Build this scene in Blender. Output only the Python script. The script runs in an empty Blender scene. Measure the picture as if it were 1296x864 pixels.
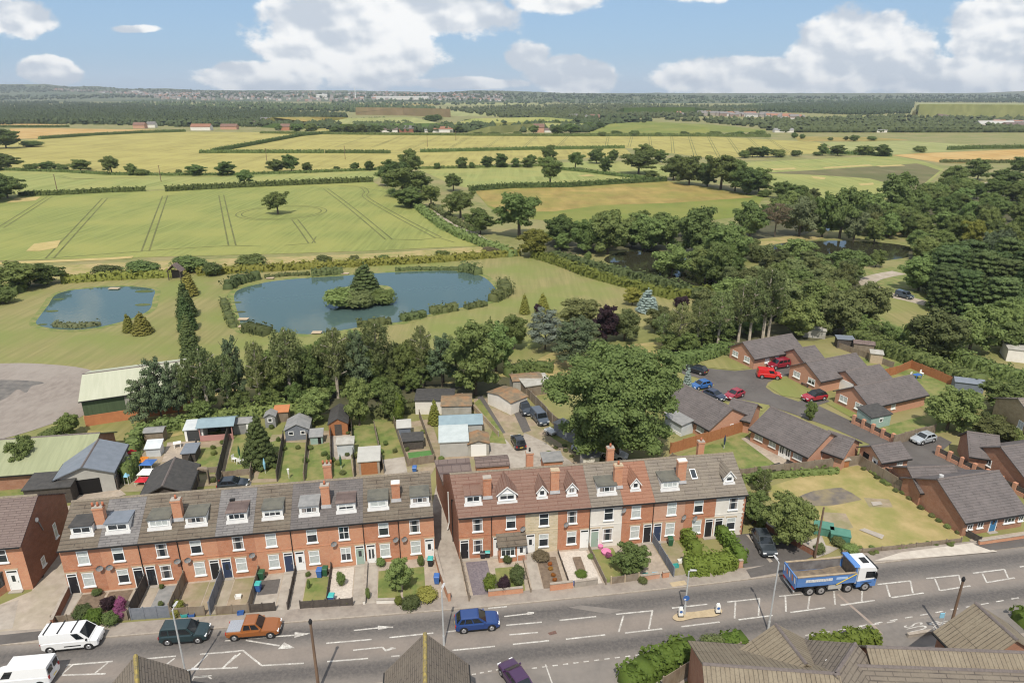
import bpy, math, random
import numpy as np
from mathutils import Vector, Matrix
S=bpy.context.scene; COL=S.collection
R=math.radians
# ---------------------------------------------------------------- camera, sky, sun, exposure
CH=47.0; TILT=R(20); FPX=864.0
cd=bpy.data.cameras.new("camera"); cam=bpy.data.objects.new("camera",cd); COL.objects.link(cam)
cam.location=(0,0,CH); cam.rotation_euler=(math.pi/2-TILT,0,0)
cd.sensor_width=36; cd.lens=24; cd.clip_end=30000; cd.clip_start=.5
S.camera=cam
SUN_EL=57; SUN_AZ=-5          # sun behind the camera, a little to its left
sl=bpy.data.lights.new("sun",'SUN'); sl.energy=4.6; sl.angle=R(.53); sl.color=(1,.94,.83)
so=bpy.data.objects.new("sun",sl); COL.objects.link(so)
sd=Vector((math.sin(R(SUN_AZ))*math.cos(R(SUN_EL)),-math.cos(R(SUN_AZ))*math.cos(R(SUN_EL)),math.sin(R(SUN_EL))))
so.rotation_euler=sd.to_track_quat('Z','Y').to_euler()
S.view_settings.view_transform='Standard'; S.view_settings.look='None'; S.view_settings.gamma=1
S.view_settings.exposure=-0.03
S.render.film_transparent=False
try:
    S.cycles.max_bounces=5; S.cycles.diffuse_bounces=2; S.cycles.glossy_bounces=3; S.cycles.transmission_bounces=3
    S.cycles.transparent_max_bounces=4; S.cycles.volume_bounces=0; S.cycles.use_denoising=True; S.cycles.filter_width=1.15
except Exception: pass
W=bpy.data.worlds.new("World"); S.world=W; W.use_nodes=True
def build_world():
    nt=W.node_tree; N=nt.nodes; L=nt.links; N.clear()
    def mth(op,a,b=None,c=None,clamp=False):
        n=N.new('ShaderNodeMath'); n.operation=op; n.use_clamp=clamp
        for i,v in enumerate((a,b,c)):
            if v is None: continue
            if isinstance(v,(int,float)): n.inputs[i].default_value=v
            else: L.new(v,n.inputs[i])
        return n.outputs[0]
    def mixc(f,a,b):
        n=N.new('ShaderNodeMix'); n.data_type='RGBA'
        for i,v in ((0,f),(6,a),(7,b)):
            if isinstance(v,(int,float)): n.inputs[i].default_value=v
            elif isinstance(v,tuple): n.inputs[i].default_value=(*v,1)
            else: L.new(v,n.inputs[i])
        return n.outputs[2]
    def sstep(v,lo,hi):
        n=N.new('ShaderNodeMapRange'); n.interpolation_type='SMOOTHSTEP'
        L.new(v,n.inputs[0]); n.inputs[1].default_value=lo; n.inputs[2].default_value=hi
        n.inputs[3].default_value=0; n.inputs[4].default_value=1
        return n.outputs[0]
    def noise(vec,scale,det,rough=.55):
        n=N.new('ShaderNodeTexNoise'); n.inputs['Scale'].default_value=scale; n.inputs['Detail'].default_value=det
        n.inputs['Roughness'].default_value=rough; L.new(vec,n.inputs['Vector']); return n.outputs[0]
    sky=N.new('ShaderNodeTexSky'); sky.sky_type='NISHITA'; sky.sun_disc=False
    sky.sun_elevation=R(SUN_EL); sky.sun_rotation=R(180-SUN_AZ); sky.air_density=1.0; sky.dust_density=.6; sky.ozone_density=1.5
    tc=N.new('ShaderNodeTexCoord'); sp=N.new('ShaderNodeSeparateXYZ'); L.new(tc.outputs['Generated'],sp.inputs[0])
    yy=mth('MAXIMUM',mth('ABSOLUTE',sp.outputs[1]),.02)
    a=mth('DIVIDE',sp.outputs[0],yy); e=mth('DIVIDE',sp.outputs[2],yy)
    cv=N.new('ShaderNodeCombineXYZ'); L.new(mth('MULTIPLY',a,1.0),cv.inputs[0]); L.new(mth('MULTIPLY',e,1.5),cv.inputs[1])
    cv2=N.new('ShaderNodeCombineXYZ'); L.new(mth('ADD',a,.006),cv2.inputs[0]); L.new(mth('ADD',mth('MULTIPLY',e,1.5),.011),cv2.inputs[1])
    n1=noise(cv.outputs[0],13,11,.58); n1b=noise(cv2.outputs[0],13,6,.5); n2=noise(cv.outputs[0],5,4); n3=noise(cv.outputs[0],9,2.5,.45); n3b=noise(cv2.outputs[0],9,2.5,.45)
    m=None   # cumulus banks: centre azimuth, elevation, half sizes (tangents), weight
    for (ax,ez,rx,rz,w) in ((-.22,.070,.17,.085,1.0),(-.34,.018,.13,.030,.95),(-.10,.10,.16,.05,.8),(.08,.022,.09,.035,1.0),(.02,.045,.05,.03,.7),(.48,.048,.15,.075,1.0),
          (.33,.02,.20,.035,1.0),(.66,.07,.12,.085,1.0),(.62,.02,.2,.045,.9),(-.70,.092,.14,.035,.85),(-.63,.028,.06,.026,1.0),(-.50,.08,.05,.008,.55),(.05,.115,.10,.03,.7),(.25,.125,.18,.02,.6),(-.05,.012,.2,.012,.6)):
        dx=mth('DIVIDE',mth('SUBTRACT',a,ax),rx); dz=mth('DIVIDE',mth('SUBTRACT',e,ez),rz)
        d=mth('SQRT',mth('ADD',mth('MULTIPLY',dx,dx),mth('MULTIPLY',dz,dz)))
        k=mth('MULTIPLY',mth('SUBTRACT',1.0,d,clamp=True),w*1.15)
        m=k if m is None else mth('MAXIMUM',m,k)
    wide=mth('MULTIPLY',sstep(e,.13,.5),mth('MULTIPLY',n2,.75))
    m=mth('MAXIMUM',m,wide)
    den=sstep(mth('ADD',m,mth('MULTIPLY',mth('SUBTRACT',n1,.5),1.15)),.21,.39)
    den=mth('MULTIPLY',den,.95)
    lit=sstep(mth('ADD',mth('ADD',mth('MULTIPLY',mth('SUBTRACT',n3,n3b),4.5),mth('MULTIPLY',mth('SUBTRACT',n1,n1b),1.2)),mth('MULTIPLY',n2,.9)),  .2,.72)
    cl=mixc(lit,(6.3,6.9,7.7),(10.6,10.6,10.5))
    skyc=mixc(.66,sky.outputs[0],(3.5,5.7,8.7))
    lowhaze=sstep(e,.055,-.005)
    skyc=mixc(mth('MULTIPLY',lowhaze,.5),skyc,(6.4,7.6,8.7))
    out=mixc(den,skyc,cl)
    bg=N.new('ShaderNodeBackground'); L.new(out,bg.inputs[0]); bg.inputs[1].default_value=.098
    o=N.new('ShaderNodeOutputWorld'); L.new(bg.outputs[0],o.inputs[0])
build_world()

# ---------------------------------------------------------------- helpers
def P(u,v,z=0.0):
    """point of the place at height z on the sight line of photo pixel (u,v) (1296 wide)"""
    x=(u-648)/FPX; d=(v-432)/FPX
    t=(z-CH)/(-math.sin(TILT)-d*math.cos(TILT))
    return Vector((x*t,(math.cos(TILT)-d*math.sin(TILT))*t,z))
def dep(p): return p.y*math.cos(TILT)-(p.z-CH)*math.sin(TILT)
def htop(p,vt):
    k=(432-vt)/FPX; c=math.cos(TILT); s=math.sin(TILT)
    return CH+p.y*(k*c-s)/(c+k*s)
def pl(s): # pixel list to ground points
    return [P(*q) for q in s]
LABELS={}
def tag(o,label=None,cat=None,group=None,kind=None):
    if label:
        o['label']=label
        LABELS.setdefault(label,[]).append((o.name,group))
    if cat: o['category']=cat
    if group: o['group']=group
    if kind: o['kind']=kind
    return o
def link(o,parent=None):
    COL.objects.link(o)
    if parent: o.parent=parent
    return o
def thing(name,label,cat,loc=(0,0,0),rz=0,group=None):
    o=bpy.data.objects.new(name,None); o.empty_display_size=.3; link(o)
    o.location=loc; o.rotation_euler=(0,0,rz)
    return tag(o,label,cat,group)
class MB:
    def __init__(s): s.v=[]; s.f=[]; s.m=[]; s.mats=[]; s.uv=None
    def mi(s,m):
        if m not in s.mats: s.mats.append(m)
        return s.mats.index(m)
    def poly(s,pts,m):
        b=len(s.v); s.v+= [tuple(p) for p in pts]; s.f.append(tuple(range(b,b+len(pts)))); s.m.append(s.mi(m)); return s
    def box(s,x0,x1,y0,y1,z0,z1,m,top=None):
        b=len(s.v); s.v+=[(x0,y0,z0),(x1,y0,z0),(x1,y1,z0),(x0,y1,z0),(x0,y0,z1),(x1,y0,z1),(x1,y1,z1),(x0,y1,z1)]
        k=s.mi(m)
        for i,f in enumerate(((3,2,1,0),(4,5,6,7),(0,1,5,4),(1,2,6,5),(2,3,7,6),(3,0,4,7))):
            s.f.append(tuple(b+q for q in f)); s.m.append(s.mi(top) if (i==1 and top) else k)
        return s
    def prism(s,pts,z0,z1,m,top=None,mside=None):   # plan polygon extruded in z
        a=sum(pts[i][0]*pts[(i+1)%len(pts)][1]-pts[(i+1)%len(pts)][0]*pts[i][1] for i in range(len(pts)))
        if a<0: pts=pts[::-1]
        n=len(pts); b=len(s.v)
        s.v+=[(p[0],p[1],z0) for p in pts]+[(p[0],p[1],z1) for p in pts]
        s.f.append(tuple(b+n+i for i in range(n))); s.m.append(s.mi(top or m))
        s.f.append(tuple(b+i for i in reversed(range(n)))); s.m.append(s.mi(m))
        for i in range(n):
            j=(i+1)%n; s.f.append((b+i,b+j,b+n+j,b+n+i)); s.m.append(s.mi(mside or m))
        return s
    def xprism(s,pts,x0,x1,m,msides=None,mend=None):        # (y,z) profile extruded along x
        a=sum(pts[i][0]*pts[(i+1)%len(pts)][1]-pts[(i+1)%len(pts)][0]*pts[i][1] for i in range(len(pts)))
        if a<0: pts=pts[::-1]
        n=len(pts); b=len(s.v)
        s.v+=[(x0,p[0],p[1]) for p in pts]+[(x1,p[0],p[1]) for p in pts]
        s.f.append(tuple(b+n+i for i in range(n))); s.m.append(s.mi(mend or m))
        s.f.append(tuple(b+i for i in reversed(range(n)))); s.m.append(s.mi(mend or m))
        for i in range(n):
            j=(i+1)%n; s.f.append((b+i,b+j,b+n+j,b+n+i)); s.m.append(s.mi(m))
        return s
    def yprism(s,pts,y0,y1,m):                     # (x,z) profile extruded along y
        a=sum(pts[i][0]*pts[(i+1)%len(pts)][1]-pts[(i+1)%len(pts)][0]*pts[i][1] for i in range(len(pts)))
        if a<0: pts=pts[::-1]
        n=len(pts); b=len(s.v)
        s.v+=[(p[0],y0,p[1]) for p in pts]+[(p[0],y1,p[1]) for p in pts]
        s.f.append(tuple(b+i for i in range(n))); s.m.append(s.mi(m))
        s.f.append(tuple(b+n+i for i in reversed(range(n)))); s.m.append(s.mi(m))
        for i in range(n):
            j=(i+1)%n; s.f.append((b+j,b+i,b+n+i,b+n+j)); s.m.append(s.mi(m))
        return s
    def ring(s,rings,m,cap=True):                  # loft closed rings
        n=len(rings[0]); b=len(s.v); k=s.mi(m)
        for r in rings: s.v+=[tuple(p) for p in r]
        for a in range(len(rings)-1):
            for i in range(n):
                j=(i+1)%n; s.f.append((b+a*n+i,b+a*n+j,b+(a+1)*n+j,b+(a+1)*n+i)); s.m.append(k)
        if cap:
            s.f.append(tuple(b+i for i in reversed(range(n)))); s.m.append(k)
            e=b+(len(rings)-1)*n; s.f.append(tuple(e+i for i in range(n))); s.m.append(k)
        return s
    def tube(s,p0,p1,r0,r1,n,m):
        p0=Vector(p0); p1=Vector(p1); d=(p1-p0).normalized()
        q=Vector((1,0,0)) if abs(d.x)<.8 else Vector((0,1,0))
        a=d.cross(q).normalized(); c=d.cross(a)
        return s.ring([[p+ (a*math.cos(2*math.pi*i/n)+c*math.sin(2*math.pi*i/n))*r for i in range(n)] for p,r in ((p0,r0),(p1,r1))],m)
    def mesh(s,name,smooth=False):
        me=bpy.data.meshes.new(name); me.from_pydata(s.v,[],s.f)
        for m in s.mats: me.materials.append(m)
        me.polygons.foreach_set('material_index',s.m)
        if smooth: me.polygons.foreach_set('use_smooth',[True]*len(s.f))
        me.update(); return me
    def build(s,name,parent=None,loc=None,rz=0,smooth=False):
        o=bpy.data.objects.new(name,s.mesh(name,smooth)); link(o,parent)
        if loc is not None: o.location=loc
        if rz: o.rotation_euler=(0,0,rz)
        return o
def put(name,me,parent=None,loc=(0,0,0),rz=0,sc=None):
    o=bpy.data.objects.new(name,me); link(o,parent); o.location=loc; o.rotation_euler=(0,0,rz)
    if sc: o.scale=sc
    return o
def copy_tree(o,parent=None):
    c=o.copy(); COL.objects.link(c); c.parent=parent
    for k in o.children: copy_tree(k,c)
    return c
def cat_rom(pts,n=6,closed=False):
    out=[]; N_=len(pts); pts=[Vector(p) for p in pts]
    for i in range(N_ if closed else N_-1):
        if closed: a,b,c,d=pts[i-1],pts[i],pts[(i+1)%N_],pts[(i+2)%N_]
        else: a,b,c,d=pts[max(i-1,0)],pts[i],pts[i+1],pts[min(i+2,N_-1)]
        for k in range(n):
            t=k/n
            out.append(.5*((2*b)+(c-a)*t+(2*a-5*b+4*c-d)*t*t+(3*b-a-3*c+d)*t**3))
    if not closed: out.append(pts[-1])
    return out
# ---------------------------------------------------------------- materials
def lin(r,g,b):
    f=lambda c:(c/255/12.92 if c<=10 else ((c/255+.055)/1.055)**2.4)
    return (f(r),f(g),f(b))
def nodes(name):
    m=bpy.data.materials.new(name); m.use_nodes=True; nt=m.node_tree
    b=nt.nodes['Principled BSDF']; return m,nt,b
def mix(nt,f,a,b,mode='MIX'):
    n=nt.nodes.new('ShaderNodeMix'); n.data_type='RGBA'; n.blend_type=mode
    for i,v in ((0,f),(6,a),(7,b)):
        if isinstance(v,(int,float)): n.inputs[i].default_value=v
        elif isinstance(v,tuple): n.inputs[i].default_value=(*v[:3],1)
        else: nt.links.new(v,n.inputs[i])
    return n.outputs[2]
def nz(nt,vec,scale,det=3,rough=.55,lo=.35,hi=.65):
    n=nt.nodes.new('ShaderNodeTexNoise'); n.inputs['Scale'].default_value=scale; n.inputs['Detail'].default_value=det
    n.inputs['Roughness'].default_value=rough
    if vec is not None: nt.links.new(vec,n.inputs['Vector'])
    r=nt.nodes.new('ShaderNodeMapRange'); nt.links.new(n.outputs[0],r.inputs[0]); r.inputs[1].default_value=lo; r.inputs[2].default_value=hi
    return r.outputs[0]
def vmap(nt,scale=(1,1,1),rot=(0,0,0),coord='Object'):
    t=nt.nodes.new('ShaderNodeTexCoord'); m=nt.nodes.new('ShaderNodeMapping')
    m.inputs['Scale'].default_value=scale; m.inputs['Rotation'].default_value=rot
    nt.links.new(t.outputs[coord],m.inputs['Vector']); return m.outputs[0]
def mat(name,c,c2=None,scale=2.,rough=.85,spec=.25,c3=None,s3=.2,k3=.6,stretch=(1,1,1),rot=0,metal=0,bump=0,coat=0):
    m,nt,b=nodes(name); b.inputs['Roughness'].default_value=rough; b.inputs['Specular IOR Level'].default_value=spec
    b.inputs['Metallic'].default_value=metal
    if coat: b.inputs['Coat Weight'].default_value=coat; b.inputs['Coat Roughness'].default_value=.06
    if c2 is None: b.inputs['Base Color'].default_value=(*c,1); return m
    v=vmap(nt,stretch,(0,0,rot))
    col=mix(nt,nz(nt,v,scale),c,c2)
    if c3 is not None:
        v3=vmap(nt)
        f=nz(nt,v3,s3,4,.6,.42,.62)
        g=nt.nodes.new('ShaderNodeMath'); g.operation='MULTIPLY'; nt.links.new(f,g.inputs[0]); g.inputs[1].default_value=k3
        col=mix(nt,g.outputs[0],col,c3)
    nt.links.new(col,b.inputs['Base Color'])
    if bump:
        n=nt.nodes.new('ShaderNodeTexNoise'); n.inputs['Scale'].default_value=scale*2; nt.links.new(v,n.inputs['Vector'])
        bp=nt.nodes.new('ShaderNodeBump'); bp.inputs['Strength'].default_value=bump; bp.inputs['Distance'].default_value=.1
        nt.links.new(n.outputs[0],bp.inputs['Height']); nt.links.new(bp.outputs[0],b.inputs['Normal'])
    return m
def leafmat(name,c,c2,c3=None,trans=.38):
    """foliage: two greens mixed by noise, each plant a little different"""
    m,nt,b=nodes(name); N=nt.nodes; L=nt.links
    oi=N.new('ShaderNodeObjectInfo'); ge=N.new('ShaderNodeNewGeometry')
    col=mix(nt,nz(nt,vmap(nt,coord='Object'),5.5,3,.6,.3,.7),c,c2)
    pos=nz(nt,ge.outputs['Position'],.9,2,.5,.3,.7)
    col=mix(nt,pos,mix(nt,.22,col,c3 or c2),mix(nt,.35,col,c))
    hv=N.new('ShaderNodeHueSaturation'); L.new(col,hv.inputs['Color'])
    r=N.new('ShaderNodeMapRange'); L.new(oi.outputs['Random'],r.inputs[0]); r.inputs[3].default_value=.476; r.inputs[4].default_value=.512; L.new(r.outputs[0],hv.inputs['Hue'])
    r2=N.new('ShaderNodeMapRange'); fr=N.new('ShaderNodeMath'); fr.operation='FRACT'; ml=N.new('ShaderNodeMath'); ml.operation='MULTIPLY'; L.new(oi.outputs['Random'],ml.inputs[0]); ml.inputs[1].default_value=7.31; L.new(ml.outputs[0],fr.inputs[0]); L.new(fr.outputs[0],r2.inputs[0]); r2.inputs[3].default_value=1.45; r2.inputs[4].default_value=.88; L.new(r2.outputs[0],hv.inputs['Value'])
    L.new(hv.outputs[0],b.inputs['Base Color']); b.inputs['Roughness'].default_value=.7; b.inputs['Specular IOR Level'].default_value=.15
    if trans:
        t=N.new('ShaderNodeBsdfTranslucent'); L.new(hv.outputs[0],t.inputs[0]); mx=N.new('ShaderNodeMixShader'); mx.inputs[0].default_value=trans
        L.new(b.outputs[0],mx.inputs[1]); L.new(t.outputs[0],mx.inputs[2]); L.new(mx.outputs[0],N['Material Output'].inputs[0])
    return m
def tilemat(name,c,c2,row=.30,col=.33,mort=None,stain=None,k=.5,zk=1.9,axis='X',ms=.05,offs=.37):
    """roof tiles in courses; rows follow the height of the slope"""
    m,nt,b=nodes(name); N=nt.nodes; L=nt.links
    tc=N.new('ShaderNodeTexCoord'); sp=N.new('ShaderNodeSeparateXYZ'); L.new(tc.outputs['Object'],sp.inputs[0])
    cb=N.new('ShaderNodeCombineXYZ'); L.new(sp.outputs[axis],cb.inputs[0])
    mu=N.new('ShaderNodeMath'); mu.operation='MULTIPLY'; mu.inputs[1].default_value=zk; L.new(sp.outputs['Z'],mu.inputs[0]); L.new(mu.outputs[0],cb.inputs[1])
    br=N.new('ShaderNodeTexBrick'); L.new(cb.outputs[0],br.inputs['Vector']); br.inputs['Scale'].default_value=1; br.offset=offs
    br.inputs['Brick Width'].default_value=col; br.inputs['Row Height'].default_value=row; br.inputs['Mortar Size'].default_value=ms; br.inputs['Mortar Smooth'].default_value=.6
    br.inputs['Color1'].default_value=(*c,1); br.inputs['Color2'].default_value=(*c2,1)
    br.inputs['Mortar'].default_value=(*(mort or tuple(q*.5 for q in c)),1)
    col_=br.outputs[0]
    col_=mix(nt,nz(nt,vmap(nt,(1,1,1)),.9,5,.65,.4,.68),col_,mix(nt,.55,col_,stain or c2))
    col_=mix(nt,nz(nt,vmap(nt,(3,3,3)),2.2,3,.6,.5,.75),col_,mix(nt,k,col_,tuple(q*.6 for q in c)))
    L.new(col_,b.inputs['Base Color']); b.inputs['Roughness'].default_value=.8; b.inputs['Specular IOR Level'].default_value=.25
    bp=N.new('ShaderNodeBump'); bp.inputs['Strength'].default_value=.35; bp.inputs['Distance'].default_value=.04; L.new(br.outputs['Fac'],bp.inputs['Height']); bp.invert=True
    L.new(bp.outputs[0],b.inputs['Normal'])
    return m
def brickmat(name,c,c2,mort,stain=None,bw=.225,rh=.075,ms=.012):
    m,nt,b=nodes(name); N=nt.nodes; L=nt.links
    tc=N.new('ShaderNodeTexCoord'); sp=N.new('ShaderNodeSeparateXYZ'); L.new(tc.outputs['Object'],sp.inputs[0])
    ad=N.new('ShaderNodeMath'); L.new(sp.outputs['X'],ad.inputs[0]); L.new(sp.outputs['Y'],ad.inputs[1])
    cb=N.new('ShaderNodeCombineXYZ'); L.new(ad.outputs[0],cb.inputs[0]); L.new(sp.outputs['Z'],cb.inputs[1])
    br=N.new('ShaderNodeTexBrick'); L.new(cb.outputs[0],br.inputs['Vector']); br.inputs['Scale'].default_value=1
    br.inputs['Brick Width'].default_value=bw; br.inputs['Row Height'].default_value=rh; br.inputs['Mortar Size'].default_value=ms
    br.inputs['Color1'].default_value=(*c,1); br.inputs['Color2'].default_value=(*c2,1); br.inputs['Mortar'].default_value=(*mort,1)
    col=br.outputs[0]
    col=mix(nt,nz(nt,vmap(nt,(1,1,1.6)),.9,6,.72,.42,.66),col,mix(nt,.72,col,stain or tuple(q*.55 for q in c)))
    col=mix(nt,nz(nt,vmap(nt,(1,1,2.5)),2.6,4,.7,.5,.72),col,mix(nt,.4,col,mort))
    col=mix(nt,nz(nt,vmap(nt,(1,1,3)),6,3,.6,.4,.7),col,mix(nt,.35,col,c2))
    L.new(col,b.inputs['Base Color']); b.inputs['Roughness'].default_value=.9; b.inputs['Specular IOR Level'].default_value=.15
    return m
def paint(name,c,rough=.3,metal=.0):
    return mat(name,c,rough=rough,spec=.5,metal=metal,coat=.6)
K={}
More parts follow.
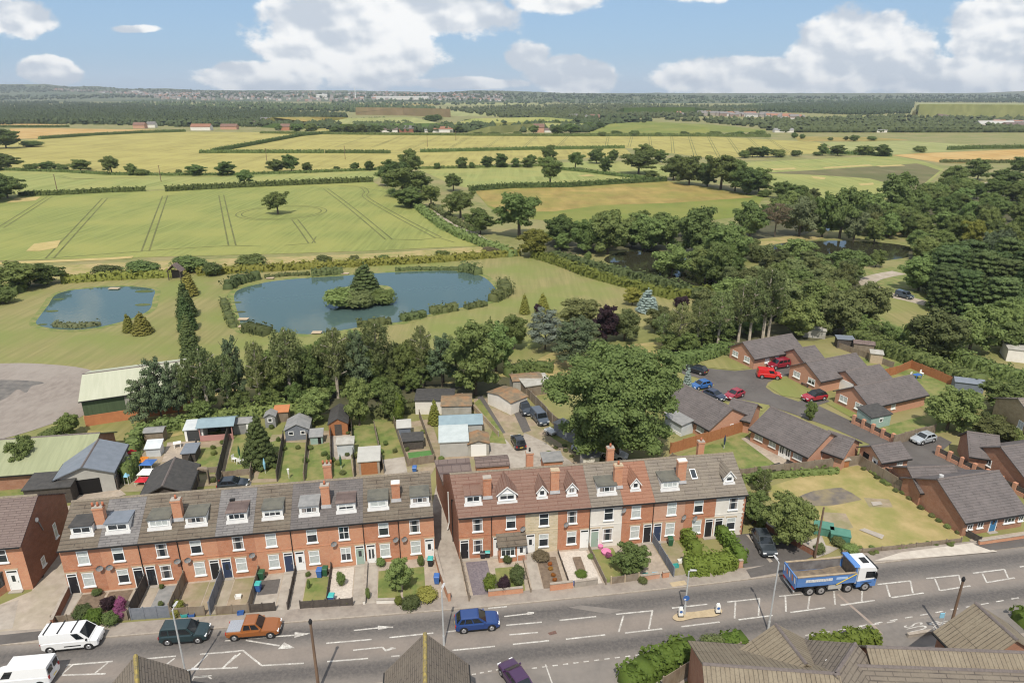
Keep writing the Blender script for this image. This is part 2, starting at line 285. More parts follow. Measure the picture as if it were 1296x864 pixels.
def defmats():
    m=mat
    K.update(
    ground=m('rough_grass',(.20,.20,.070),(.145,.155,.050),.35,c3=(.25,.21,.10),s3=.05,k3=.8),
    lawn=m('mown_grass',(.245,.215,.090),(.185,.172,.066),.45,c3=(.165,.19,.052),s3=.05,k3=.85,stretch=(2.2,.12,1),rot=.35),
    lush=m('lush_grass',(.150,.185,.052),(.105,.140,.038),.8,c3=(.235,.21,.085),s3=.45,k3=.85),
    dry=m('dry_grass',(.37,.285,.135),(.29,.235,.10),.6,c3=(.20,.205,.06),s3=.22,k3=.75),
    gravel=m('crushed_stone',(.255,.218,.19),(.20,.168,.145),1.2,c3=(.28,.245,.215),s3=.09,k3=.8,stretch=(1,.5,1)),
    wet=m('wet_stone',(.10,.09,.08),(.17,.15,.13),.8,rough=.5),
    dirt=m('bare_earth',(.33,.26,.19),(.26,.20,.14),1.1,c3=(.20,.19,.09),s3=.25,k3=.8),
    conc=m('worn_concrete',(.36,.315,.27),(.27,.235,.20),1.3,c3=(.42,.38,.33),s3=.3,k3=.5),
    path=m('pale_track',(.40,.34,.28),(.32,.27,.22),1,c3=(.22,.2,.12),s3=.3,k3=.4),
    pave=m('pavement_tarmac',(.275,.235,.20),(.225,.19,.165),2.2,c3=(.33,.29,.25),s3=.35,k3=.6),
    kerb=m('kerb_stone',(.36,.31,.26),(.28,.24,.2),3),
    drive=m('dark_tarmac',(.105,.094,.088),(.085,.076,.072),2,c3=(.13,.118,.11),s3=.25,k3=.6),
    line=m('road_paint',(.60,.58,.54),(.40,.375,.35),1.5,rough=.7,c3=(.26,.235,.21),s3=7,k3=.75),
    tan=m('tan_surfacing',(.43,.34,.22),(.36,.28,.18),3),
    slab=m('paving_slabs',(.42,.35,.28),(.34,.28,.22),2.5,c3=(.25,.21,.18),s3=.5,k3=.5),
    white_gravel=m('white_gravel',(.55,.49,.43),(.44,.39,.34),5),
    slate_gravel=m('slate_gravel',(.13,.11,.125),(.20,.17,.18),5),
    soil=m('soil',(.19,.14,.10),(.13,.095,.07),3),
    asphalt_patch=m('asphalt_patch',(.115,.103,.097),(.095,.086,.08),3),
    brick=brickmat('red_brick',(.50,.185,.085),(.42,.145,.068),(.44,.31,.23),(.33,.14,.08)),
    brick2=brickmat('orange_brick',(.53,.20,.09),(.45,.16,.075),(.46,.33,.25),(.55,.31,.19)),
    brick3=brickmat('pale_red_brick',(.50,.25,.155),(.46,.21,.125),(.45,.33,.26),(.52,.33,.24)),
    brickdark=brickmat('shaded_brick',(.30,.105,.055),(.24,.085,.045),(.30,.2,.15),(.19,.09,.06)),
    brickb=brickmat('bungalow_brick',(.50,.225,.135),(.44,.185,.11),(.45,.33,.25),(.50,.27,.18)),
    brickb2=brickmat('brown_brick',(.38,.175,.105),(.31,.14,.085),(.34,.24,.18),(.24,.11,.07)),
    brickbuff=brickmat('buff_brick',(.42,.31,.16),(.36,.26,.13),(.45,.38,.28)),
    stone=brickmat('cream_stone',(.58,.47,.31),(.42,.35,.22),(.55,.47,.36),(.62,.54,.42),.5,.22,.02),
    render=m('white_render',(.72,.68,.62),(.66,.62,.56),1.5,c3=(.56,.5,.44),s3=.5,k3=.35),
    tbrown=tilemat('brown_tile',(.112,.088,.066),(.142,.114,.088),.40,2.3,(.05,.04,.032),(.19,.165,.13)),
    tslate=tilemat('grey_slate',(.135,.125,.125),(.18,.168,.165),.26,1.1,(.085,.08,.08),(.24,.225,.215),k=.3),
    tdark=tilemat('dark_slate',(.105,.094,.092),(.128,.115,.112),.26,1.1,(.075,.068,.066),(.17,.15,.14),k=.3),
    tred=tilemat('red_tile',(.170,.102,.078),(.205,.130,.102),.40,2.3,(.135,.062,.045),(.21,.125,.095)),
    torange=tilemat('orange_tile',(.245,.120,.078),(.28,.145,.098),.40,2.3,(.18,.075,.045),(.27,.14,.09)),
    tgrey=tilemat('grey_brown_tile',(.16,.135,.112),(.20,.17,.14),.40,2.3,(.085,.07,.058),(.24,.205,.16)),
    tplum=tilemat('plum_tile',(.155,.115,.102),(.19,.145,.128),.26,1.1,(.09,.065,.06),(.16,.12,.11)),
    tbung=tilemat('charcoal_tile',(.108,.094,.092),(.125,.11,.107),.36,1.9,(.07,.06,.058),(.17,.145,.14),k=.25,zk=2.2),
    tfore=tilemat('weathered_tile',(.185,.150,.108),(.215,.178,.13),3.1,.34,(.07,.057,.044),(.255,.215,.155),k=.6,zk=1.7,ms=.04,offs=0),
    tfored=tilemat('old_dark_tile',(.145,.12,.098),(.165,.138,.112),.30,1.3,(.07,.058,.05),(.19,.16,.125),k=.4,zk=1.7),
    white=m('white_paint',(.78,.77,.74),rough=.45,spec=.4), upvc=m('white_upvc',(.80,.80,.79),rough=.35,spec=.4),
    lead=m('lead_flashing',(.30,.30,.31),(.38,.37,.37),3,rough=.6),
    felt=m('roof_felt',(.088,.086,.076),(.12,.116,.10),2,c3=(.155,.148,.12),s3=.9,k3=.6), feltdark=m('black_felt',(.05,.048,.047),(.07,.066,.063),2,rough=.8),
    feltgrey=m('grey_felt',(.20,.20,.20),(.26,.255,.25),1.5), slateblue=m('blue_grey_sheet',(.15,.17,.20),(.18,.20,.235),1.2,rough=.55),
    glass=m('window_glass',(.030,.036,.042),rough=.06,spec=.7), blind=m('net_curtain',(.40,.43,.42),(.52,.54,.52),4,rough=.35,spec=.5),
    carglass=m('car_glass',(.012,.015,.018),rough=.05,spec=.7), black=m('black_trim',(.02,.02,.021),rough=.5), rubber=m('tyre_rubber',(.022,.021,.021),rough=.85),
    rim=m('alloy_rim',(.45,.45,.46),rough=.35,metal=.6), chrome=m('bright_metal',(.6,.6,.62),rough=.25,metal=.8),
    galv=m('galvanised_steel',(.55,.56,.56),(.47,.48,.48),4,rough=.5,metal=.2), woodpole=m('pole_timber',(.19,.125,.085),(.13,.085,.06),4,stretch=(1,1,.1)),
    wood=m('fence_timber',(.235,.185,.135),(.17,.13,.095),2.5,stretch=(1,1,.3),c3=(.27,.235,.19),s3=.6,k3=.5), woodnew=m('stained_timber',(.36,.155,.07),(.30,.125,.055),3), wooddark=m('dark_timber',(.065,.055,.05),(.095,.08,.068),3),
    woodgrey=m('grey_painted_timber',(.15,.165,.19),(.19,.20,.225),3), orangewall=m('orange_wall',(.46,.19,.085),(.40,.16,.075),1.2), 
    green_sheet=m('pale_green_sheet',(.43,.43,.33),(.38,.385,.285),.5,rough=.5,stretch=(3,.2,1)), green_dark=m('green_cladding',(.075,.105,.055),(.062,.088,.046),1,stretch=(6,6,.2)), greenroof=m('moss_green_sheet',(.285,.30,.18),(.24,.255,.15),.6,rough=.5,stretch=(4,.3,1)),
    asbestos=m('fibre_cement',(.40,.385,.35),(.33,.315,.28),1.2,c3=(.22,.2,.16),s3=.8,k3=.5), bluesheet=m('pale_blue_sheet',(.235,.31,.345),(.20,.265,.30),.8,rough=.4), 
    greysheet=m('light_grey_cladding',(.42,.41,.38),(.37,.36,.335),.8), poly=m('clear_roofing',(.55,.57,.58),(.46,.49,.51),1,rough=.2,spec=.6),
    mintwood=m('mint_painted_timber',(.30,.40,.36),(.26,.35,.31),2), terracotta=m('terracotta',(.42,.15,.08),(.36,.125,.07),3), moss=m('yellow_lichen',(.34,.26,.075),(.17,.14,.085),4),
    bin_blue=m('blue_plastic',(.05,.13,.36),rough=.4), bin_green=m('green_plastic',(.03,.10,.05),rough=.4), teal=m('teal_plastic',(.06,.36,.34),rough=.4), bin_black=m('black_plastic',(.03,.03,.032),rough=.4),
    red=m('red_paint',(.45,.02,.03),rough=.4), pink=m('pink_plastic',(.6,.2,.35)), orange=m('orange_plastic',(.60,.20,.03)), cyan=m('light_blue_plastic',(.25,.5,.65)),
    container=m('green_container',(.085,.22,.165),(.07,.18,.135),1.5,rough=.5), hole=m('dark_interior',(.012,.011,.011)),
    door_black=m('black_door',(.022,.022,.025),rough=.35), door_navy=m('navy_door',(.035,.05,.095),rough=.35), door_white=m('white_door',(.76,.75,.73),rough=.35), door_sage=m('sage_door',(.30,.38,.32),rough=.4), door_blue=m('blue_door',(.045,.17,.33),rough=.35),
    l_oak=leafmat('oak_leaves',(0.094,0.131,0.041),(0.139,0.183,0.057)), l_ash=leafmat('ash_leaves',(0.123,0.167,0.054),(0.165,0.214,0.071),(0.193,0.235,0.085)), l_mid=leafmat('mid_green_leaves',(0.131,0.180,0.057),(0.174,0.226,0.076),(0.202,0.245,0.090)),
    l_light=leafmat('light_green_leaves',(0.133,0.173,0.053),(0.172,0.210,0.070)), l_yel=leafmat('yellow_green_leaves',(.165,.185,.040),(.215,.23,.055)), l_birch=leafmat('birch_leaves',(0.129,0.160,0.061),(0.173,0.202,0.081),(0.196,0.221,0.092),.35),
    l_pine=leafmat('pine_needles',(0.071,0.099,0.051),(0.102,0.135,0.067),None,.1), l_fir=leafmat('fir_needles',(0.054,0.083,0.028),(0.085,0.117,0.041),None,.1), l_blue=leafmat('blue_spruce_needles',(.17,.22,.20),(.24,.29,.27),None,.1), l_bluep=leafmat('blue_grey_needles',(.085,.105,.080),(.12,.14,.11),None,.1),
    l_purple=leafmat('purple_leaves',(.030,.018,.022),(.05,.028,.034)), l_willow=leafmat('willow_leaves',(.125,.15,.07),(.165,.19,.10)), l_gold=leafmat('golden_needles',(.155,.155,.035),(.21,.20,.05),None,.15), l_olive=leafmat('olive_leaves',(0.109,0.130,0.049),(0.144,0.165,0.065)),
    l_orange=leafmat('orange_flowers',(.45,.16,.03),(.16,.13,.04)), l_box=leafmat('box_hedge_leaves',(.10,.15,.028),(.14,.19,.04)), l_reed=leafmat('reeds',(.085,.115,.042),(.125,.145,.058)), l_brown=leafmat('brown_twigs',(.12,.105,.06),(.15,.13,.075)), l_pink=leafmat('pink_blossom',(.30,.10,.19),(.22,.07,.13)), l_white=leafmat('white_blossom',(.45,.45,.40),(.2,.24,.12)), l_far=leafmat('far_woodland',(.038,.055,.024),(.066,.084,.034),(.09,.105,.045),0), l_farc=leafmat('far_conifers',(.036,.050,.024),(.050,.066,.030),None,0),
    bark=m('bark',(.12,.095,.07),(.08,.065,.05),4), birchbark=m('birch_bark',(.50,.44,.36),(.28,.235,.185),3,stretch=(1,1,4)),
    )
defmats()
# ---------------------------------------------------------------- the setting: ground, fields, water, roads
ZS=[0]
from mathutils.geometry import tessellate_polygon
def sheet(name,pts,m,z=.02,extra=None):
    ZS[0]+=1; z+=.0004*(ZS[0]%23)
    mb=MB(); q=[(p[0],p[1],z) for p in pts]
    a=sum(q[i][0]*q[(i+1)%len(q)][1]-q[(i+1)%len(q)][0]*q[i][1] for i in range(len(q)))
    q=q if a>0 else q[::-1]; n0=len(mb.v); mb.v+=q; k=mb.mi(m)
    for t in tessellate_polygon([[Vector(p) for p in q]]):
        p0,p1,p2=(q[i] for i in t); up=(p1[0]-p0[0])*(p2[1]-p0[1])-(p1[1]-p0[1])*(p2[0]-p0[0])
        if abs(up)<1e-9: continue
        mb.f.append(tuple(n0+i for i in (t if up>0 else t[::-1]))); mb.m.append(k)
    if extra: extra(mb,z)
    return tag(mb.build(name),kind='structure')
def strip(mb,pts,w,m,z,off=0):
    pts=[Vector((p[0],p[1],0)) for p in pts]; l=[]; r=[]
    for i,p in enumerate(pts):
        d=(pts[min(i+1,len(pts)-1)]-pts[max(i-1,0)]).normalized(); n=Vector((-d.y,d.x,0))
        l.append(p+n*(off+w/2)); r.append(p+n*(off-w/2))
    for i in range(len(pts)-1):
        mb.poly([(q.x,q.y,z) for q in (r[i],r[i+1],l[i+1],l[i])],m)
def cropm(n,a,b,rot,c3,s=.5,k=.80,st=(1.6,.06,1)):
    q=lambda c:tuple(k*x for x in lin(*c))
    return mat(n,q(a),tuple(.80*x for x in q(b)),s,c3=tuple(.93*x for x in q(c3)),s3=.03,k3=.85,stretch=st,rot=rot,spec=.1)
sheet('ground',[(-9000,-80),(9000,-80),(9000,9500),(-9000,9500)],K['ground'],0)
# far farmland, pixel outline of each field
FM=dict(
 wheat=cropm('green_wheat',(146,152,88),(138,146,84),R(18),(158,158,92)), wheat2=cropm('pale_green_crop',(154,160,98),(146,152,90),R(10),(164,162,100),.2),
 gold=cropm('yellow_barley',(172,162,98),(164,154,92),R(70),(182,172,104),.15), tan=cropm('ripe_barley',(196,162,102),(186,150,92),R(80),(200,172,118),.1),
 pasture=cropm('tan_pasture',(172,150,92),(158,140,84),R(85),(140,138,74),.12,st=(1,.45,1)), green=cropm('green_pasture',(122,132,66),(130,138,72),R(30),(142,142,78),.1,st=(1,.45,1)),
 dull=cropm('dull_green_field',(130,122,90),(122,116,84),R(50),(104,108,70),.08,st=(1,.45,1)), brownf=cropm('brown_field',(160,140,108),(150,130,98),R(80),(150,136,100),.05,st=(1,.6,1)),
 pale=cropm('pale_far_field',(166,166,112),(158,160,106),R(80),(150,154,98),.05), dgreen=cropm('deep_green_field',(92,112,58),(100,120,62),R(80),(84,104,54),.05),
 tram=mat('crop_tramline',lin(86,90,50),lin(104,104,60),.15), bare=mat('bare_patch',lin(172,154,104),lin(158,142,90),.3))
def tram(*runs):
    def f(mb,z):
        for r in runs:
            pts=cat_rom(pl(r),6) if len(r)>2 else pl(r)
            strip(mb,pts,.55,FM['tram'],z+.03,1.1); strip(mb,pts,.55,FM['tram'],z+.03,-1.1)
    return f
def ring_tram(mb,z):
    tram([(0,289),(30,270),(63,249)],[(63,327),(98,289),(133,251)],[(184,318),(196,284),(209,248)],[(294,311),(287,280),(280,247)],[(373,278),(383,291),(395,308)],
      [(412,239),(445,264),(492,303)],[(430,235),(456,237),(464,243),(463,250),(500,272),(555,301)])(mb,z)
    c=P(357,269); pts=[(c.x+17*math.cos(k*math.pi/20),c.y+17*math.sin(k*math.pi/20)) for k in range(41)]
    strip(mb,pts,.5,FM['tram'],z+.035,1.1); strip(mb,pts,.5,FM['tram'],z+.035,-1.1)
    for r in ([(65,327),(130,322),(184,318)],[(184,318),(240,314),(294,311),(330,312)],[(360,311),(395,308),(400,300)],[(492,303),(530,304),(555,301),(575,307)],[(209,248),(245,247)],[(133,251),(160,250)],[(457,238),(490,243)]):
        strip(mb,pl(r),.5,FM['tram'],z+.04)
    for q in ([(33,318),(43,309),(77,304),(72,314),(50,318)],[(8,257),(20,251),(52,249),(45,254)]):
        mb.poly([(p.x,p.y,z+.045) for p in pl(q)],FM['bare'])
sheet('wheat_field',pl([(-140,352),(0,330),(130,327),(330,322),(460,318),(607,311),(560,287),(528,262),(494,243),(470,229),(430,231),(299,236),(212,241),(25,247),(-140,258)]),FM['wheat'],.06,ring_tram)
sheet('crop_strip',pl([(-140,252),(25,246),(212,240),(299,235),(430,230),(475,227),(500,215),(470,215),(400,219),(300,222),(160,220),(0,214),(-140,212)]),FM['wheat2'],.06,
   tram([(75,223),(95,227),(122,226)],[(95,226.5),(240,224),(330,223)]))
sheet('barley_field',pl([(-140,212),(0,213),(160,219),(300,221),(400,218),(500,214),(640,207),(800,196),(790,187),(640,189),(500,193.5),(253,193.5),(380,171),(395,168),(230,167),(115,171),(50,176),(-140,190)]),FM['gold'],.06)
sheet('barley_field',pl([(258,192.5),(500,193),(640,188.5),(790,187),(905,201),(1060,193),(1036,180),(900,173),(640,171),(400,169),(385,172)]),FM['gold'],.06,
   tram(*[[(u0,171+abs(u0-640)*.006),(u1,v1)] for u0,u1,v1 in ((470,425,186),(510,470,187),(560,520,188),(600,570,187),(640,615,187),(680,662,187),(720,705,187),(770,767,186),(800,796,186),(822,824,188),(850,852,194),(872,880,197),(896,910,199),(920,938,198),(945,970,196),(968,1000,194))]))
sheet('tan_field',pl([(20,176),(12,163),(60,162.5),(200,164.5),(228,166.3),(115,170.3),(50,175.5)]),FM['tan'],.07)
sheet('tan_field',pl([(-140,160),(-140,156),(0,156),(85,158),(88,160.5),(40,161)]),FM['tan'],.07)
sheet('crop_field',pl([(528,214),(575,235),(600,239),(648,235),(843,227.5),(830,222),(740,214),(648,210),(590,211)]),FM['wheat2'],.06,
   lambda mb,z: mb.poly([(p.x,p.y,z+.04) for p in pl([(730,222.5),(745,221),(755,222.5),(740,223.5)])],FM['bare']))
sheet('crop_field',pl([(640,210),(740,213),(850,224),(900,220),(830,208),(760,203)]),FM['wheat2'],.055)
sheet('pasture',pl([(600,241),(650,237),(720,236),(843,229),(905,238),(967,250),(950,272),(860,285),(700,280),(640,275),(618,262)]),FM['green'],.05)
sheet('dry_pasture',pl([(600,241.5),(650,237.5),(720,236.5),(843,229.5),(905,239),(955,250),(850,257),(760,260),(700,268),(640,268),(618,260)]),FM['pasture'],.07)
sheet('crop_field',pl([(930,206),(1000,203),(1128,197),(1170,205),(1195,214),(1175,232),(1140,260),(1020,252),(985,240)]),FM['wheat2'],.055,
   lambda mb,z: [mb.poly([(p.x,p.y,z+.05) for p in pl(q)],FM['bare']) for q in ([(967,214),(1005,212.5),(1008,214.5),(975,216)],[(1040,212),(1100,208.5),(1105,210),(1045,213.5)],[(1108,210),(1140,208.5),(1146,210),(1115,211.5)],[(1026,223),(1045,225),(1043,227.5),(1030,226)],[(1086,233),(1105,231.5),(1106,234),(1090,235)])])
sheet('fallow_strip',pl([(965,219),(1040,215),(1160,207),(1172,210),(1190,216),(1170,232),(1140,262),(1120,258),(1140,236),(1100,226),(1040,222)]),FM['dull'],.075)
sheet('tan_field',pl([(1128,196.5),(1170,194),(1296,189),(1420,187),(1420,204),(1296,205),(1215,207),(1190,206)]),FM['tan'],.06)
sheet('crop_field',pl([(1062,193),(1128,196),(1296,187),(1230,183.5),(1150,178.5),(1042,180)]),FM['pale'],.06)
for nm,q,k in (('far_field',[(745,168),(770,156),(800,152.5),(900,158),(970,164.5),(968,167),(860,169)],'green'),('far_field',[(590,167),(620,161),(690,155.5),(740,157),(700,163),(640,167)],'wheat2'),
  ('far_field',[(430,150),(520,149),(560,157),(500,159),(400,158)],'pale'),('far_field',[(330,157),(420,152),(560,157.5),(540,160.5),(420,160)],'dgreen'),('far_field',[(570,157),(690,149),(740,152),(690,155),(640,157)],'pale'),
  ('far_field',[(450,136),(570,138),(570,143.5),(455,142)],'brownf'),('far_field',[(560,140),(640,141),(700,146),(640,147),(560,147)],'pale'),('far_field',[(350,144),(440,146),(430,149),(350,148.5)],'wheat2'),
  ('far_field',[(380,165),(480,158),(520,162),(480,167),(420,168)],'gold'),('far_field',[(1005,173),(1100,174),(1150,177),(1100,179),(1010,179)],'pasture'),('far_field',[(1165,133),(1296,134.5),(1420,136),(1420,141),(1296,138.5),(1155,141)],'dull'),
  ('far_field',[(1160,130.5),(1250,131),(1420,132),(1420,134),(1296,133.3),(1160,132)],'pale'),('far_field',[(780,137),(870,136),(900,138.5),(840,141),(790,141)],'dgreen'),('far_field',[(800,143),(870,142),(870,145),(810,146)],'pale'),
  ('far_field',[(540,131),(640,130.5),(700,131.5),(640,133),(560,133)],'pale'),('far_field',[(700,134),(800,132.5),(900,133),(860,135),(760,135.5)],'wheat2'),('far_field',[(600,127.5),(720,126.5),(860,127),(760,128.5),(640,128.6)],'brownf'),('far_field',[(440,132),(540,131),(560,133.5),(470,134)],'pasture'),('far_field',[(930,130),(1040,129),(1140,129.5),(1060,131.5),(960,132)],'dgreen'),('far_field',[(1020,148),(1110,147),(1150,149),(1080,150)],'green'),('far_field',[(480,163),(560,161),(600,165),(540,168)],'tan'),('far_field',[(330,152),(345,150.5),(440,152.5),(400,157),(340,156)],'pasture'),('far_field',[(990,156),(1100,155),(1130,156),(1060,158)],'pale')):
    sheet(nm,pl(q),FM[k],.055+.004*random.random())
def slope(near,far,z0,z1,k):
    mb=MB(); A=[P(*p,z0) for p in near]; B=[P(*p,z1) for p in far]; n=max(len(A),len(B)); A+=[A[-1]]*(n-len(A)); B+=[B[-1]]*(n-len(B)); m=FM[k]
    for i in range(n-1):
        mb.poly([A[i],A[i+1],B[i+1],B[i]],m); mb.poly([(A[i].x,A[i].y,-.5),(A[i+1].x,A[i+1].y,-.5),A[i+1],A[i]],m); mb.poly([(B[i+1].x,B[i+1].y,-.5),(B[i].x,B[i].y,-.5),B[i],B[i+1]],m)
    for p,q in ((B[0],A[0]),(A[-1],B[-1])): mb.poly([(p.x,p.y,-.5),(q.x,q.y,-.5),q,p],m)
    return tag(mb.build('hill_field'),kind='structure')
slope([(400,158),(480,158),(560,157)],[(440,149.5),(480,149),(522,148.5)],4,11,'pale'); slope([(330,160.5),(440,161),(545,161.5)],[(345,156.5),(450,157),(560,156)],1,6,'dgreen'); slope([(592,167),(640,166.5),(705,164)],[(620,160),(690,155.5),(745,156.5)],1,9,'pale'); slope([(745,168.5),(800,169.5),(860,169.5),(900,168.5)],[(772,157),(800,155),(850,157),(896,161)],.5,6,'green')
slope([(572,157),(650,155),(740,152.8)],[(600,150),(650,149),(692,148.5)],6,12,'wheat2'); slope([(450,142.5),(510,143),(570,143.5)],[(450,136),(510,136.5),(570,138)],5,16,'brownf'); slope([(1155,141.5),(1296,139.5),(1440,139)],[(1165,135),(1296,135.4),(1440,135.4)],12,20,'dull'); slope([(1160,134),(1296,134.3),(1440,134.2)],[(1164,132),(1296,132.6),(1440,132.6)],22,26,'pale'); slope([(780,141),(840,141.3),(900,139.5)],[(790,136.5),(840,136),(880,136)],8,17,'dgreen'); slope([(330,152.5),(390,154.5),(440,152.5)],[(345,148.5),(390,148),(440,148.5)],6,12,'pasture')
# farm track and rough margins in front of the wheat
sheet('field_margin',pl([(-140,372),(0,340),(130,333),(330,326),(470,321),(607,312.5),(640,318),(655,322),(560,328),(420,336),(280,345),(80,356),(0,364),(-140,392)]),K['dry'],.03)
mb=MB(); strip(mb,pl([(-60,336),(60,331),(130,328),(168,325.5)]),3.2,FM['bare'],.075); tag(mb.build('farm_track'),kind='structure')
mb=MB(); strip(mb,cat_rom(pl([(549,261),(562,275),(580,285),(600,297),(625,312),(652,322)]),4),3.5,K['path'],.06); tag(mb.build('farm_track'),kind='structure')
# parkland lawn round the ponds
sheet('lawn',pl([(-150,460),(-150,410),(0,380),(79,357),(283,346),(450,337),(560,330),(658,323),(675,326),(745,347),(851,374),(880,395),(860,412),(760,415),(700,425),(650,470),(600,480),(420,482),(260,490),(120,470),(0,462)]),K['lawn'],.025)
sheet('rough_ground',pl([(118,468),(236,462),(262,492),(420,484),(650,470),(700,445),(860,430),(880,445),(850,470),(700,478),(690,500),(640,505),(560,512),(470,522),(330,528),(255,545),(180,560),(120,575),(105,530)]),K['dry'],.02)
sheet('gravel_yard',cat_rom(pl([(-140,468),(0,460),(60,461),(110,467),(130,480),(112,522),(70,535),(20,551),(-60,570),(-160,590)]),3,True),K['gravel'],.035)
sheet('wet_patch',cat_rom(pl([(-40,486),(10,481),(55,484),(40,489),(33,497),(22,493),(5,505),(-30,515)]),4,True),K['wet'],.045)
def water(name,px,z=.055,c=None):
    pts=cat_rom(pl(px),5,True); m=K.get('water')
    if m is None:
        m,nt,b=nodes('pond_water'); b.inputs['Base Color'].default_value=(.060,.098,.092,1); b.inputs['Roughness'].default_value=.05; b.inputs['Specular IOR Level'].default_value=.5; b.inputs['IOR'].default_value=1.33
        n=nt.nodes.new('ShaderNodeTexNoise'); n.inputs['Scale'].default_value=.9; n.inputs['Detail'].default_value=3
        nt.links.new(vmap(nt,(1,.6,1)),n.inputs['Vector'])
        bp=nt.nodes.new('ShaderNodeBump'); bp.inputs['Strength'].default_value=.035; bp.inputs['Distance'].default_value=.3; nt.links.new(n.outputs[0],bp.inputs['Height']); nt.links.new(bp.outputs[0],b.inputs['Normal'])
        K['water']=m
        m2=m.copy(); m2.name='dark_lake_water'; m2.node_tree.nodes['Principled BSDF'].inputs['Base Color'].default_value=(.030,.030,.018,1); K['water2']=m2
    return sheet(name,pts,K['water2'] if c else m,z), pts
P1=[(x/3.93,300+y/3.93) for x,y in ((180,430),(205,385),(240,340),(275,290),(340,268),(420,258),(500,250),(600,247),(700,250),(768,265),(760,310),(740,365),(640,410),(530,440),(430,458),(330,462),(240,452))]
P2=[(260+x/3.24,300+y/3.24) for x,y in ((118,240),(140,215),(210,195),(290,180),(420,168),(560,160),(640,152),(720,148),(900,140),(1030,140),(1130,160),(1180,200),(1195,240),(1160,265),(1040,292),(920,317),(820,345),(740,355),(620,372),(450,398),(310,392),(200,387),(150,378),(140,330),(125,285))]
water('pond_water',P1); water('pond_water',P2)
def bank(px,m,w,z):
    mb=MB(); pts=cat_rom(pl(px),5,True); strip(mb,pts+[pts[0]],w,m,z); return tag(mb.build('pond_bank'),kind='structure')
K['shallow']=mat('murky_shallows',(.085,.085,.045),(.06,.066,.035),1.2,rough=.25,spec=.5)
bank(P1,K['lush'],2.6,.057); bank(P2,K['lush'],3.2,.057)
sheet('island_ground',cat_rom(pl([(414,380),(420,368),(450,362),(490,362),(499,372),(490,379),(460,385),(430,388)]),4,True),K['lush'],.10)
# lakes in the trees beyond
water('lake_water',[(765,330),(775,322),(800,318),(850,320),(900,345),(925,372),(880,368),(830,352),(790,340)],.05,1)
water('lake_water',[(955,318),(985,309),(1030,305),(1100,306),(1150,312),(1165,322),(1120,330),(1060,338),(1000,342),(960,332)],.05,1)
water('lake_water',[(1040,292),(1100,288),(1180,276),(1178,262),(1160,258),(1130,270),(1060,282)],.05,1)
sheet('dry_bank',cat_rom(pl([(930,312),(950,304),(1020,297),(1045,292),(1042,302),(1000,306),(960,312)]),4,True),K['dry'],.06)
sheet('sand_bank',cat_rom(pl([(1155,258),(1168,254),(1178,258),(1172,266),(1160,266)]),4,True),FM['bare'],.08)
sheet('clearing',cat_rom(pl([(1085,352),(1125,338),(1180,330),(1200,350),(1200,372),(1190,395),(1150,415),(1110,405),(1112,380)]),4,True),K['lush'],.03)
sheet('clearing',cat_rom(pl([(1118,376),(1140,374),(1185,390),(1170,410),(1130,408),(1110,395)]),4,True),K['lawn'],.04)
mb=MB(); strip(mb,cat_rom(pl([(1138,345),(1112,350),(1098,356),(1104,364),(1125,373),(1152,379),(1178,386),(1230,400)]),6),4.2,K['path'],.06); tag(mb.build('gravel_path'),kind='structure')
mb=MB(); strip(mb,cat_rom(pl([(1210,244),(1235,236),(1250,232),(1275,228)]),4),5,K['path'],.06); tag(mb.build('gravel_path'),kind='structure')
# ---------------------------------------------------------------- main road
EDGE=cat_rom([(-130,41.5,0),(-95,44.3,0),(-70,46.4,0),(-46.3,48.6,0),(-32.4,50.1,0),(-19.3,51.6,0),(-6.8,53,0),(-.7,53.75,0),(15.1,56,0),(24.3,57.5,0),(38.5,60.0,0),(52.1,62.2,0),(70,65.2,0),(110,72,0),(150,80,0)],6)
def off(o):
    out=[]
    for i,p in enumerate(EDGE):
        d=(EDGE[min(i+1,len(EDGE)-1)]-EDGE[max(i-1,0)]).normalized(); out.append(Vector((p.x+d.y*o,p.y-d.x*o,0)))
    return out
def roadstrip(name,o0,o1,z,m,x0=-200,x1=200,side=None):
    a=off(o0); b=off(o1); mb=MB(); ix=[i for i,p in enumerate(a) if x0<=p.x<=x1]; uv=[]; s=0
    for i,j in zip(ix,ix[1:]):
        ds=(a[j]-a[i]).length
        mb.poly([(b[i].x,b[i].y,z),(b[j].x,b[j].y,z),(a[j].x,a[j].y,z),(a[i].x,a[i].y,z)],m); uv+=[(s,o1),(s+ds,o1),(s+ds,o0),(s,o0)]
        for sgn,c in ((side or {}).items()):
            e=a if sgn==0 else b
            q=[(e[i].x,e[i].y,0),(e[j].x,e[j].y,0),(e[j].x,e[j].y,z),(e[i].x,e[i].y,z)]
            mb.poly(q if sgn==1 else q[::-1],c); uv+=[(0,0)]*4
        s+=ds
    o=mb.build(name); l=o.data.uv_layers.new(name='UVMap')
    l.data.foreach_set('uv',[c for q in uv for c in q]); return tag(o,kind='structure')
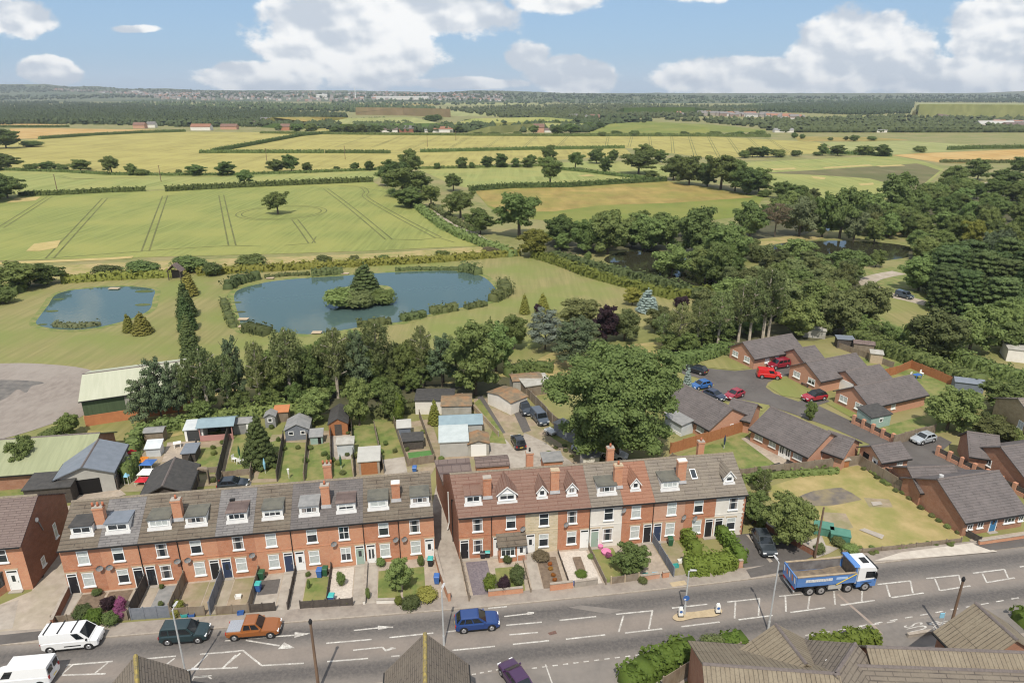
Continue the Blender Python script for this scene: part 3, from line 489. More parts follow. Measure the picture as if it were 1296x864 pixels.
def roadmat():
    m,nt,b=nodes('worn_asphalt'); N=nt.nodes; L=nt.links
    t=N.new('ShaderNodeUVMap'); sp=N.new('ShaderNodeSeparateXYZ'); L.new(t.outputs[0],sp.inputs[0])
    vn=nz(nt,vmap(nt,(.05,.05,1)),1.6,2,.5,0,1)
    md=N.new('ShaderNodeMath'); md.operation='MULTIPLY_ADD'; L.new(vn,md.inputs[0]); md.inputs[1].default_value=.9; md.inputs[2].default_value=-.45
    of=N.new('ShaderNodeMath'); L.new(sp.outputs[1],of.inputs[0]); L.new(md.outputs[0],of.inputs[1])
    r=N.new('ShaderNodeValToRGB'); dv=N.new('ShaderNodeMath'); dv.operation='DIVIDE'; dv.inputs[1].default_value=8; L.new(of.outputs[0],dv.inputs[0]); L.new(dv.outputs[0],r.inputs[0])
    e=r.color_ramp.elements; lt=(.205,.175,.153,1); md_=(.160,.143,.130,1); dk=(.082,.076,.074,1)
    e[0].position=0; e[0].color=(.21,.185,.165,1); e[1].position=1; e[1].color=(.20,.175,.155,1)
    for p,c in ((.06,md_),(.15,dk),(.25,(.10,.092,.088,1)),(.36,md_),(.43,lt),(.57,lt),(.66,md_),(.74,dk),(.84,(.088,.081,.078,1)),(.92,md_)):
        q=e.new(p); q.color=c
    col=mix(nt,nz(nt,vmap(nt),3.5,4,.7),r.outputs[0],mix(nt,.22,r.outputs[0],(.30,.26,.23)))
    col=mix(nt,nz(nt,vmap(nt,(.3,.3,.3)),1.1,4,.6,.45,.7),col,mix(nt,.3,col,(.10,.092,.088)))
    L.new(col,b.inputs['Base Color']); b.inputs['Roughness'].default_value=.85; b.inputs['Specular IOR Level'].default_value=.2; return m
K['road']=roadmat()
K['road2']=mat('side_road_asphalt',(.185,.165,.15),(.155,.14,.128),1.5,c3=(.215,.19,.17),s3=.25,k3=.7)
roadstrip('road',0,8,.05,K['road'])
roadstrip('pavement',-1.75,-.13,.15,K['pave'],side={0:K['pave']})
roadstrip('kerb',-.13,0,.15,K['kerb'],side={1:K['kerb']})
sheet('forecourt',[(-70,30),(90,30),(90,58),(62,56.8),(51,55),(12.6,47.4),(-4,44.8),(-46,40.2),(-70,38)],K['pave'],.02)
roadstrip('lay_by',8,11.2,.046,K['road2'],14,90)
sheet('side_road',[(-4.6,45.5),(-1.5,43.4),(-2.0,38),(-3,25),(8.5,25),(8.2,38),(9.2,43),(12.8,47.8),(4,46.6)],K['road2'],.04)
roadstrip('pavement',8,10,.14,K['pave'],-120,-5.2,{0:K['kerb'],1:K['pave']}); roadstrip('pavement',11.2,13,.14,K['pave'],15,120,{0:K['kerb'],1:K['pave']})
sheet('concrete_apron',pl([(1105,711),(1140,700),(1230,688),(1262,699),(1200,704.5)]),mat('white_concrete',(.50,.45,.39),(.42,.37,.32),1.5),.158)
sheet('tarmac_crossing',pl([(1232,690),(1296,680),(1400,664),(1400,677),(1296,692.5),(1253,697.5)]),K['drive'],.158)
sheet('tarmac_crossing',pl([(944,722),(1012,706),(1030,718),(950,732)]),K['asphalt_patch'],.158)
sheet('tarmac_crossing',pl([(840,736),(868,727),(885,732),(868,742),(840,745)]),K['pave'],.154)
sheet('tactile_paving',pl([(847,738.5),(866,735.5),(870,741),(851,744)]),K['tan'],.160)
sheet('tarmac_crossing',pl([(0,805),(68,798),(72,808),(0,817)]),K['drive'],.158)
# painted markings, each line or symbol its own outline on the road
PZ=[.0555]
def paintline(mb,a,b,w=.13):
    PZ[0]+=.00012; strip(mb,[P(*a),P(*b)],w,K['line'],PZ[0])
mb=MB()
C6=lambda x,y:(x/4.32,720+y/4.32); C7=lambda x,y:(280+x/4.32,720+y/4.32); C8=lambda x,y:(560+x/4.32,720+y/4.32); C9=lambda x,y:(840+x/4.32,670+y/4.32); CA=lambda x,y:(1060+x/4.453,670+y/4.453)
for f,l in ((C6,((365,525,617,505),(340,580,578,573),(520,570,590,512),(750,495,962,476),(865,557,940,557),(865,557,955,488),(1095,466,1296,450),(1075,548,1296,540),(1055,545,1135,470),(1220,540,1290,470),(340,575,400,522))),
  (C7,((0,458,118,445),(118,445,222,528),(10,540,105,460),(0,543,92,538),(222,528,452,515),(575,406,822,385),(920,375,1160,350),(580,506,803,489),(20,393,100,388),(930,478,975,474),(135,390,320,420),(150,380,400,362),(725,336,860,322),(860,322,940,318),(722,444,880,428),(880,428,900,446),(900,443,955,434))),
  (C8,((250,215,352,206),(337,260,465,245),(465,240,500,242),(348,308,543,291),(365,360,522,347),(55,445,287,423),(385,412,583,392),(640,281,840,260),(675,384,890,360),(948,248,1152,228),(1147,230,1128,328),(990,255,963,345),(998,350,1202,327),(22,344,75,338))),
  (C9,((95,532,305,506),(45,430,238,409),(347,397,527,378),(523,378,518,472),(392,398,387,488),(408,494,596,470),(630,366,803,348),(800,348,788,435),(665,366,668,450),(692,454,883,428),(887,336,1087,315),(1085,315,1082,393),(930,337,937,412),(965,414,1152,388),(1170,301,1296,287),(1217,304,1236,370),(1245,373,1296,365))),
  (CA,((225,310,412,290),(410,290,424,360),(275,312,295,380),(305,385,485,358),(500,277,685,258),(683,258,700,325),(548,278,575,345),(578,345,748,318),(762,247,942,225),(940,225,960,273),(815,248,840,300),(838,300,998,273),(1026,212,1051,208),(-20,345,140,323),(18,428,210,400),(0,340,-0,341)))):
    for x0,y0,x1,y1 in l:
        if abs(x0-x1)+abs(y0-y1)>3: paintline(mb,f(x0,y0),f(x1,y1),.16)
for f,x0,y0,x1,y1,n in ((C8,110,588,330,545,5),(C8,480,545,1160,459,12),(C9,760,582,1296,498,6),(CA,110,548,1051,380,11)):
    for k in range(n):
        a=f(x0+(x1-x0)*(k+.15)/n,y0+(y1-y0)*(k+.15)/n); b=f(x0+(x1-x0)*(k+.65)/n,y0+(y1-y0)*(k+.65)/n); paintline(mb,a,b,.13)
paintline(mb,C8(563,522),C8(605,640),.12)
# arrow heads
for f,q in ((C7,[(400,378),(402,347),(488,354)]),(C7,[(310,440),(345,402),(405,434)]),(C7,[(858,335),(856,311),(940,318)]),(C7,[(888,450),(930,428),(957,434),(905,452)]),(C8,[(462,252),(466,235),(502,238),(490,250)])):
    mb.poly([(p.x,p.y,.085) for p in pl([f(*c) for c in q])],K['line'])
tag(mb.build('road_markings'),kind='structure')
# BUS lettering and cage on the lay-by
def word(txt,a,b,size,m,z,name):
    c=bpy.data.curves.new(name,'FONT'); c.body=txt; c.size=size; c.align_x='CENTER'; c.extrude=.001
    o=bpy.data.objects.new(name,c); COL.objects.link(o)
    dg=bpy.context.evaluated_depsgraph_get(); me=bpy.data.meshes.new_from_object(o.evaluated_get(dg)); bpy.data.objects.remove(o)
    me.materials.clear(); me.materials.append(m); return me
A=P(1152,800); B=P(1195,790); d=(B-A); ra=math.atan2(d.y,d.x)
for txt,u,v,sx,nm in (('BUS',1161,796,.80,'bus_lettering'),('STOP',1194,793.5,.66,'stop_lettering')):
    me=word(txt,A,B,1,K['line'],.06,nm); c_=P(u,v)
    o=put(nm,me,None,(c_.x+1.05*math.cos(ra),c_.y+1.05*math.sin(ra),.064),ra+math.pi/2,(sx,3.0,1)); tag(o,kind='structure')
me=word('SLOW',A,B,1.6,K['line'],.06,'slow_lettering') if False else None
mb=MB()
for px in ((288,847),(268,852)): pass
q=P(255,858); strip(mb,[P(242,862),P(246,857),P(263,856),P(268,859)],.13,K['line'],.06); strip(mb,[P(245,856.5),P(268,855)],.1,K['line'],.06); tag(mb.build('road_markings'),kind='structure')
sheet('manhole_cover',pl([(693,801),(703,798),(705,802),(696,804)]),mat('rusty_iron',(.16,.09,.07),(.11,.07,.06),6),.058)
sheet('manhole_cover',pl([(49,728),(56,727.5),(55,731),(49,732)]),K['black'],.075)
sheet('road_patch',pl([(720,769),(735,766),(790,772),(770,777)]),K['road2'],.054)
mb=MB(); strip(mb,[P(1060,752),P(1075,765),P(1104,790),P(1116,803)],.28,mat('trench_repair',(.29,.235,.2),(.26,.21,.18),3),.0545); tag(mb.build('road_patch'),kind='structure')
# ---------------------------------------------------------------- foliage meshes
rng=np.random.default_rng(7)
def np_mesh(name,V,F,mats,mi=None,smooth=False):
    me=bpy.data.meshes.new(name); k=F.shape[1]
    me.vertices.add(len(V)); me.vertices.foreach_set('co',np.ascontiguousarray(V,dtype=np.float32).ravel())
    me.loops.add(F.size); me.loops.foreach_set('vertex_index',np.ascontiguousarray(F,dtype=np.int32).ravel())
    me.polygons.add(len(F)); me.polygons.foreach_set('loop_start',np.arange(0,F.size,k,dtype=np.int32))
    if mi is not None: me.polygons.foreach_set('material_index',np.asarray(mi,dtype=np.int32))
    for m in mats: me.materials.append(m)
    me.update(calc_edges=True); return me
def quads(C,Nn,size,asp=.75):
    """leaf faces at centres C with normals Nn"""
    n=len(C); Nn=Nn/np.linalg.norm(Nn,axis=1,keepdims=True)
    r=rng.normal(size=(n,3)); a=np.cross(Nn,r); a/=np.linalg.norm(a,axis=1,keepdims=True)+1e-9; b=np.cross(Nn,a)
    s=(size*rng.uniform(.55,1.35,n))[:,None]
    V=np.stack([C-a*s-b*s*asp*.6,C+a*s*.9-b*s*asp,C+a*s+b*s*asp*.7,C-a*s*.8+b*s*asp],1).reshape(-1,3)
    return V,np.arange(n*4).reshape(n,4)
def sph(n):
    d=rng.normal(size=(n,3)); return d/np.linalg.norm(d,axis=1,keepdims=True)
OCT=np.array([(1,0,0),(-1,0,0),(0,1,0),(0,-1,0),(0,0,1),(0,0,-1)],float)
def core(c,r):
    # low blob of 8 quads x 3 that stops light between the leaves of a clump
    V=[];F=[]
    for k,(z,q) in enumerate(((-.85,.5),(-.3,.95),(.35,.93),(.85,.5))):
        for i in range(8):
            t=i*math.pi/4+k*.4; j=rng.uniform(.85,1.1); V.append((c[0]+math.cos(t)*q*r[0]*j,c[1]+math.sin(t)*q*r[1]*j,c[2]+z*r[2]*j))
    for k in range(3):
        for i in range(8): F.append((k*8+i,k*8+(i+1)%8,k*8+8+(i+1)%8,k*8+8+i))
    F.append((24,25,26,27)); F.append((27,28,29,24)); F.append((29,30,31,24)) 
    return np.array(V),np.array(F)
def crown(name,clumps,n,leaf,m,up=.25,jit=.75,cores=.72,deep=.72):
    """clumps: (centre, radii). leaves lie through the outer part of every clump's volume"""
    w=np.array([r[0]*r[1]+r[1]*r[2]+r[0]*r[2] for c,r in clumps]); cnt=np.maximum(4,(n*w/w.sum()).astype(int))
    VV=[];FF=[];o=0
    for (c,r),k in zip(clumps,cnt):
        c=np.array(c);r=np.array(r); d=sph(k); d[:,2]=np.where(d[:,2]<-.45,-d[:,2]*.6,d[:,2]); d/=np.linalg.norm(d,axis=1,keepdims=True)
        C=c+d*r*rng.uniform(deep,1.12,(k,1)); nn=d+np.array([0,0,up])+rng.normal(size=(k,3))*jit*.5
        V,F=quads(C,nn,leaf); VV.append(V); FF.append(F+o); o+=len(V)
        if cores:
            V,F=core(c,r*cores); VV.append(V); FF.append(F+o); o+=len(V)
    return np_mesh(name,np.concatenate(VV),np.concatenate(FF),[m])
def broad_clumps(n,zlo=.14,flat=1.,seed=0,rc=.2,open_=0,lobes=10):
    """clumps gathered in a few uneven lobes, so that the outline is broken and dark gaps show between them"""
    r=random.Random(seed); out=[]; cz=(1+zlo)/2; hz=(1-zlo)/2; per=max(3,n//lobes)
    for l in range(lobes):
        t=l*2.399963+r.random()*.8; zz=-.92+1.75*(l+.5)/lobes+r.uniform(-.10,.10); q=math.sqrt(max(.18,1-min(1,abs(zz))**2.4)); k=r.uniform(.24,.34)
        if l==lobes-1: q*=.3; zz=.74
        lx,ly,lz=math.cos(t)*q*k,math.sin(t)*q*k,cz+zz*hz*.72; lr=r.uniform(.15,.215)
        out.append(((lx,ly,lz),(lr*.72,lr*.72,lr*.62*flat)))
        for m in range(per):
            u=m*2.4+r.random(); w=r.uniform(-.55,.95); s=math.sqrt(max(0,1-w*w)); rr=rc*r.uniform(.55,1.05); kk=lr*r.uniform(.75,1.1)
            out.append(((lx+math.cos(u)*s*kk,ly+math.sin(u)*s*kk,min(.99-rr*.5,max(zlo+.02,lz+w*kk*.85))),(rr,rr,rr*.72*flat)))
    out.append(((0,0,cz-.03),(.29,.29,hz*.72)))
    return out
M3={}
def tm(kind):
    """unit crown and trunk meshes, height 1 and width 1, made once per kind"""
    if kind in M3: return M3[kind]
    r=random.Random(hash(kind)%1000 if False else sum(map(ord,kind)))
    k=kind.rstrip('0123456789'); sd=sum(map(ord,kind))
    B=MB(); bk=K['bark']
    def limbs(z0,z1,n,rad,tr,m,spread=.3):
        B.tube((0,0,0),(0.01,0,z0),tr,tr*.8,7,m); B.tube((.01,0,z0),(0,.02,z1),tr*.8,tr*.3,6,m)
        for i in range(n):
            t=i*2.4+r.random(); z=z0+(z1-z0)*r.uniform(.0,.6)
            B.tube((0,0,z),(math.cos(t)*spread*r.uniform(.6,1),math.sin(t)*spread*r.uniform(.6,1),min(z1,z+r.uniform(.12,.3))),tr*.45,tr*.15,5,m)
    if k=='broad': me=crown(kind,broad_clumps(r.choice((40,50)),.0,1.1,sd,.12,.2),5600,.0185,K['l_oak']); limbs(.3,.75,5,0,.035,bk)
    elif k=='oak': me=crown(kind,broad_clumps(40,.14,1,sd,.12,.3,9),5200,.018,K['l_oak'],cores=.6); limbs(.3,.8,7,0,.045,bk)
    elif k=='ash':
        cl=broad_clumps(140,.0,1.1,sd,.085,.14,16); cl=[c for c in cl[:-1]]+[((0,0,.45),(.32,.32,.34)),((.06,.08,.58),(.25,.24,.24))]
        me=crown(kind,cl,42000,.0082,K['l_ash'],cores=.75,jit=.9); limbs(.3,.8,8,0,.035,bk)
    elif k=='birch':
        cl=[]
        for i in range(24):
            z=.36+.61*(i+.5)/24; q=math.sin(math.pi*min(1,max(0,(z-.22)/.82)))**.7; t=i*2.4+r.random()
            for kk in range(2):
                d=r.uniform(.12,.38)*q; tt=t+kk*2.9; cl.append(((math.cos(tt)*d,math.sin(tt)*d,z-.03*r.random()),(.085*q+.025,.085*q+.025,.05+.04*q)))
        me=crown(kind,cl,5000,.0135,K['l_birch'],up=.05,jit=1.3,cores=.0,deep=.35)
        B.tube((0,0,0),(.012,0,.45),.036,.030,7,K['birchbark']); B.tube((.012,0,.45),(-.01,.01,.96),.030,.010,6,K['birchbark'])
        for i in range(9):
            t=i*2.4; z=.32+.055*i; B.tube((.01,0,z),(math.cos(t)*.28,math.sin(t)*.28,z+.10),.012,.004,4,K['birchbark'])
    elif k=='pine':
        cl=[]
        for i in range(34):
            z=.26+.70*(i+.5)/34; q=.55 if z>.85 else 1-.45*max(0,(z-.5)/.4); t=i*2.4+r.random(); d=r.uniform(.18,.42)*q
            cl.append(((math.cos(t)*d,math.sin(t)*d,z),(.16*q,.16*q,.065)))
        me=crown(kind,cl,6000,.0155,K['l_pine'],up=.4,cores=.55); limbs(.5,.95,9,0,.024,K['bark'],.32)
    elif k in('cone','spruce'):
        cl=[]; nl=13 if k=='cone' else 10
        for i in range(nl):
            z=.06+.88*i/nl; q=(1-z)**.8*.44+.02
            for j in range(7 if i<nl-3 else 4):
                t=j*.9+i*1.3+r.random()*.3; cl.append(((math.cos(t)*q*.68,math.sin(t)*q*.68,z+r.uniform(-.02,.02)),(q*.42+.02,q*.42+.02,.055)))
            cl.append(((0,0,z),(q*.6,q*.6,.06)))
        cl.append(((0,0,.96),(.03,.03,.05))); me=crown(kind,cl,4600,.0165,K['l_fir'],up=.3,cores=.8); B.tube((0,0,0),(0,0,.9),.03,.006,6,bk)
    elif k=='block':
        cl=[]
        for i in range(9):
            z=.08+.84*i/9; q=.40*(1-.55*max(0,z-.45)/.5)
            for j in range(8):
                t=j*.785+i*.5+r.random()*.3; cl.append(((math.cos(t)*q,math.sin(t)*q,z+r.uniform(-.03,.03)),(.16,.16,.05)))
            cl.append(((0,0,z),(q*.8,q*.8,.08)))
        me=crown(kind,cl,5200,.017,K['l_fir'],up=.35,cores=.75); B.tube((0,0,0),(0,0,.8),.03,.006,6,bk)
    elif k=='column':
        cl=[((r.uniform(-.1,.1),r.uniform(-.1,.1),.05+.9*i/11),(.42*math.sin(math.pi*(.16+.8*i/11))**.6,)*2+(.09,)) for i in range(12)]
        me=crown(kind,cl,1500,.05,K['l_fir'],up=.5,cores=.85); B.tube((0,0,0),(0,0,.2),.08,.06,6,bk)
    elif k=='willow':
        cl=broad_clumps(40,.0,1.3,sd,.13,.1,9); me=crown(kind,cl,5000,.0175,K['l_willow'],up=-.1,cores=.65,jit=1.1); limbs(.3,.7,5,0,.035,bk)
    elif k=='bush':
        cl=[((math.cos(i*2.4)*.27*r.uniform(.4,1.15),math.sin(i*2.4)*.27*r.uniform(.4,1.15),r.uniform(.18,.74)),(r.uniform(.14,.24),)*2+(r.uniform(.16,.24),)) for i in range(13)]+[((0,0,.36),(.42,.42,.36))]
        me=crown(kind,cl,2200,.030,K['l_mid'],cores=.8); B.tube((0,0,0),(0,0,.3),.04,.02,5,bk)
    elif k=='sparse':
        cl=broad_clumps(22,.3,.6,sd,.11,.2); me=crown(kind,cl[:-1],2200,.016,K['l_olive'],cores=.0); limbs(.42,.85,11,0,.026,bk,.38)
    M3[kind]=(me,B.mesh(kind+'_trunk')); return M3[kind]
def tree(kind,u,vb,vt,wpx,leaf,name,label,cat='tree',group=None,rz=None,hk=1.0,loc=None,h=None,w=None):
    p=P(u,vb) if loc is None else Vector(loc)
    if h is None:
        h=max(.3,htop(p,vt))*hk; w=wpx*dep(p)/FPX
    me,tr=tm(kind)
    o=thing(name,label,cat,p,random.uniform(0,6.28) if rz is None else rz,group)
    big=not kind.startswith('bush')
    c=put('crown' if big else 'foliage',me,o,sc=(w,w,h))
    c.material_slots[0].link='OBJECT'; c.material_slots[0].material=K[leaf]
    t=put('trunk' if big else 'stem',tr,o,sc=((w+h)/2*.8,(w+h)/2*.8,h)); return o
def hedge(name,px,w,h,leaf,label,dens=26,size=.13,cat='hedge',pts=None,taper=.0,group=None,kind=None,z0=0,rag=.12):
    """clipped or loose hedge along a line: a dense core with leaf faces over its top and sides"""
    pts=pts or pl(px); o0=Vector((pts[0].x,pts[0].y,z0)); V=[];F=[];n=0
    for a,b in zip(pts,pts[1:]):
        a=a-o0;b=b-o0; L=(b-a).length; d=(b-a).normalized(); q=Vector((-d.y,d.x,0)); k=max(1,int(L/1.2))
        for i in range(k):
            hh=h*(1+rag*(rng.random()-.5)*2)*.93; ww=w*(1+rag*.6*(rng.random()-.5)*2)*.46
            s0=a+(b-a)*(i/k); s1=a+(b-a)*((i+1)/k)
            v=[s0-q*ww,s1-q*ww,s1+q*ww,s0+q*ww]; tp=[s0-q*ww*.8,s1-q*ww*.8,s1+q*ww*.8,s0+q*ww*.8]
            V+=[(p.x,p.y,0) for p in v]+[(p.x,p.y,hh) for p in tp]; F+=[(n+4,n+5,n+6,n+7),(n,n+1,n+5,n+4),(n+2,n+3,n+7,n+6),(n+1,n+2,n+6,n+5),(n+3,n,n+4,n+7)]; n+=8
    VV=[np.array(V,float)]; FF=[np.array(F)]
    for a,b in zip(pts,pts[1:]):
        a=np.array(a-o0);b=np.array(b-o0); L=np.linalg.norm(b-a); d=(b-a)/max(L,1e-6); q=np.array([-d[1],d[0],0]); k=int(L*(w+2*h)*dens)
        t=rng.random(k)[:,None]; s=rng.random(k)*(w+2*h)
        side=np.where(s<h,-1,np.where(s>h+w,1,0)); zz=np.where(side==-1,s,np.where(side==1,w+2*h-s,h)); lat=np.where(side==0,s-h-w/2,side*w/2)
        lump=1+rag*np.sin(t[:,0]*L*2.1)+rag*.6*np.sin(t[:,0]*L*5.3+1)
        C=a+(b-a)*t+q*(lat*lump)[:,None]; C[:,2]=zz*lump; C+=rng.normal(size=C.shape)*size*.35
        nn=q*side[:,None]+np.array([0,0,1])*(np.where(side==0,1.,.25))[:,None]+rng.normal(size=C.shape)*.45
        v,f=quads(C,nn,size); VV.append(v); FF.append(f+n); n+=len(v)
    o=put(name,np_mesh(name,np.concatenate(VV),np.concatenate(FF),[K[leaf]]),None,o0)
    return tag(o,label,cat,group,kind)
# ---------------------------------------------------------------- far country: hills, woods, town
RID=[]
PROF=((-1,0),(-.45,.42),(-.17,.82),(0,1))
def ridge(px,D,m,thick=1500,step=14,rag=.8):
    us=np.arange(px[0][0],px[-1][0]+1,step*.25); vs=np.interp(us,[p[0] for p in px],[p[1] for p in px]); H_=[]
    V=[];F=[]
    for i,(u,v) in enumerate(zip(us,vs)):
        x=(u-648)/FPX*(D*math.cos(TILT)+20); h=max(3,htop(Vector((x,D,0)),v))+rng.normal()*rag; H_.append((x,h))
        V+=[(x,D+k*thick,h*q) for k,q in PROF]+[(x*1.05,D+thick*.5,h*.6),(x*1.1,D+thick,0)]
    RID.append((D,thick,np.array(H_))); n=6
    for i in range(len(us)-1):
        for k in range(n-1): F.append((i*n+k,(i+1)*n+k,(i+1)*n+k+1,i*n+k+1))
    return tag(put('hills',np_mesh('hills',np.array(V),np.array(F),[m],smooth=True)),kind='structure')
def ground_z(x,y):
    z=0
    for D,t,H_ in RID:
        k=(y-D)/t
        if -1<k<=0: z=max(z,float(np.interp(x,H_[:,0],H_[:,1]))*float(np.interp(k,[p[0] for p in PROF],[p[1] for p in PROF])))
    return z
def PT(u,v):
    """where the sight line of a pixel meets the far terrain"""
    a=P(u,v,-400); d=(a-Vector((0,0,CH))); d/=d.y; y=900.
    while y<7000:
        if CH+d.z*y<=ground_z(d.x*y,y): break
        y+=25
    return Vector((d.x*y,y,ground_z(d.x*y,y)))
hm=mat('wooded_hill',(.052,.07,.032),(.075,.095,.045),.012,c3=(.17,.165,.085),s3=.0022,k3=.55); wood_=0; hm2=mat('mixed_hill',(.075,.088,.045),(.13,.13,.07),.008,c3=(.22,.2,.13),s3=.0028,k3=.75)
ridge([(-300,104),(-60,107),(60,106.5),(90,110),(125,109),(160,113),(210,112),(250,114),(300,114.5),(440,114.5),(560,117),(700,118),(1500,118)],6200,hm,2200)
ridge([(500,119),(560,117),(600,114.5),(640,115),(720,118),(780,119.5),(840,121),(900,120)],5200,hm,1500)
ridge([(780,119),(830,117.5),(900,119.5),(1000,120),(1080,118.5),(1140,119.5),(1250,117.5),(1290,115.5),(1500,114)],6600,hm2,1800)
ridge([(700,122),(780,121),(860,121.5),(900,124),(1000,124)],4300,hm,900)
def blobs(n,px,hmin,hmax,leaf,con=.3,wide=.6,seed=1,world=None):
    """many tree crowns of a far wood merged in one mesh; px: pixel outline the feet stand in"""
    r=np.random.default_rng(seed); pts=np.array(px,float); lo=pts.min(0); hi=pts.max(0); Q=[]
    while len(Q)<n:
        c=lo+r.random(2)*(hi-lo); ins=False; j=len(pts)-1
        for i in range(len(pts)):
            if (pts[i][1]>c[1])!=(pts[j][1]>c[1]) and c[0]<(pts[j][0]-pts[i][0])*(c[1]-pts[i][1])/(pts[j][1]-pts[i][1])+pts[i][0]: ins=not ins
            j=i
        if ins: Q.append(c)
    V=[];F=[];o=0
    for u,v in Q:
        p=PT(u,v); h=r.uniform(hmin,hmax); w=h*wide*r.uniform(.75,1.25)
        if r.random()<con: prof=((0,.30),(.3,.46),(.65,.26),(1,.03))
        else: prof=((0,.34),(.35,.5),(.75,.38),(1,.06))
        for z,q in prof:
            a0=r.random()*6
            for i in range(6):
                jj=r.uniform(.75,1.25); V.append((p.x+math.cos(a0+i*1.047)*q*w*jj,p.y+math.sin(a0+i*1.047)*q*w*jj,p.z+h*z*r.uniform(.92,1.06)-1))
        for k in range(3):
            for i in range(6): F.append((o+k*6+i,o+k*6+(i+1)%6,o+k*6+6+(i+1)%6,o+k*6+6+i))
        F.append((o+18,o+19,o+20,o+21)); F.append((o+21,o+22,o+23,o+18)); o+=24
    return np_mesh('far_wood',np.array(V),np.array(F),[K[leaf]])
def wood(n,px,hmin,hmax,leaf,label,con=.3,wide=.6,seed=1):
    return tag(put('far_woodland',blobs(n,px,hmin,hmax,leaf,con,wide,seed)),label,'woodland',kind='stuff')
wood(9500,[(-160,160),(-160,131),(0,130),(60,129.5),(150,133),(240,138),(330,143),(420,147),(440,150),(400,154),(330,156),(250,158),(100,157)],10,12.5,'l_farc','dark conifer plantation stretching behind the tan fields',.3,.62,2)
wood(1900,[(-160,161),(0,157.5),(120,158),(230,161),(330,161),(420,165),(440,159),(330,155),(100,155),(-160,154)],6,11,'l_far','mixed broadleaf belt in front of the conifer plantation',.1,.8,3)
wood(900,[(130,133),(300,140),(520,143),(560,139),(470,134),(300,131),(180,129)],10,15,'l_far','wooded belt between the plantation and the far town',.2,.8,4)
wood(2600,[(640,150),(700,156),(760,150),(860,150),(960,143),(1000,138),(880,134),(780,132),(640,135),(560,139)],8,12,'l_far','broad dark wood across the middle distance',.25,.8,5)
wood(4600,[(905,139),(1000,143),(1090,146),(1150,144),(1156,135),(1158,129.5),(1296,130),(1440,130),(1440,126),(1296,126),(1120,127.5),(1010,132)],11,14,'l_farc','conifer ridge wood above the far estate',.6,.55,6)
wood(3600,[(830,151),(960,162),(1000,172),(1130,174),(1200,182),(1296,186),(1440,188),(1440,150),(1296,152),(1180,147),(1080,150),(1010,153),(900,152)],5,10,'l_far','scrubby mixed woodland spreading beyond the tan field',.1,1.0,7)
wood(700,[(420,136),(600,133),(760,131),(900,131),(1160,129),(1160,124.5),(900,124),(640,124),(420,128)],9,14,'l_far','thin woods on the plain before the hills',.2,1.2,8)
wood(1500,[(-160,109),(0,108.5),(120,111),(300,116.5),(620,119.5),(640,123),(440,119),(300,122),(180,118),(60,117),(-160,122)],8,13,'l_far','wooded upper slopes of the far hills',.2,1.3,21)
wood(900,[(500,121),(600,116.5),(700,119),(860,122),(1000,122.5),(1440,119),(1440,125),(900,125),(640,124),(560,123)],8,13,'l_far','wooded far ridge beyond the plain',.2,1.4,22)
wood(500,[(440,157),(480,154),(520,158),(520,162),(450,163)],6,10,'l_far','copse among the far green fields',.1,1,9)
wood(900,[(-140,130),(180,124),(460,124.5),(640,124),(640,120.5),(460,120.5),(180,120.5),(-140,122)],9,14,'l_far','treed slopes around the far town',.2,1.3,10)
wood(420,[(420,167.5),(540,168.5),(560,163.5),(630,158),(640,161),(600,167),(700,169),(745,169),(780,160),(830,154),(760,150),(690,158),(650,163.5),(700,168.5),(560,170),(430,170)],7,12,'l_far','trees around the far farmsteads',.1,1,11)
# the far town: hundreds of small roofs that read as one mass
def town(n,px,label,seed,hs=6.5):
    r=random.Random(seed); mb=MB(); pts=px; cols=[mat('far_wall',(.33,.29,.25)),mat('far_brick',(.27,.19,.15)),mat('far_white',(.52,.5,.47))]; rf=[mat('far_slate',(.19,.175,.17)),mat('far_tile',(.30,.15,.10))]
    for i in range(n):
        k=r.random()*(len(px)-1); a=px[int(k)]; b=px[int(k)+1]; t=k-int(k)
        p=PT(a[0]+(b[0]-a[0])*t,a[1]+(b[1]-a[1])*t+r.uniform(-1,1)*a[2]); l=r.uniform(8,20); d=r.uniform(7,9); h=r.uniform(.75,1.1)*hs+p.z; g0=p.z
        m=r.choice(cols+cols[:1]); q=r.choice(rf[:1]*4+rf[1:]); x,y=p.x,p.y; em=g0+(h-g0)*.62
        mb.box(x-l/2,x+l/2,y-d/2,y+d/2,g0-2,em,m)
        mb.poly([(x-l/2,y-d/2-.3,em),(x+l/2,y-d/2-.3,em),(x+l/2,y,h),(x-l/2,y,h)],q); mb.poly([(x+l/2,y+d/2+.3,em),(x-l/2,y+d/2+.3,em),(x-l/2,y,h),(x+l/2,y,h)],q)
        mb.poly([(x-l/2,y-d/2,em),(x-l/2,y+d/2,em),(x-l/2,y,h*.98)],m); mb.poly([(x+l/2,y-d/2,em),(x+l/2,y+d/2,em),(x+l/2,y,h*.98)],m)
    return tag(mb.build('far_town'),label,'town',kind='stuff')
town(620,[(60,114,1),(170,119,2),(200,122,4),(250,122,5),(340,122.5,6),(440,123,5.5),(500,122,4),(560,123,4),(640,124.5,3)],'far town of small roofs below the horizon',3,11)
town(90,[(850,145.5,1),(905,147,.8),(960,148,.8),(1012,152,1)],'far estate of terraced roofs before the ridge wood',4,9)
town(26,[(1245,160,1),(1296,161,1.2)],'far works of long pale roofs by the scrub woodland',5,9)
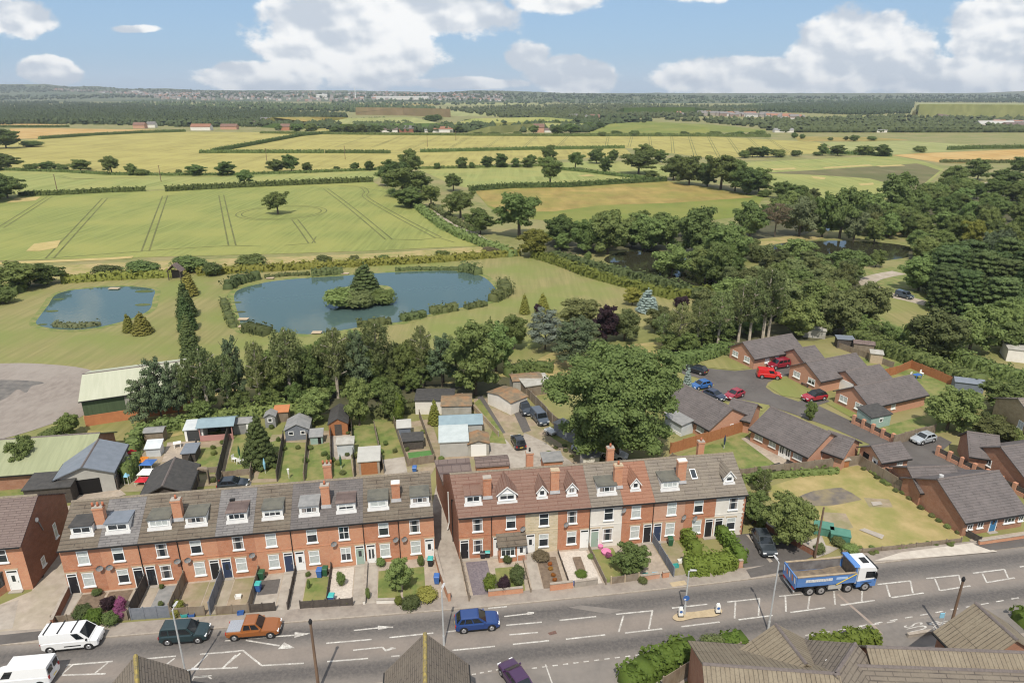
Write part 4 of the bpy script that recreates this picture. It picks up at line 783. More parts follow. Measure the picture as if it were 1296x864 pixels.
def far_house(u,v,l,d,h,wall,roof,label,rz=0,cat='house',nm='far_farmhouse'):
    p=PT(u,v); o=thing(nm,label,cat,p,rz); mb=MB(); mb.xprism([(-d/2,-2),(d/2,0),(d/2,h*.6),(0,h*.97),(-d/2,h*.6)],-l/2,l/2,K[wall]); mb.build('wall',o)
    mb=MB(); mb.xprism([(-d/2-.4,h*.57),(0,h),(d/2+.4,h*.57),(d/2+.4,h*.6),(0,h*1.05),(-d/2-.4,h*.6)],-l/2-.3,l/2+.3,K[roof]); mb.build('roof',o)
    return o
for a in ((178,163,16,9,8,'brick3','tred','pink walled farmhouse beyond the tan field'),(193,162.5,12,8,8,'render','tslate','cream farmhouse with a dark roof near the pink one'),(256,166,26,10,8,'render','torange','white barn with an orange roof at the field head'),(291,164.5,22,9,7,'brick3','tred','brick farm range just past the orange roofed barn'),
  (338,156.5,18,9,9,'render','tslate','white gabled barn among far trees'),(330,159,26,10,6,'brick3','tplum','long dull red shed below the white gabled barn'),(362,165.5,12,8,8,'brick','tred','small brick house at the edge of the yellow field'),(368,154.5,14,8,7,'render','torange','red and white cottage on the far lane'),(493,169,22,9,6,'render','tplum','low pale bungalow on the far lane'),(515,168.5,18,9,8,'brickdark','tslate','dark slate farmhouse beside the pale bungalow'),
  (561,170,26,9,7,'render','torange','bright orange roofed farm building on the far lane'),(543,169,10,8,5,'render','feltgrey','tiny white lodge by the orange roofed farm building'),(682,170.5,13,8,10,'brick3','tred','tall pink gabled house behind the yellow field'),(698,170.3,18,7,5,'render','tplum','low outbuilding joined to the pink gabled house side'),
  (714,150.5,22,9,7,'render','tslate','grey roofed villa in the far trees'),(727,150.5,20,9,8,'render','tslate','white villa with bright walls in the far trees'),(739,150.5,16,9,7,'render','tslate','small white villa next to the red roofed one'),(752,150.8,20,9,8,'brick3','tred','red roofed villa in the far trees'),(990,174.5,24,8,5,'render','feltgrey','long white shed by the hedge before the scrub'),(1112,176.5,14,8,5,'render','feltgrey','small white hut at the field corner before the scrub'),
  (1258,162,50,16,9,'render','greysheet','white warehouse among the far scrub'),(1290,163,46,16,8,'brick3','tplum','brick works building past the white warehouse'),(408,123.5,60,30,16,'render','greysheet','white tower block standing out in the far town'),(508,126,300,40,14,'render','greysheet','very long white factory roof in the far town'),(172,117.5,60,25,16,'render','feltgrey','pale hall on the far hill slope'),(1205,150,60,16,8,'brick3','tplum','dull brick barn in the scrub woodland')):
    far_house(*a)
mb=MB(); mb.tube((0,0,0),(0,0,60),2.2,1.4,8,K['white']); o=mb.build('chimney_mast',None,PT(450,125.5)); tag(o,'slim white mast rising over the far town','mast')
# haze over the plain
mb=MB(); mb.box(-10500,10500,-95,9900,-1,165,K['ground']); o=mb.build('haze'); o.data.materials.clear()
hz=bpy.data.materials.new('haze_air'); hz.use_nodes=True; nt=hz.node_tree; nt.nodes.clear()
vo=nt.nodes.new('ShaderNodeVolumePrincipled'); vo.inputs['Color'].default_value=(.80,.88,1,1); vo.inputs['Density'].default_value=.00008; vo.inputs['Anisotropy'].default_value=.2
ou=nt.nodes.new('ShaderNodeOutputMaterial'); nt.links.new(vo.outputs[0],ou.inputs['Volume']); hz.cycles.volume_sampling='DISTANCE'; o.data.materials.append(hz); tag(o,kind='stuff')
ORD_='first second third fourth'.split()
# ---------------------------------------------------------------- building parts
FC={}
def win_mesh(w,h,st):
    k=('w',round(w,2),round(h,2),st)
    if k in FC: return FC[k]
    f=.075; mb=MB(); m=K['upvc']; y0,y1=-.05,.06
    mb.box(-w/2,-w/2+f,y0,y1,0,h,m); mb.box(w/2-f,w/2,y0,y1,0,h,m); mb.box(-w/2+f,w/2-f,y0,y1,0,f,m); mb.box(-w/2+f,w/2-f,y0,y1,h-f,h,m)
    def bar(x0,x1,z0,z1): mb.box(x0,x1,y0+.008,y1,z0,z1,m)
    if st==1: bar(-w/2+f,w/2-f,h*.60-.03,h*.60+.03)
    elif st==2: bar(-.035,.035,f,h-f)
    elif st==3: bar(-.03,.03,f,h-f); bar(-w/2+f,-.03,h*.55-.025,h*.55+.025); bar(.03,w/2-f,h*.55-.025,h*.55+.025)
    elif st==4: bar(-w/6-.03,-w/6+.03,f,h-f); bar(w/6-.03,w/6+.03,f,h-f)
    elif st==5: bar(-w/6-.03,-w/6+.03,f,h-f); bar(w/6-.03,w/6+.03,f,h-f); bar(w/6+.03,w/2-f,h*.68-.025,h*.68+.025)
    pm=MB(); pm.box(-w/2+f,w/2-f,-.012,.02,f,h-f,K['glass'])
    bm=MB(); bm.box(-w/2+f,w/2-f,-.012,.02,f,h-f,K['blind'])
    sm=MB(); sm.box(-w/2-.08,w/2+.08,-.13,.04,-.11,-.002,K['white'])
    lm=MB(); lm.box(-w/2-.10,w/2+.10,-.035,.05,h+.002,h+.17,K['stonelintel'])
    cm=MB(); q=w/2-f; [cm.box(x0,x1,-.012,.02,f,h-f,K[m2]) for x0,x1,m2 in ((-q,-q*.52,'curtain'),(-q*.52,q*.5,'glass'),(q*.5,q,'curtain'))]
    hm_=MB(); hm_.box(-q,q,-.012,.02,f,h*.58,K['glass']); hm_.box(-q,q,-.012,.02,h*.58,h-f,K['blind'])
    FC[k]=(mb.mesh('window'),pm.mesh('pane'),bm.mesh('blind_pane'),sm.mesh('sill'),lm.mesh('lintel'),cm.mesh('curtained_pane'),hm_.mesh('half_blind_pane')); return FC[k]
WR=random.Random(11)
K['curtain']=mat('curtain_behind_glass',(.30,.27,.25),(.22,.20,.19),5,rough=.3,spec=.5)
K['stonelintel']=mat('stone_lintel',(.45,.36,.25),(.38,.30,.21),3)
def window(par,x,y,z,w,h,rz=0,st=1,pane='glass',sill=True,lintel=True):
    fm,pm,bm,sm,lm,cm,hb=win_mesh(w,h,st); o=put('window',fm,par,(x,y,z),rz)
    put('pane',WR.choice((pm,cm,cm,hb)) if pane=='glass' else (bm if WR.random()<.75 else hb),o)
    if sill: put('sill',sm,o)
    if lintel: put('lintel',lm,o)
    return o
def door(par,x,y,z,w=.95,h=2.1,rz=0,col='door_black',glass=0,step=True,light=.35):
    k=('d',w,h,col,glass,step,light)
    if k not in FC:
        f=.08; H_=h+light; mb=MB(); m=K['upvc']
        mb.box(-w/2,-w/2+f,-.05,.06,0,H_,m); mb.box(w/2-f,w/2,-.05,.06,0,H_,m); mb.box(-w/2+f,w/2-f,-.05,.06,H_-f,H_,m)
        if light>.15: mb.box(-w/2+f,w/2-f,-.045,.06,h-.03,h+.03,m)
        d=MB(); d.box(-w/2+f,w/2-f,-.02,.03,.02,h-.03,K[col])
        if light>.15: d.box(-w/2+f,w/2-f,-.015,.03,h+.03,H_-f,K['glass'])
        g=MB()
        if glass==1: g.box(-.16,.16,-.028,.0,h*.5,h*.85,K['glass'])
        elif glass==2: g.box(-.27,-.06,-.028,0,h*.3,h*.88,K['glass']); g.box(.06,.27,-.028,0,h*.3,h*.88,K['glass'])
        hn=MB(); hn.box(w/2-f-.12,w/2-f-.07,-.07,-.02,h*.45,h*.55,K['chrome'])
        ss=MB(); ss.box(-w/2-.1,w/2+.1,-.42,-.002,-.15,-.005,K['conc'])
        ln=MB(); ln.box(-w/2-.1,w/2+.1,-.035,.05,H_+.002,H_+.17,K['stonelintel'])
        FC[k]=(mb.mesh('door_frame'),d.mesh('door'),g.mesh('door_glass') if glass else None,hn.mesh('handle'),ss.mesh('step') if step else None,ln.mesh('lintel'))
    a,b,c,e,s,l=FC[k]; o=put('door',b,par,(x,y,z),rz); put('door_frame',a,o); put('handle',e,o); put('lintel',l,o)
    if c: put('door_glass',c,o)
    if s: put('step',s,o)
    return o
def dish(par,x,y,z):
    if 'dish' not in FC:
        mb=MB(); mb.ring([[(math.cos(i*.628)*q,-.28-dz,math.sin(i*.628)*q) for i in range(10)] for q,dz in ((.06,0),(.22,.03),(.33,.10))],K['feltgrey'],False); mb.tube((0,0,-.1),(0,-.28,0),.025,.02,5,K['feltgrey']); mb.tube((0,-.28,-.25),(0,-.6,-.02),.015,.015,4,K['feltgrey']); FC['dish']=mb.mesh('satellite_dish')
    return put('satellite_dish',FC['dish'],par,(x,y,z),.35)
def chimney(par,x,y,z0,z1,w,d,brick,pots=2,cap='conc',potm='terracotta'):
    mb=MB(); mb.box(x-w/2,x+w/2,y-d/2,y+d/2,z0,z1-.28,brick); mb.box(x-w/2-.06,x+w/2+.06,y-d/2-.06,y+d/2+.06,z1-.28,z1-.12,brick); mb.box(x-w/2-.02,x+w/2+.02,y-d/2-.02,y+d/2+.02,z1-.12,z1,K[cap])
    o=mb.build('chimney',par)
    fl=MB(); fl.xprism([(y-d/2-.16,z0+.10),(y-d/2-.004,z0+.10),(y-d/2-.004,z0+.42),(y-d/2-.03,z0+.42)],x-w/2-.1,x+w/2+.1,K['lead']); fl.build('flashing',o)
    for i in range(pots):
        p=MB(); px=x+(i-(pots-1)/2)*w*.5; p.tube((px,y,z1),(px,y,z1+.42),.13,.105,8,K[potm]); p.build('chimney_pot',o,smooth=True)
    return o
def sect(y0,y1,ze,yr,zr,t,ov):
    """closed slab profile of a two-sided pitched roof"""
    s0=(zr-ze)/(yr-y0); s1=(zr-ze)/(y1-yr)
    return [(y0-ov,ze-s0*ov),(y0-ov,ze-s0*ov+t),(yr,zr+t),(y1+ov,ze-s1*ov+t),(y1+ov,ze-s1*ov),(yr,zr)]
TD=8.6; TE=5.4; TR=7.95   # terrace depth, eaves, ridge
def dormer_flat(par,x,roof,w=2.1,yf=1.05,zt=7.15,pane='glass',st=4,cheek='white',face='white'):
    s=(TR-TE)/(TD/2); zf=TE+.12+s*yf-.08; yb=(zt-TE-.12)/s+.1; mb=MB()
    c=K[cheek]
    for a in (x-w/2,x+w/2-.09): mb.xprism([(yf,zf),(yf,zt),(yb,zt)],a,a+.09,c)
    mb.box(x-w/2+.09,x+w/2-.09,yf+.001,yf+.1,zf,zt,K[face])
    o=mb.build('dormer',par)
    r=MB(); r.xprism([(yf-.18,zt+.002),(yf-.18,zt+.10),(yb+.25,zt+.16),(yb+.25,zt+.04)],x-w/2-.08,x+w/2+.08,K[roof]); r.build('dormer_roof',o)
    hw=min(.78,(zt-zf)*.62); window(o,x,yf,zt-hw-.14,w-.36,hw,0,st,pane,False,False)
    f=MB(); f.xprism([(yf-.5,zf-.30),(yf-.001,zf-.02),(yf-.001,zf+.16),(yf-.03,zf+.16)],x-w/2-.1,x+w/2+.1,K['leadw']); f.build('apron',o)
    return o
K['leadw']=mat('pale_lead',(.48,.47,.46),(.42,.41,.41),2,rough=.6)
def dormer_gable(par,x,roof,w=1.35,yf=1.05,wall_h=.95,rise=.75,pane='glass',st=0,ww=.6):
    s=(TR-TE)/(TD/2); zf=TE+.12+s*yf-.08; ze=zf+wall_h; za=ze+rise; mb=MB()
    yb=(ze-TE-.12)/s+.1; ya=(za-TE-.12)/s+.2
    mb.yprism([(x-w/2,zf),(x+w/2,zf),(x+w/2,ze),(x,za),(x-w/2,ze)],yf+.001,yf+.1,K['white'])
    for a in (x-w/2,x+w/2-.08): mb.xprism([(yf+.1,zf),(yf+.1,ze),(yb,ze)],a,a+.08,K['white'])
    o=mb.build('dormer',par); r=MB(); v=.17; t=.09; sl=rise/(w/2)
    for g in (-1,1):
        e0=(x+g*(w/2+v),ze-sl*v); a0=(x,za)
        q=[(e0[0],yf-.16,e0[1]+.01),(a0[0],yf-.16,a0[1]+.01),(a0[0],ya,a0[1]+.01),(e0[0],yb+.35,e0[1]+.01)]
        qt=[(p[0],p[1],p[2]+t) for p in q]
        if g>0: q=q[::-1]; qt=qt[::-1]
        b=len(r.v); r.v+=q+qt; k=r.mi(K[roof])
        for f in ((3,2,1,0),(4,5,6,7),(0,1,5,4),(1,2,6,5),(2,3,7,6),(3,0,4,7)): r.f.append(tuple(b+i for i in f)); r.m.append(k)
    r.build('dormer_roof',o)
    br=MB()
    for g in (-1,1):
        br.yprism([(x,za-.02),(x,za+.10),(x+g*(w/2+v+.02),ze-sl*v+.08),(x+g*(w/2+v+.02),ze-sl*v-.06)],yf-.20,yf-.165,K['white'])
    br.build('bargeboard',o)
    window(o,x,yf,zf+.28,ww if st==0 else w-.35,wall_h-.2,0,st,pane,True,False)
    f=MB(); f.xprism([(yf-.45,zf-.27),(yf-.001,zf-.02),(yf-.001,zf+.14),(yf-.03,zf+.14)],x-w/2-.12,x+w/2+.12,K['leadw']); f.build('apron',o)
    return o
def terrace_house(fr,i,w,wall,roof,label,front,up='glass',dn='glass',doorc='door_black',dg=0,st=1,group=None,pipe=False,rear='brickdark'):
    """front 'DW' or 'WD'; returns the thing so that dormers, chimneys and porches can be added"""
    org,ang=fr; d=Vector((math.cos(ang),math.sin(ang),0)); o=thing('terraced_house',label,'house',org+d*(w*i),ang,group)
    mb=MB(); g=.0025
    mb.xprism([(0,-.1),(TD,-.1),(TD,TE),(TD/2,TR-.02),(0,TE)],g,w-g,K[rear]); mb.f.pop(); mb.m.pop() if False else None
    mb=MB(); a,b=g,w-g; k=K[wall]; r=K[rear]
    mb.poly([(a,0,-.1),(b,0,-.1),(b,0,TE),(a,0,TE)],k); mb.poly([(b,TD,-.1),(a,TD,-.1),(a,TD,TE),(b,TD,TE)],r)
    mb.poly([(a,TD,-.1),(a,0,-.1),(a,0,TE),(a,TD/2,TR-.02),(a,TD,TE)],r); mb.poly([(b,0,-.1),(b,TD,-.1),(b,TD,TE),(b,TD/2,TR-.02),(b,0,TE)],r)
    mb.build('wall',o)
    rb=MB(); rb.xprism(sect(0,TD,TE,TD/2,TR,.12,.26),g,w-g,K[roof]); rb.build('roof',o)
    rc=MB(); rc.xprism([(TD/2-.16,TR+.06),(TD/2-.05,TR+.19),(TD/2+.05,TR+.19),(TD/2+.16,TR+.06)],g,w-g,K['ridge']); rc.build('ridge_tiles',o)
    gt=MB(); gt.xprism([(-.40,TE-.14),(-.27,TE-.14),(-.27,TE-.03),(-.40,TE-.03)],g,w-g,K['black']); gt.build('gutter',o)
    if pipe:
        p=MB(); p.tube((w-.06,-.06,0),(w-.06,-.06,TE-.14),.045,.045,6,K['black']); p.build('downpipe',o)
    xd,xw=(.58,2.02) if front=='DW' else (w-.58,w-2.02)
    window(o,xw,0,3.42,1.06,1.55,0,st,up); window(o,xw,0,.78,1.06,1.6,0,st,dn)
    door(o,xd,0,.12,.96,2.0,0,doorc,dg)
    # pale course between the storeys
    c=MB(); c.box(g,w-g,-.03,-.002,2.86,2.96,K[wall]); c.build('string_course',o)
    return o
K['ridge']=mat('ridge_tile',(.24,.20,.15),(.17,.14,.11),5)
LB0,LB1=P(89,752),P(551,705); LB1=LB0+(LB1-LB0); LW=(LB1-LB0).length/10; LA=math.atan2(LB1.y-LB0.y,LB1.x-LB0.x); LF=(LB0,LA)
RB0,RB1=P(581.5,708),P(939,675.7); RW=(RB1-RB0).length/9; RA=math.atan2(RB1.y-RB0.y,RB1.x-RB0.x); RF=(RB0,RA)
GL='brick terrace fronting the road west of the alley'; GR='terrace fronting the road past the alley'
def TF(fr,x,y,z=0):
    o,a=fr; return Vector((o.x+math.cos(a)*x-math.sin(a)*y,o.y+math.sin(a)*x+math.cos(a)*y,z))
LH=[('tbrown','DW','blind','blind','door_black',0,'end terrace house nearest the wide side drive, brown roof and grey box dormer'),
 ('tslate','WD','glass','glass','door_black',1,'terrace house with grey slates and blue-grey dormer, beside the pink garden shrubs'),
 ('tbrown','DW','glass','glass','door_black',2,'brown roofed terrace house behind the pale gravel garden and dark fence'),
 ('tbrown','WD','blind','blind','door_black',0,'brown roofed terrace house behind the bare brown earth garden with yellow shrub'),
 ('tslate','DW','glass','blind','door_navy',1,'terrace house with weathered slates, brown topped dormer and navy door'),
 ('tbrown','WD','blind','blind','door_navy',0,'brown roofed terrace house between two slate roofs, blue bins in its garden'),
 ('tdark','DW','blind','blind','door_white',1,'dark slated terrace house with white door above the square front lawn'),
 ('tdark','WD','glass','glass','door_sage',1,'dark slated terrace house with cross barred windows and sage door'),
 ('tbrown','DW','glass','blind','door_white',2,'brown roofed terrace house with white door behind the big round bush'),
 ('tbrown','WD','glass','blind','door_white',1,'end terrace house by the alley with blue bin on its path')]
LHO=[]
for i,(r,f,u_,d_,dc,dg,lb) in enumerate(LH):
    o=terrace_house(LF,i,LW,('brick','brick2')[i%2] if i not in(6,) else 'brick2',r,lb,f,u_,d_,dc,dg,3 if i==7 else 1,GL,i in(1,2,5,7,8)); LHO.append(o)
for i,x,rf,pn,st,w in ((0,1.95,'feltdark','glass',2,2.0),(1,1.6,'slateblue','glass',2,2.15),(2,1.85,'felt','blind',4,2.1),(3,1.7,'felt','glass',2,2.0),(4,2.0,'tplum','glass',4,1.95),(5,1.85,'felt','glass',4,2.0),(6,1.85,'feltgrey','glass',4,1.95),(7,1.95,'tplum','glass',3,1.9),(8,1.6,'felt','blind',2,2.05),(9,2.3,'felt','glass',4,1.95)):
    dormer_flat(LHO[i],x,rf,w,1.05,7.12,pn,st)
chimney(LHO[0],LW-.12,1.9,6.3,8.7,.95,.62,K['brick2'],3); chimney(LHO[2],LW-.12,1.9,6.3,8.8,.9,.62,K['brick2'],1); chimney(LHO[6],LW-.1,1.9,6.3,9.0,.85,.6,K['brick2'],1); chimney(LHO[8],LW-.15,1.9,6.3,8.6,.85,.6,K['brick'],0,'white')
chimney(LHO[6],LW-.3,TD-1.9,6.3,8.7,.85,.6,K['brick2'],3)
m_=MB(); m_.box(1.0,1.5,2.9,3.2,7.2,7.5,K['black']); m_.build('roof_vent',LHO[4])
for i,x,z in ((0,LW-.35,3.0),(1,.55,3.0),(2,LW-.4,2.95),(3,.6,2.95),(4,LW-.5,2.8),(7,.4,3.2),(8,LW-.55,3.0),(9,.35,2.95)): dish(LHO[i],x,-.02,z)
m_=MB(); m_.box(.25,2.3,-.012,-.002,.5,2.0,K['brickdark']); m_.build('blocked_window',LHO[1]) if False else None
RH=[('brick','tred','DW','glass','glass','door_black',0,'red roofed end terrace house beside the alley with slate gravel garden'),
 ('brick','tred','DW','glass','glass','door_white',1,'red roofed terrace house with a tiled porch across its front'),
 ('stone','tred','DW','glass','glass','door_white',1,'cream stone fronted terrace house with small gabled dormer'),
 ('brick','tred','WD','glass','glass','door_white',0,'brick terrace house between the cream stone front and the white front'),
 ('render','tgrey','DW','glass','glass','door_sage',0,'white fronted terrace house mid row with sage green door'),
 ('brick','torange','WD','blind','blind','door_black',0,'orange roofed terrace house behind the round front garden bush'),
 ('brick3','tgrey','DW','blind','blind','door_navy',0,'pale brick terrace house with navy door and wide dark dormer'),
 ('brick','tgrey','WD','blind','blind','door_black',0,'brick terrace house with a roof window between two hedges'),
 ('render','tgrey','DW','glass','glass','door_black',0,'white fronted end terrace house beside the car drive')]
RHO=[]
for i,(wl,r,f,u_,d_,dc,dg,lb) in enumerate(RH):
    o=terrace_house(RF,i,RW,wl,r,lb,f,u_,d_,dc,dg,1,GR,i in(0,3,5,8)); RHO.append(o)
dormer_flat(RHO[0],1.7,'tred',1.75,1.1,7.2,'glass',2); dormer_gable(RHO[1],1.75,'tred',1.95,1.05,1.0,.85,'blind',2); dormer_gable(RHO[2],2.0,'tred',1.0,1.2,.85,.65); dormer_gable(RHO[3],1.7,'tred',1.05,1.2,.9,.65,'glass',2)
dormer_flat(RHO[4],2.0,'felt',2.1,1.05,7.1,'glass',4); dormer_gable(RHO[5],1.7,'torange',1.0,1.2,.85,.65); dormer_flat(RHO[6],2.0,'felt',2.0,1.0,7.1,'blind',4,'white'); dormer_gable(RHO[8],1.8,'tgrey',1.15,1.15,.85,.7,'glass',0,.7)
m_=MB(); m_.xprism([(1.7,6.62),(2.75,7.25),(2.75,7.31),(1.7,6.68)],1.25,1.95,K['white']); sk=m_.build('skylight',RHO[7]); m_=MB(); m_.xprism([(1.8,6.74),(2.65,7.25),(2.65,7.27),(1.8,6.76)],1.33,1.87,K['glass']); m_.build('pane',sk)
chimney(RHO[0],RW-.3,1.75,6.3,8.9,.85,.6,K['brick'],0); chimney(RHO[2],RW-.1,1.75,6.3,9.2,.9,.6,K['brick2'],0,'stonelintel'); chimney(RHO[4],RW-.2,1.75,6.3,9.2,.9,.6,K['brick2'],1,'stonelintel'); chimney(RHO[6],RW-.1,1.75,6.3,9.2,.95,.62,K['brick2'],0,'render')
chimney(RHO[2],1.6,TD-1.6,6.3,8.6,.8,.6,K['brick2'],1,'conc','black'); chimney(RHO[5],.4,TD-1.7,6.3,8.5,.8,.6,K['brick2'],1); chimney(RHO[8],.8,TD-1.6,6.3,8.4,.75,.55,K['brick2'],1)
for i,x,z in ((1,RW-.45,3.5),(3,.7,3.55),(4,RW-.1,4.75),(6,RW-.3,3.2),(7,1.0,2.95)): dish(RHO[i],x,-.02,z)
# porch of the second house and its wide upper window
o=RHO[1]
m_=MB(); m_.box(.55,RW-.05,-1.15,-.004,-.05,.75,K['brick']); m_.box(.55,.75,-1.15,-.95,.75,2.15,K['brick']); m_.box(2.35,2.5,-1.15,-.004,.75,2.15,K['brick']); pr=m_.build('porch',o)
m_=MB(); m_.xprism([(-1.45,2.1),(-1.45,2.24),(-.004,2.95),(-.004,2.81)],.4,RW+.02,K['tbrown']); m_.build('porch_roof',pr); window(pr,1.55,-1.1,.78,1.5,1.25,0,4,'glass',True,False); door(pr,2.98,-1.1,.1,.9,1.95,0,'door_white',1,True,.1)
m_=MB(); m_.box(.0,2.2,TD+.004,TD+5.5,-.1,4.0,K['brickdark']); ou=m_.build('rear_wing',RHO[0]); m_=MB(); m_.xprism([(TD+.01,4.02),(TD+5.7,4.02),(TD+5.7,4.15),(TD+.01,4.5)],-.12,2.35,K['tplum']); m_.build('rear_wing_roof',ou)
# red quoins at the white end house
m_=MB()
for k in range(18): m_.box(RW-(.36 if k%2 else .24),RW-.004,-.016,-.003,.05+k*.29,.31+k*.29,K['brick'])
m_.build('quoin_bricks',RHO[8])
# gable end details facing the alley
def pipe(par,pts,r,m,nm='pipe'):
    mb=MB()
    for a,b in zip(pts,pts[1:]): mb.tube(a,b,r,r,6,m)
    return mb.build(nm,par)
pipe(RHO[0],[(-.08,5.2,5.2),(-.08,5.2,1.2),(-.3,5.2,.3)],.06,K['white'],'waste_pipe'); pipe(RHO[0],[(-.07,2.5,5.9),(-.07,3.2,5.5),(-.07,3.2,0)],.05,K['black'],'downpipe')
for ob in list(RHO[0].children)+[k for q in RHO[0].children for k in q.children]:
    if ob.name.split('.')[0] in('wall','roof','ridge_tiles','rear_wing','rear_wing_roof','waste_pipe','downpipe'):
        for v_ in ob.data.vertices:
            if v_.co.x<.06: v_.co.x-=.135*max(0,v_.co.y)
# house at the edge of the picture, beyond the wide drive
EA=math.atan2(5.2,36); EF=(P(42.5,745),EA)
def edge_house(i,lab,dr):
    d=Vector((math.cos(EA),math.sin(EA),0)); w=4.3; o=thing('terraced_house',lab,'house',EF[0]-d*w*(i+1),EA,'older pair of houses before the wide drive'); g=.0025; D_=9.2; E_=5.3; R_=8.0
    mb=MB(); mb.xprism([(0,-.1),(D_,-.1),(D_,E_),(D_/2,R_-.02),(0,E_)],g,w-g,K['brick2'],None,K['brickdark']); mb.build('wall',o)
    mb=MB(); mb.xprism(sect(0,D_,E_,D_/2,R_,.12,.25),g-(0 if i else 0),w+(.08 if i==0 else -g),K['tplum']); mb.build('roof',o)
    mb=MB(); mb.xprism([(D_/2-.16,R_+.06),(D_/2-.05,R_+.19),(D_/2+.05,R_+.19),(D_/2+.16,R_+.06)],g,w-g,K['ridge']); mb.build('ridge_tiles',o)
    mb=MB(); mb.xprism([(-.38,E_-.15),(-.26,E_-.15),(-.26,E_-.03),(-.38,E_-.03)],g,w-g,K['black']); mb.build('gutter',o)
    window(o,w-2.0,0,3.45,1.05,1.5,0,1,'glass'); door(o,w-1.5,0,.1,1.1,2.05,0,'door_white',1)
    b=MB(); b.prism([(.1,-.004),(.4,-.75),(1.6,-.75),(1.9,-.004)],-.05,.8,K['brick2']); b.prism([(.0,-.004),(.3,-.85),(1.7,-.85),(2.0,-.004)],2.3,2.45,K['felt']); b.prism([(.13,-.004),(.43,-.72),(1.57,-.72),(1.87,-.004)],.8,2.3,K['glass']); bb=b.build('bay_window',o)
    for x in (.43,1.0,1.57): c=MB(); c.box(x-.05,x+.05,-.77,-.70,.8,2.3,K['white']); c.build('mullion',bb)
    if i==0:
        window(o,w,2.6,.9,.7,1.0,math.pi/2,1,'blind',True,False); window(o,w,5.9,2.0,.6,1.7,math.pi/2,1,'blind',True,False); pipe(o,[(w+.06,3.5,5.6),(w+.06,3.9,4.3)],.05,K['feltgrey'],'vent_pipe')
        mb=MB(); mb.tube((w+.02,3.3,5.95),(w+.12,3.3,5.95),.24,.24,10,K['white']); mb.build('wall_vent',o)
    return o
edge_house(0,'brick house by the wide drive with plum roof and dark gable','D'); edge_house(1,'brick house cut by the picture edge, joined to the dark gabled one','D')
# ---------------------------------------------------------------- gabled buildings given by ridge ends
def gable_building(name,label,cat,A,B,ze,hwn,hwf,wall,roof,group=None,ov=.35,ova=.25,ends=None,fascia='black',ridge=True,t=.14):
    """A,B ridge ends (z = ridge height). local x along the ridge from A, y>0 to the left of A->B; hwn = half width at y<0, hwf at y>0"""
    L=math.hypot(B.x-A.x,B.y-A.y); a=math.atan2(B.y-A.y,B.x-A.x); zr=A.z
    o=thing(name,label,cat,(A.x,A.y,0),a,group)
    mb=MB(); mb.xprism([(-hwn,-.1),(hwf,-.1),(hwf,ze),(0,zr-.02),(-hwn,ze)],0,L,K[wall]); mb.build('wall',o)
    zel=zr-(zr-ze)/hwf*hwf
    s0=(zr-ze)/hwn; s1=(zr-ze)/hwf
    rb=MB(); rb.xprism([(-hwn-ov,ze-s0*ov),(-hwn-ov,ze-s0*ov+t),(0,zr+t),(hwf+ov,ze-s1*ov+t),(hwf+ov,ze-s1*ov),(0,zr)],-ova,L+ova,K[roof]); rb.build('roof',o)
    if ridge:
        rc=MB(); rc.xprism([(-.15,zr+t-.05),(-.05,zr+t+.07),(.05,zr+t+.07),(.15,zr+t-.05)],-ova,L+ova,K['ridged']); rc.build('ridge_tiles',o)
    for y,s,g in ((-hwn-ov,s0,-1),(hwf+ov,s1,1)): f=MB(); f.box(-ova,L+ova,min(y,y+g*.1),max(y,y+g*.1)+0,ze-s*ov-.06,ze-s*ov+.08,K[fascia]); f.build('gutter',o)
    o['L']=L; return o
K['ridged']=mat('dark_ridge_tile',(.12,.10,.095),(.16,.135,.125),5)
def bungalow(label,a,b,zr,ze,hwn,hwf=None,wall='brickb',roof='tbung',group='brick bungalows round the cul-de-sac'):
    return gable_building('bungalow',label,'bungalow',P(*a,zr),P(*b,zr),ze,hwn,hwf or hwn,wall,roof,group)
HP=math.pi/2
b1=bungalow('far bungalow with two front windows behind the small round lawn',(941,433.5),(1001,423),4.1,2.2,3.2)
for y in (1.7,-1.4): window(b1,0,y,.85,1.45,1.0,-HP,2,'blind',True,False)
window(b1,3.0,-3.2,.85,1.0,.95,0,2,'blind',True,False); door(b1,5.3,-3.2,.05,.95,1.8,0,'door_white',0,True,.1)
b2=bungalow('middle bungalow behind the larger round lawn and red van',(1021,459),(1082,447.5),4.2,2.3,3.4)
for y in (1.7,-1.6): window(b2,0,y,.9,1.5,1.05,-HP,2,'blind',True,False)
window(b2,5.0,-3.4,.9,.8,.9,0,0,'blind',True,False)
b3=bungalow('third bungalow beside the mint garden house',(1081.7,490),(1153,475),4.0,2.1,3.2)
for y in (1.6,-1.4): window(b3,0,y,.8,1.5,1.05,-HP,2,'blind',True,False)
window(b3,5.2,-3.2,.8,.9,.9,0,0,'blind',True,False)
b4=bungalow('bungalow with a white conservatory beside the huge ash',(866,487),(926,517),4.3,2.1,4.0)
L4=b4['L']; window(b4,L4,0.4,.8,.7,.95,HP,0,'glass',True,False); window(b4,L4-1.7,-4.0,.85,1.5,.95,0,2,'blind',True,False); window(b4,1.3,-4.0,.85,1.5,.95,0,2,'blind',True,False)
m_=MB(); m_.box(3.0,6.6,-6.3,-4.004,-.05,1.8,K['poly']); m_.box(2.95,6.65,-6.35,-6.29,0,.5,K['white']); cs=m_.build('conservatory',b4); m_=MB(); m_.xprism([(-6.5,1.8),(-6.5,1.9),(-4.01,2.2),(-4.01,2.08)],2.8,6.8,K['feltgrey']); m_.build('conservatory_roof',cs)
b5=bungalow('large bungalow with white glazed doors facing the back lawn',(977,516),(1050,548),4.3,2.1,4.0)
L5=b5['L']
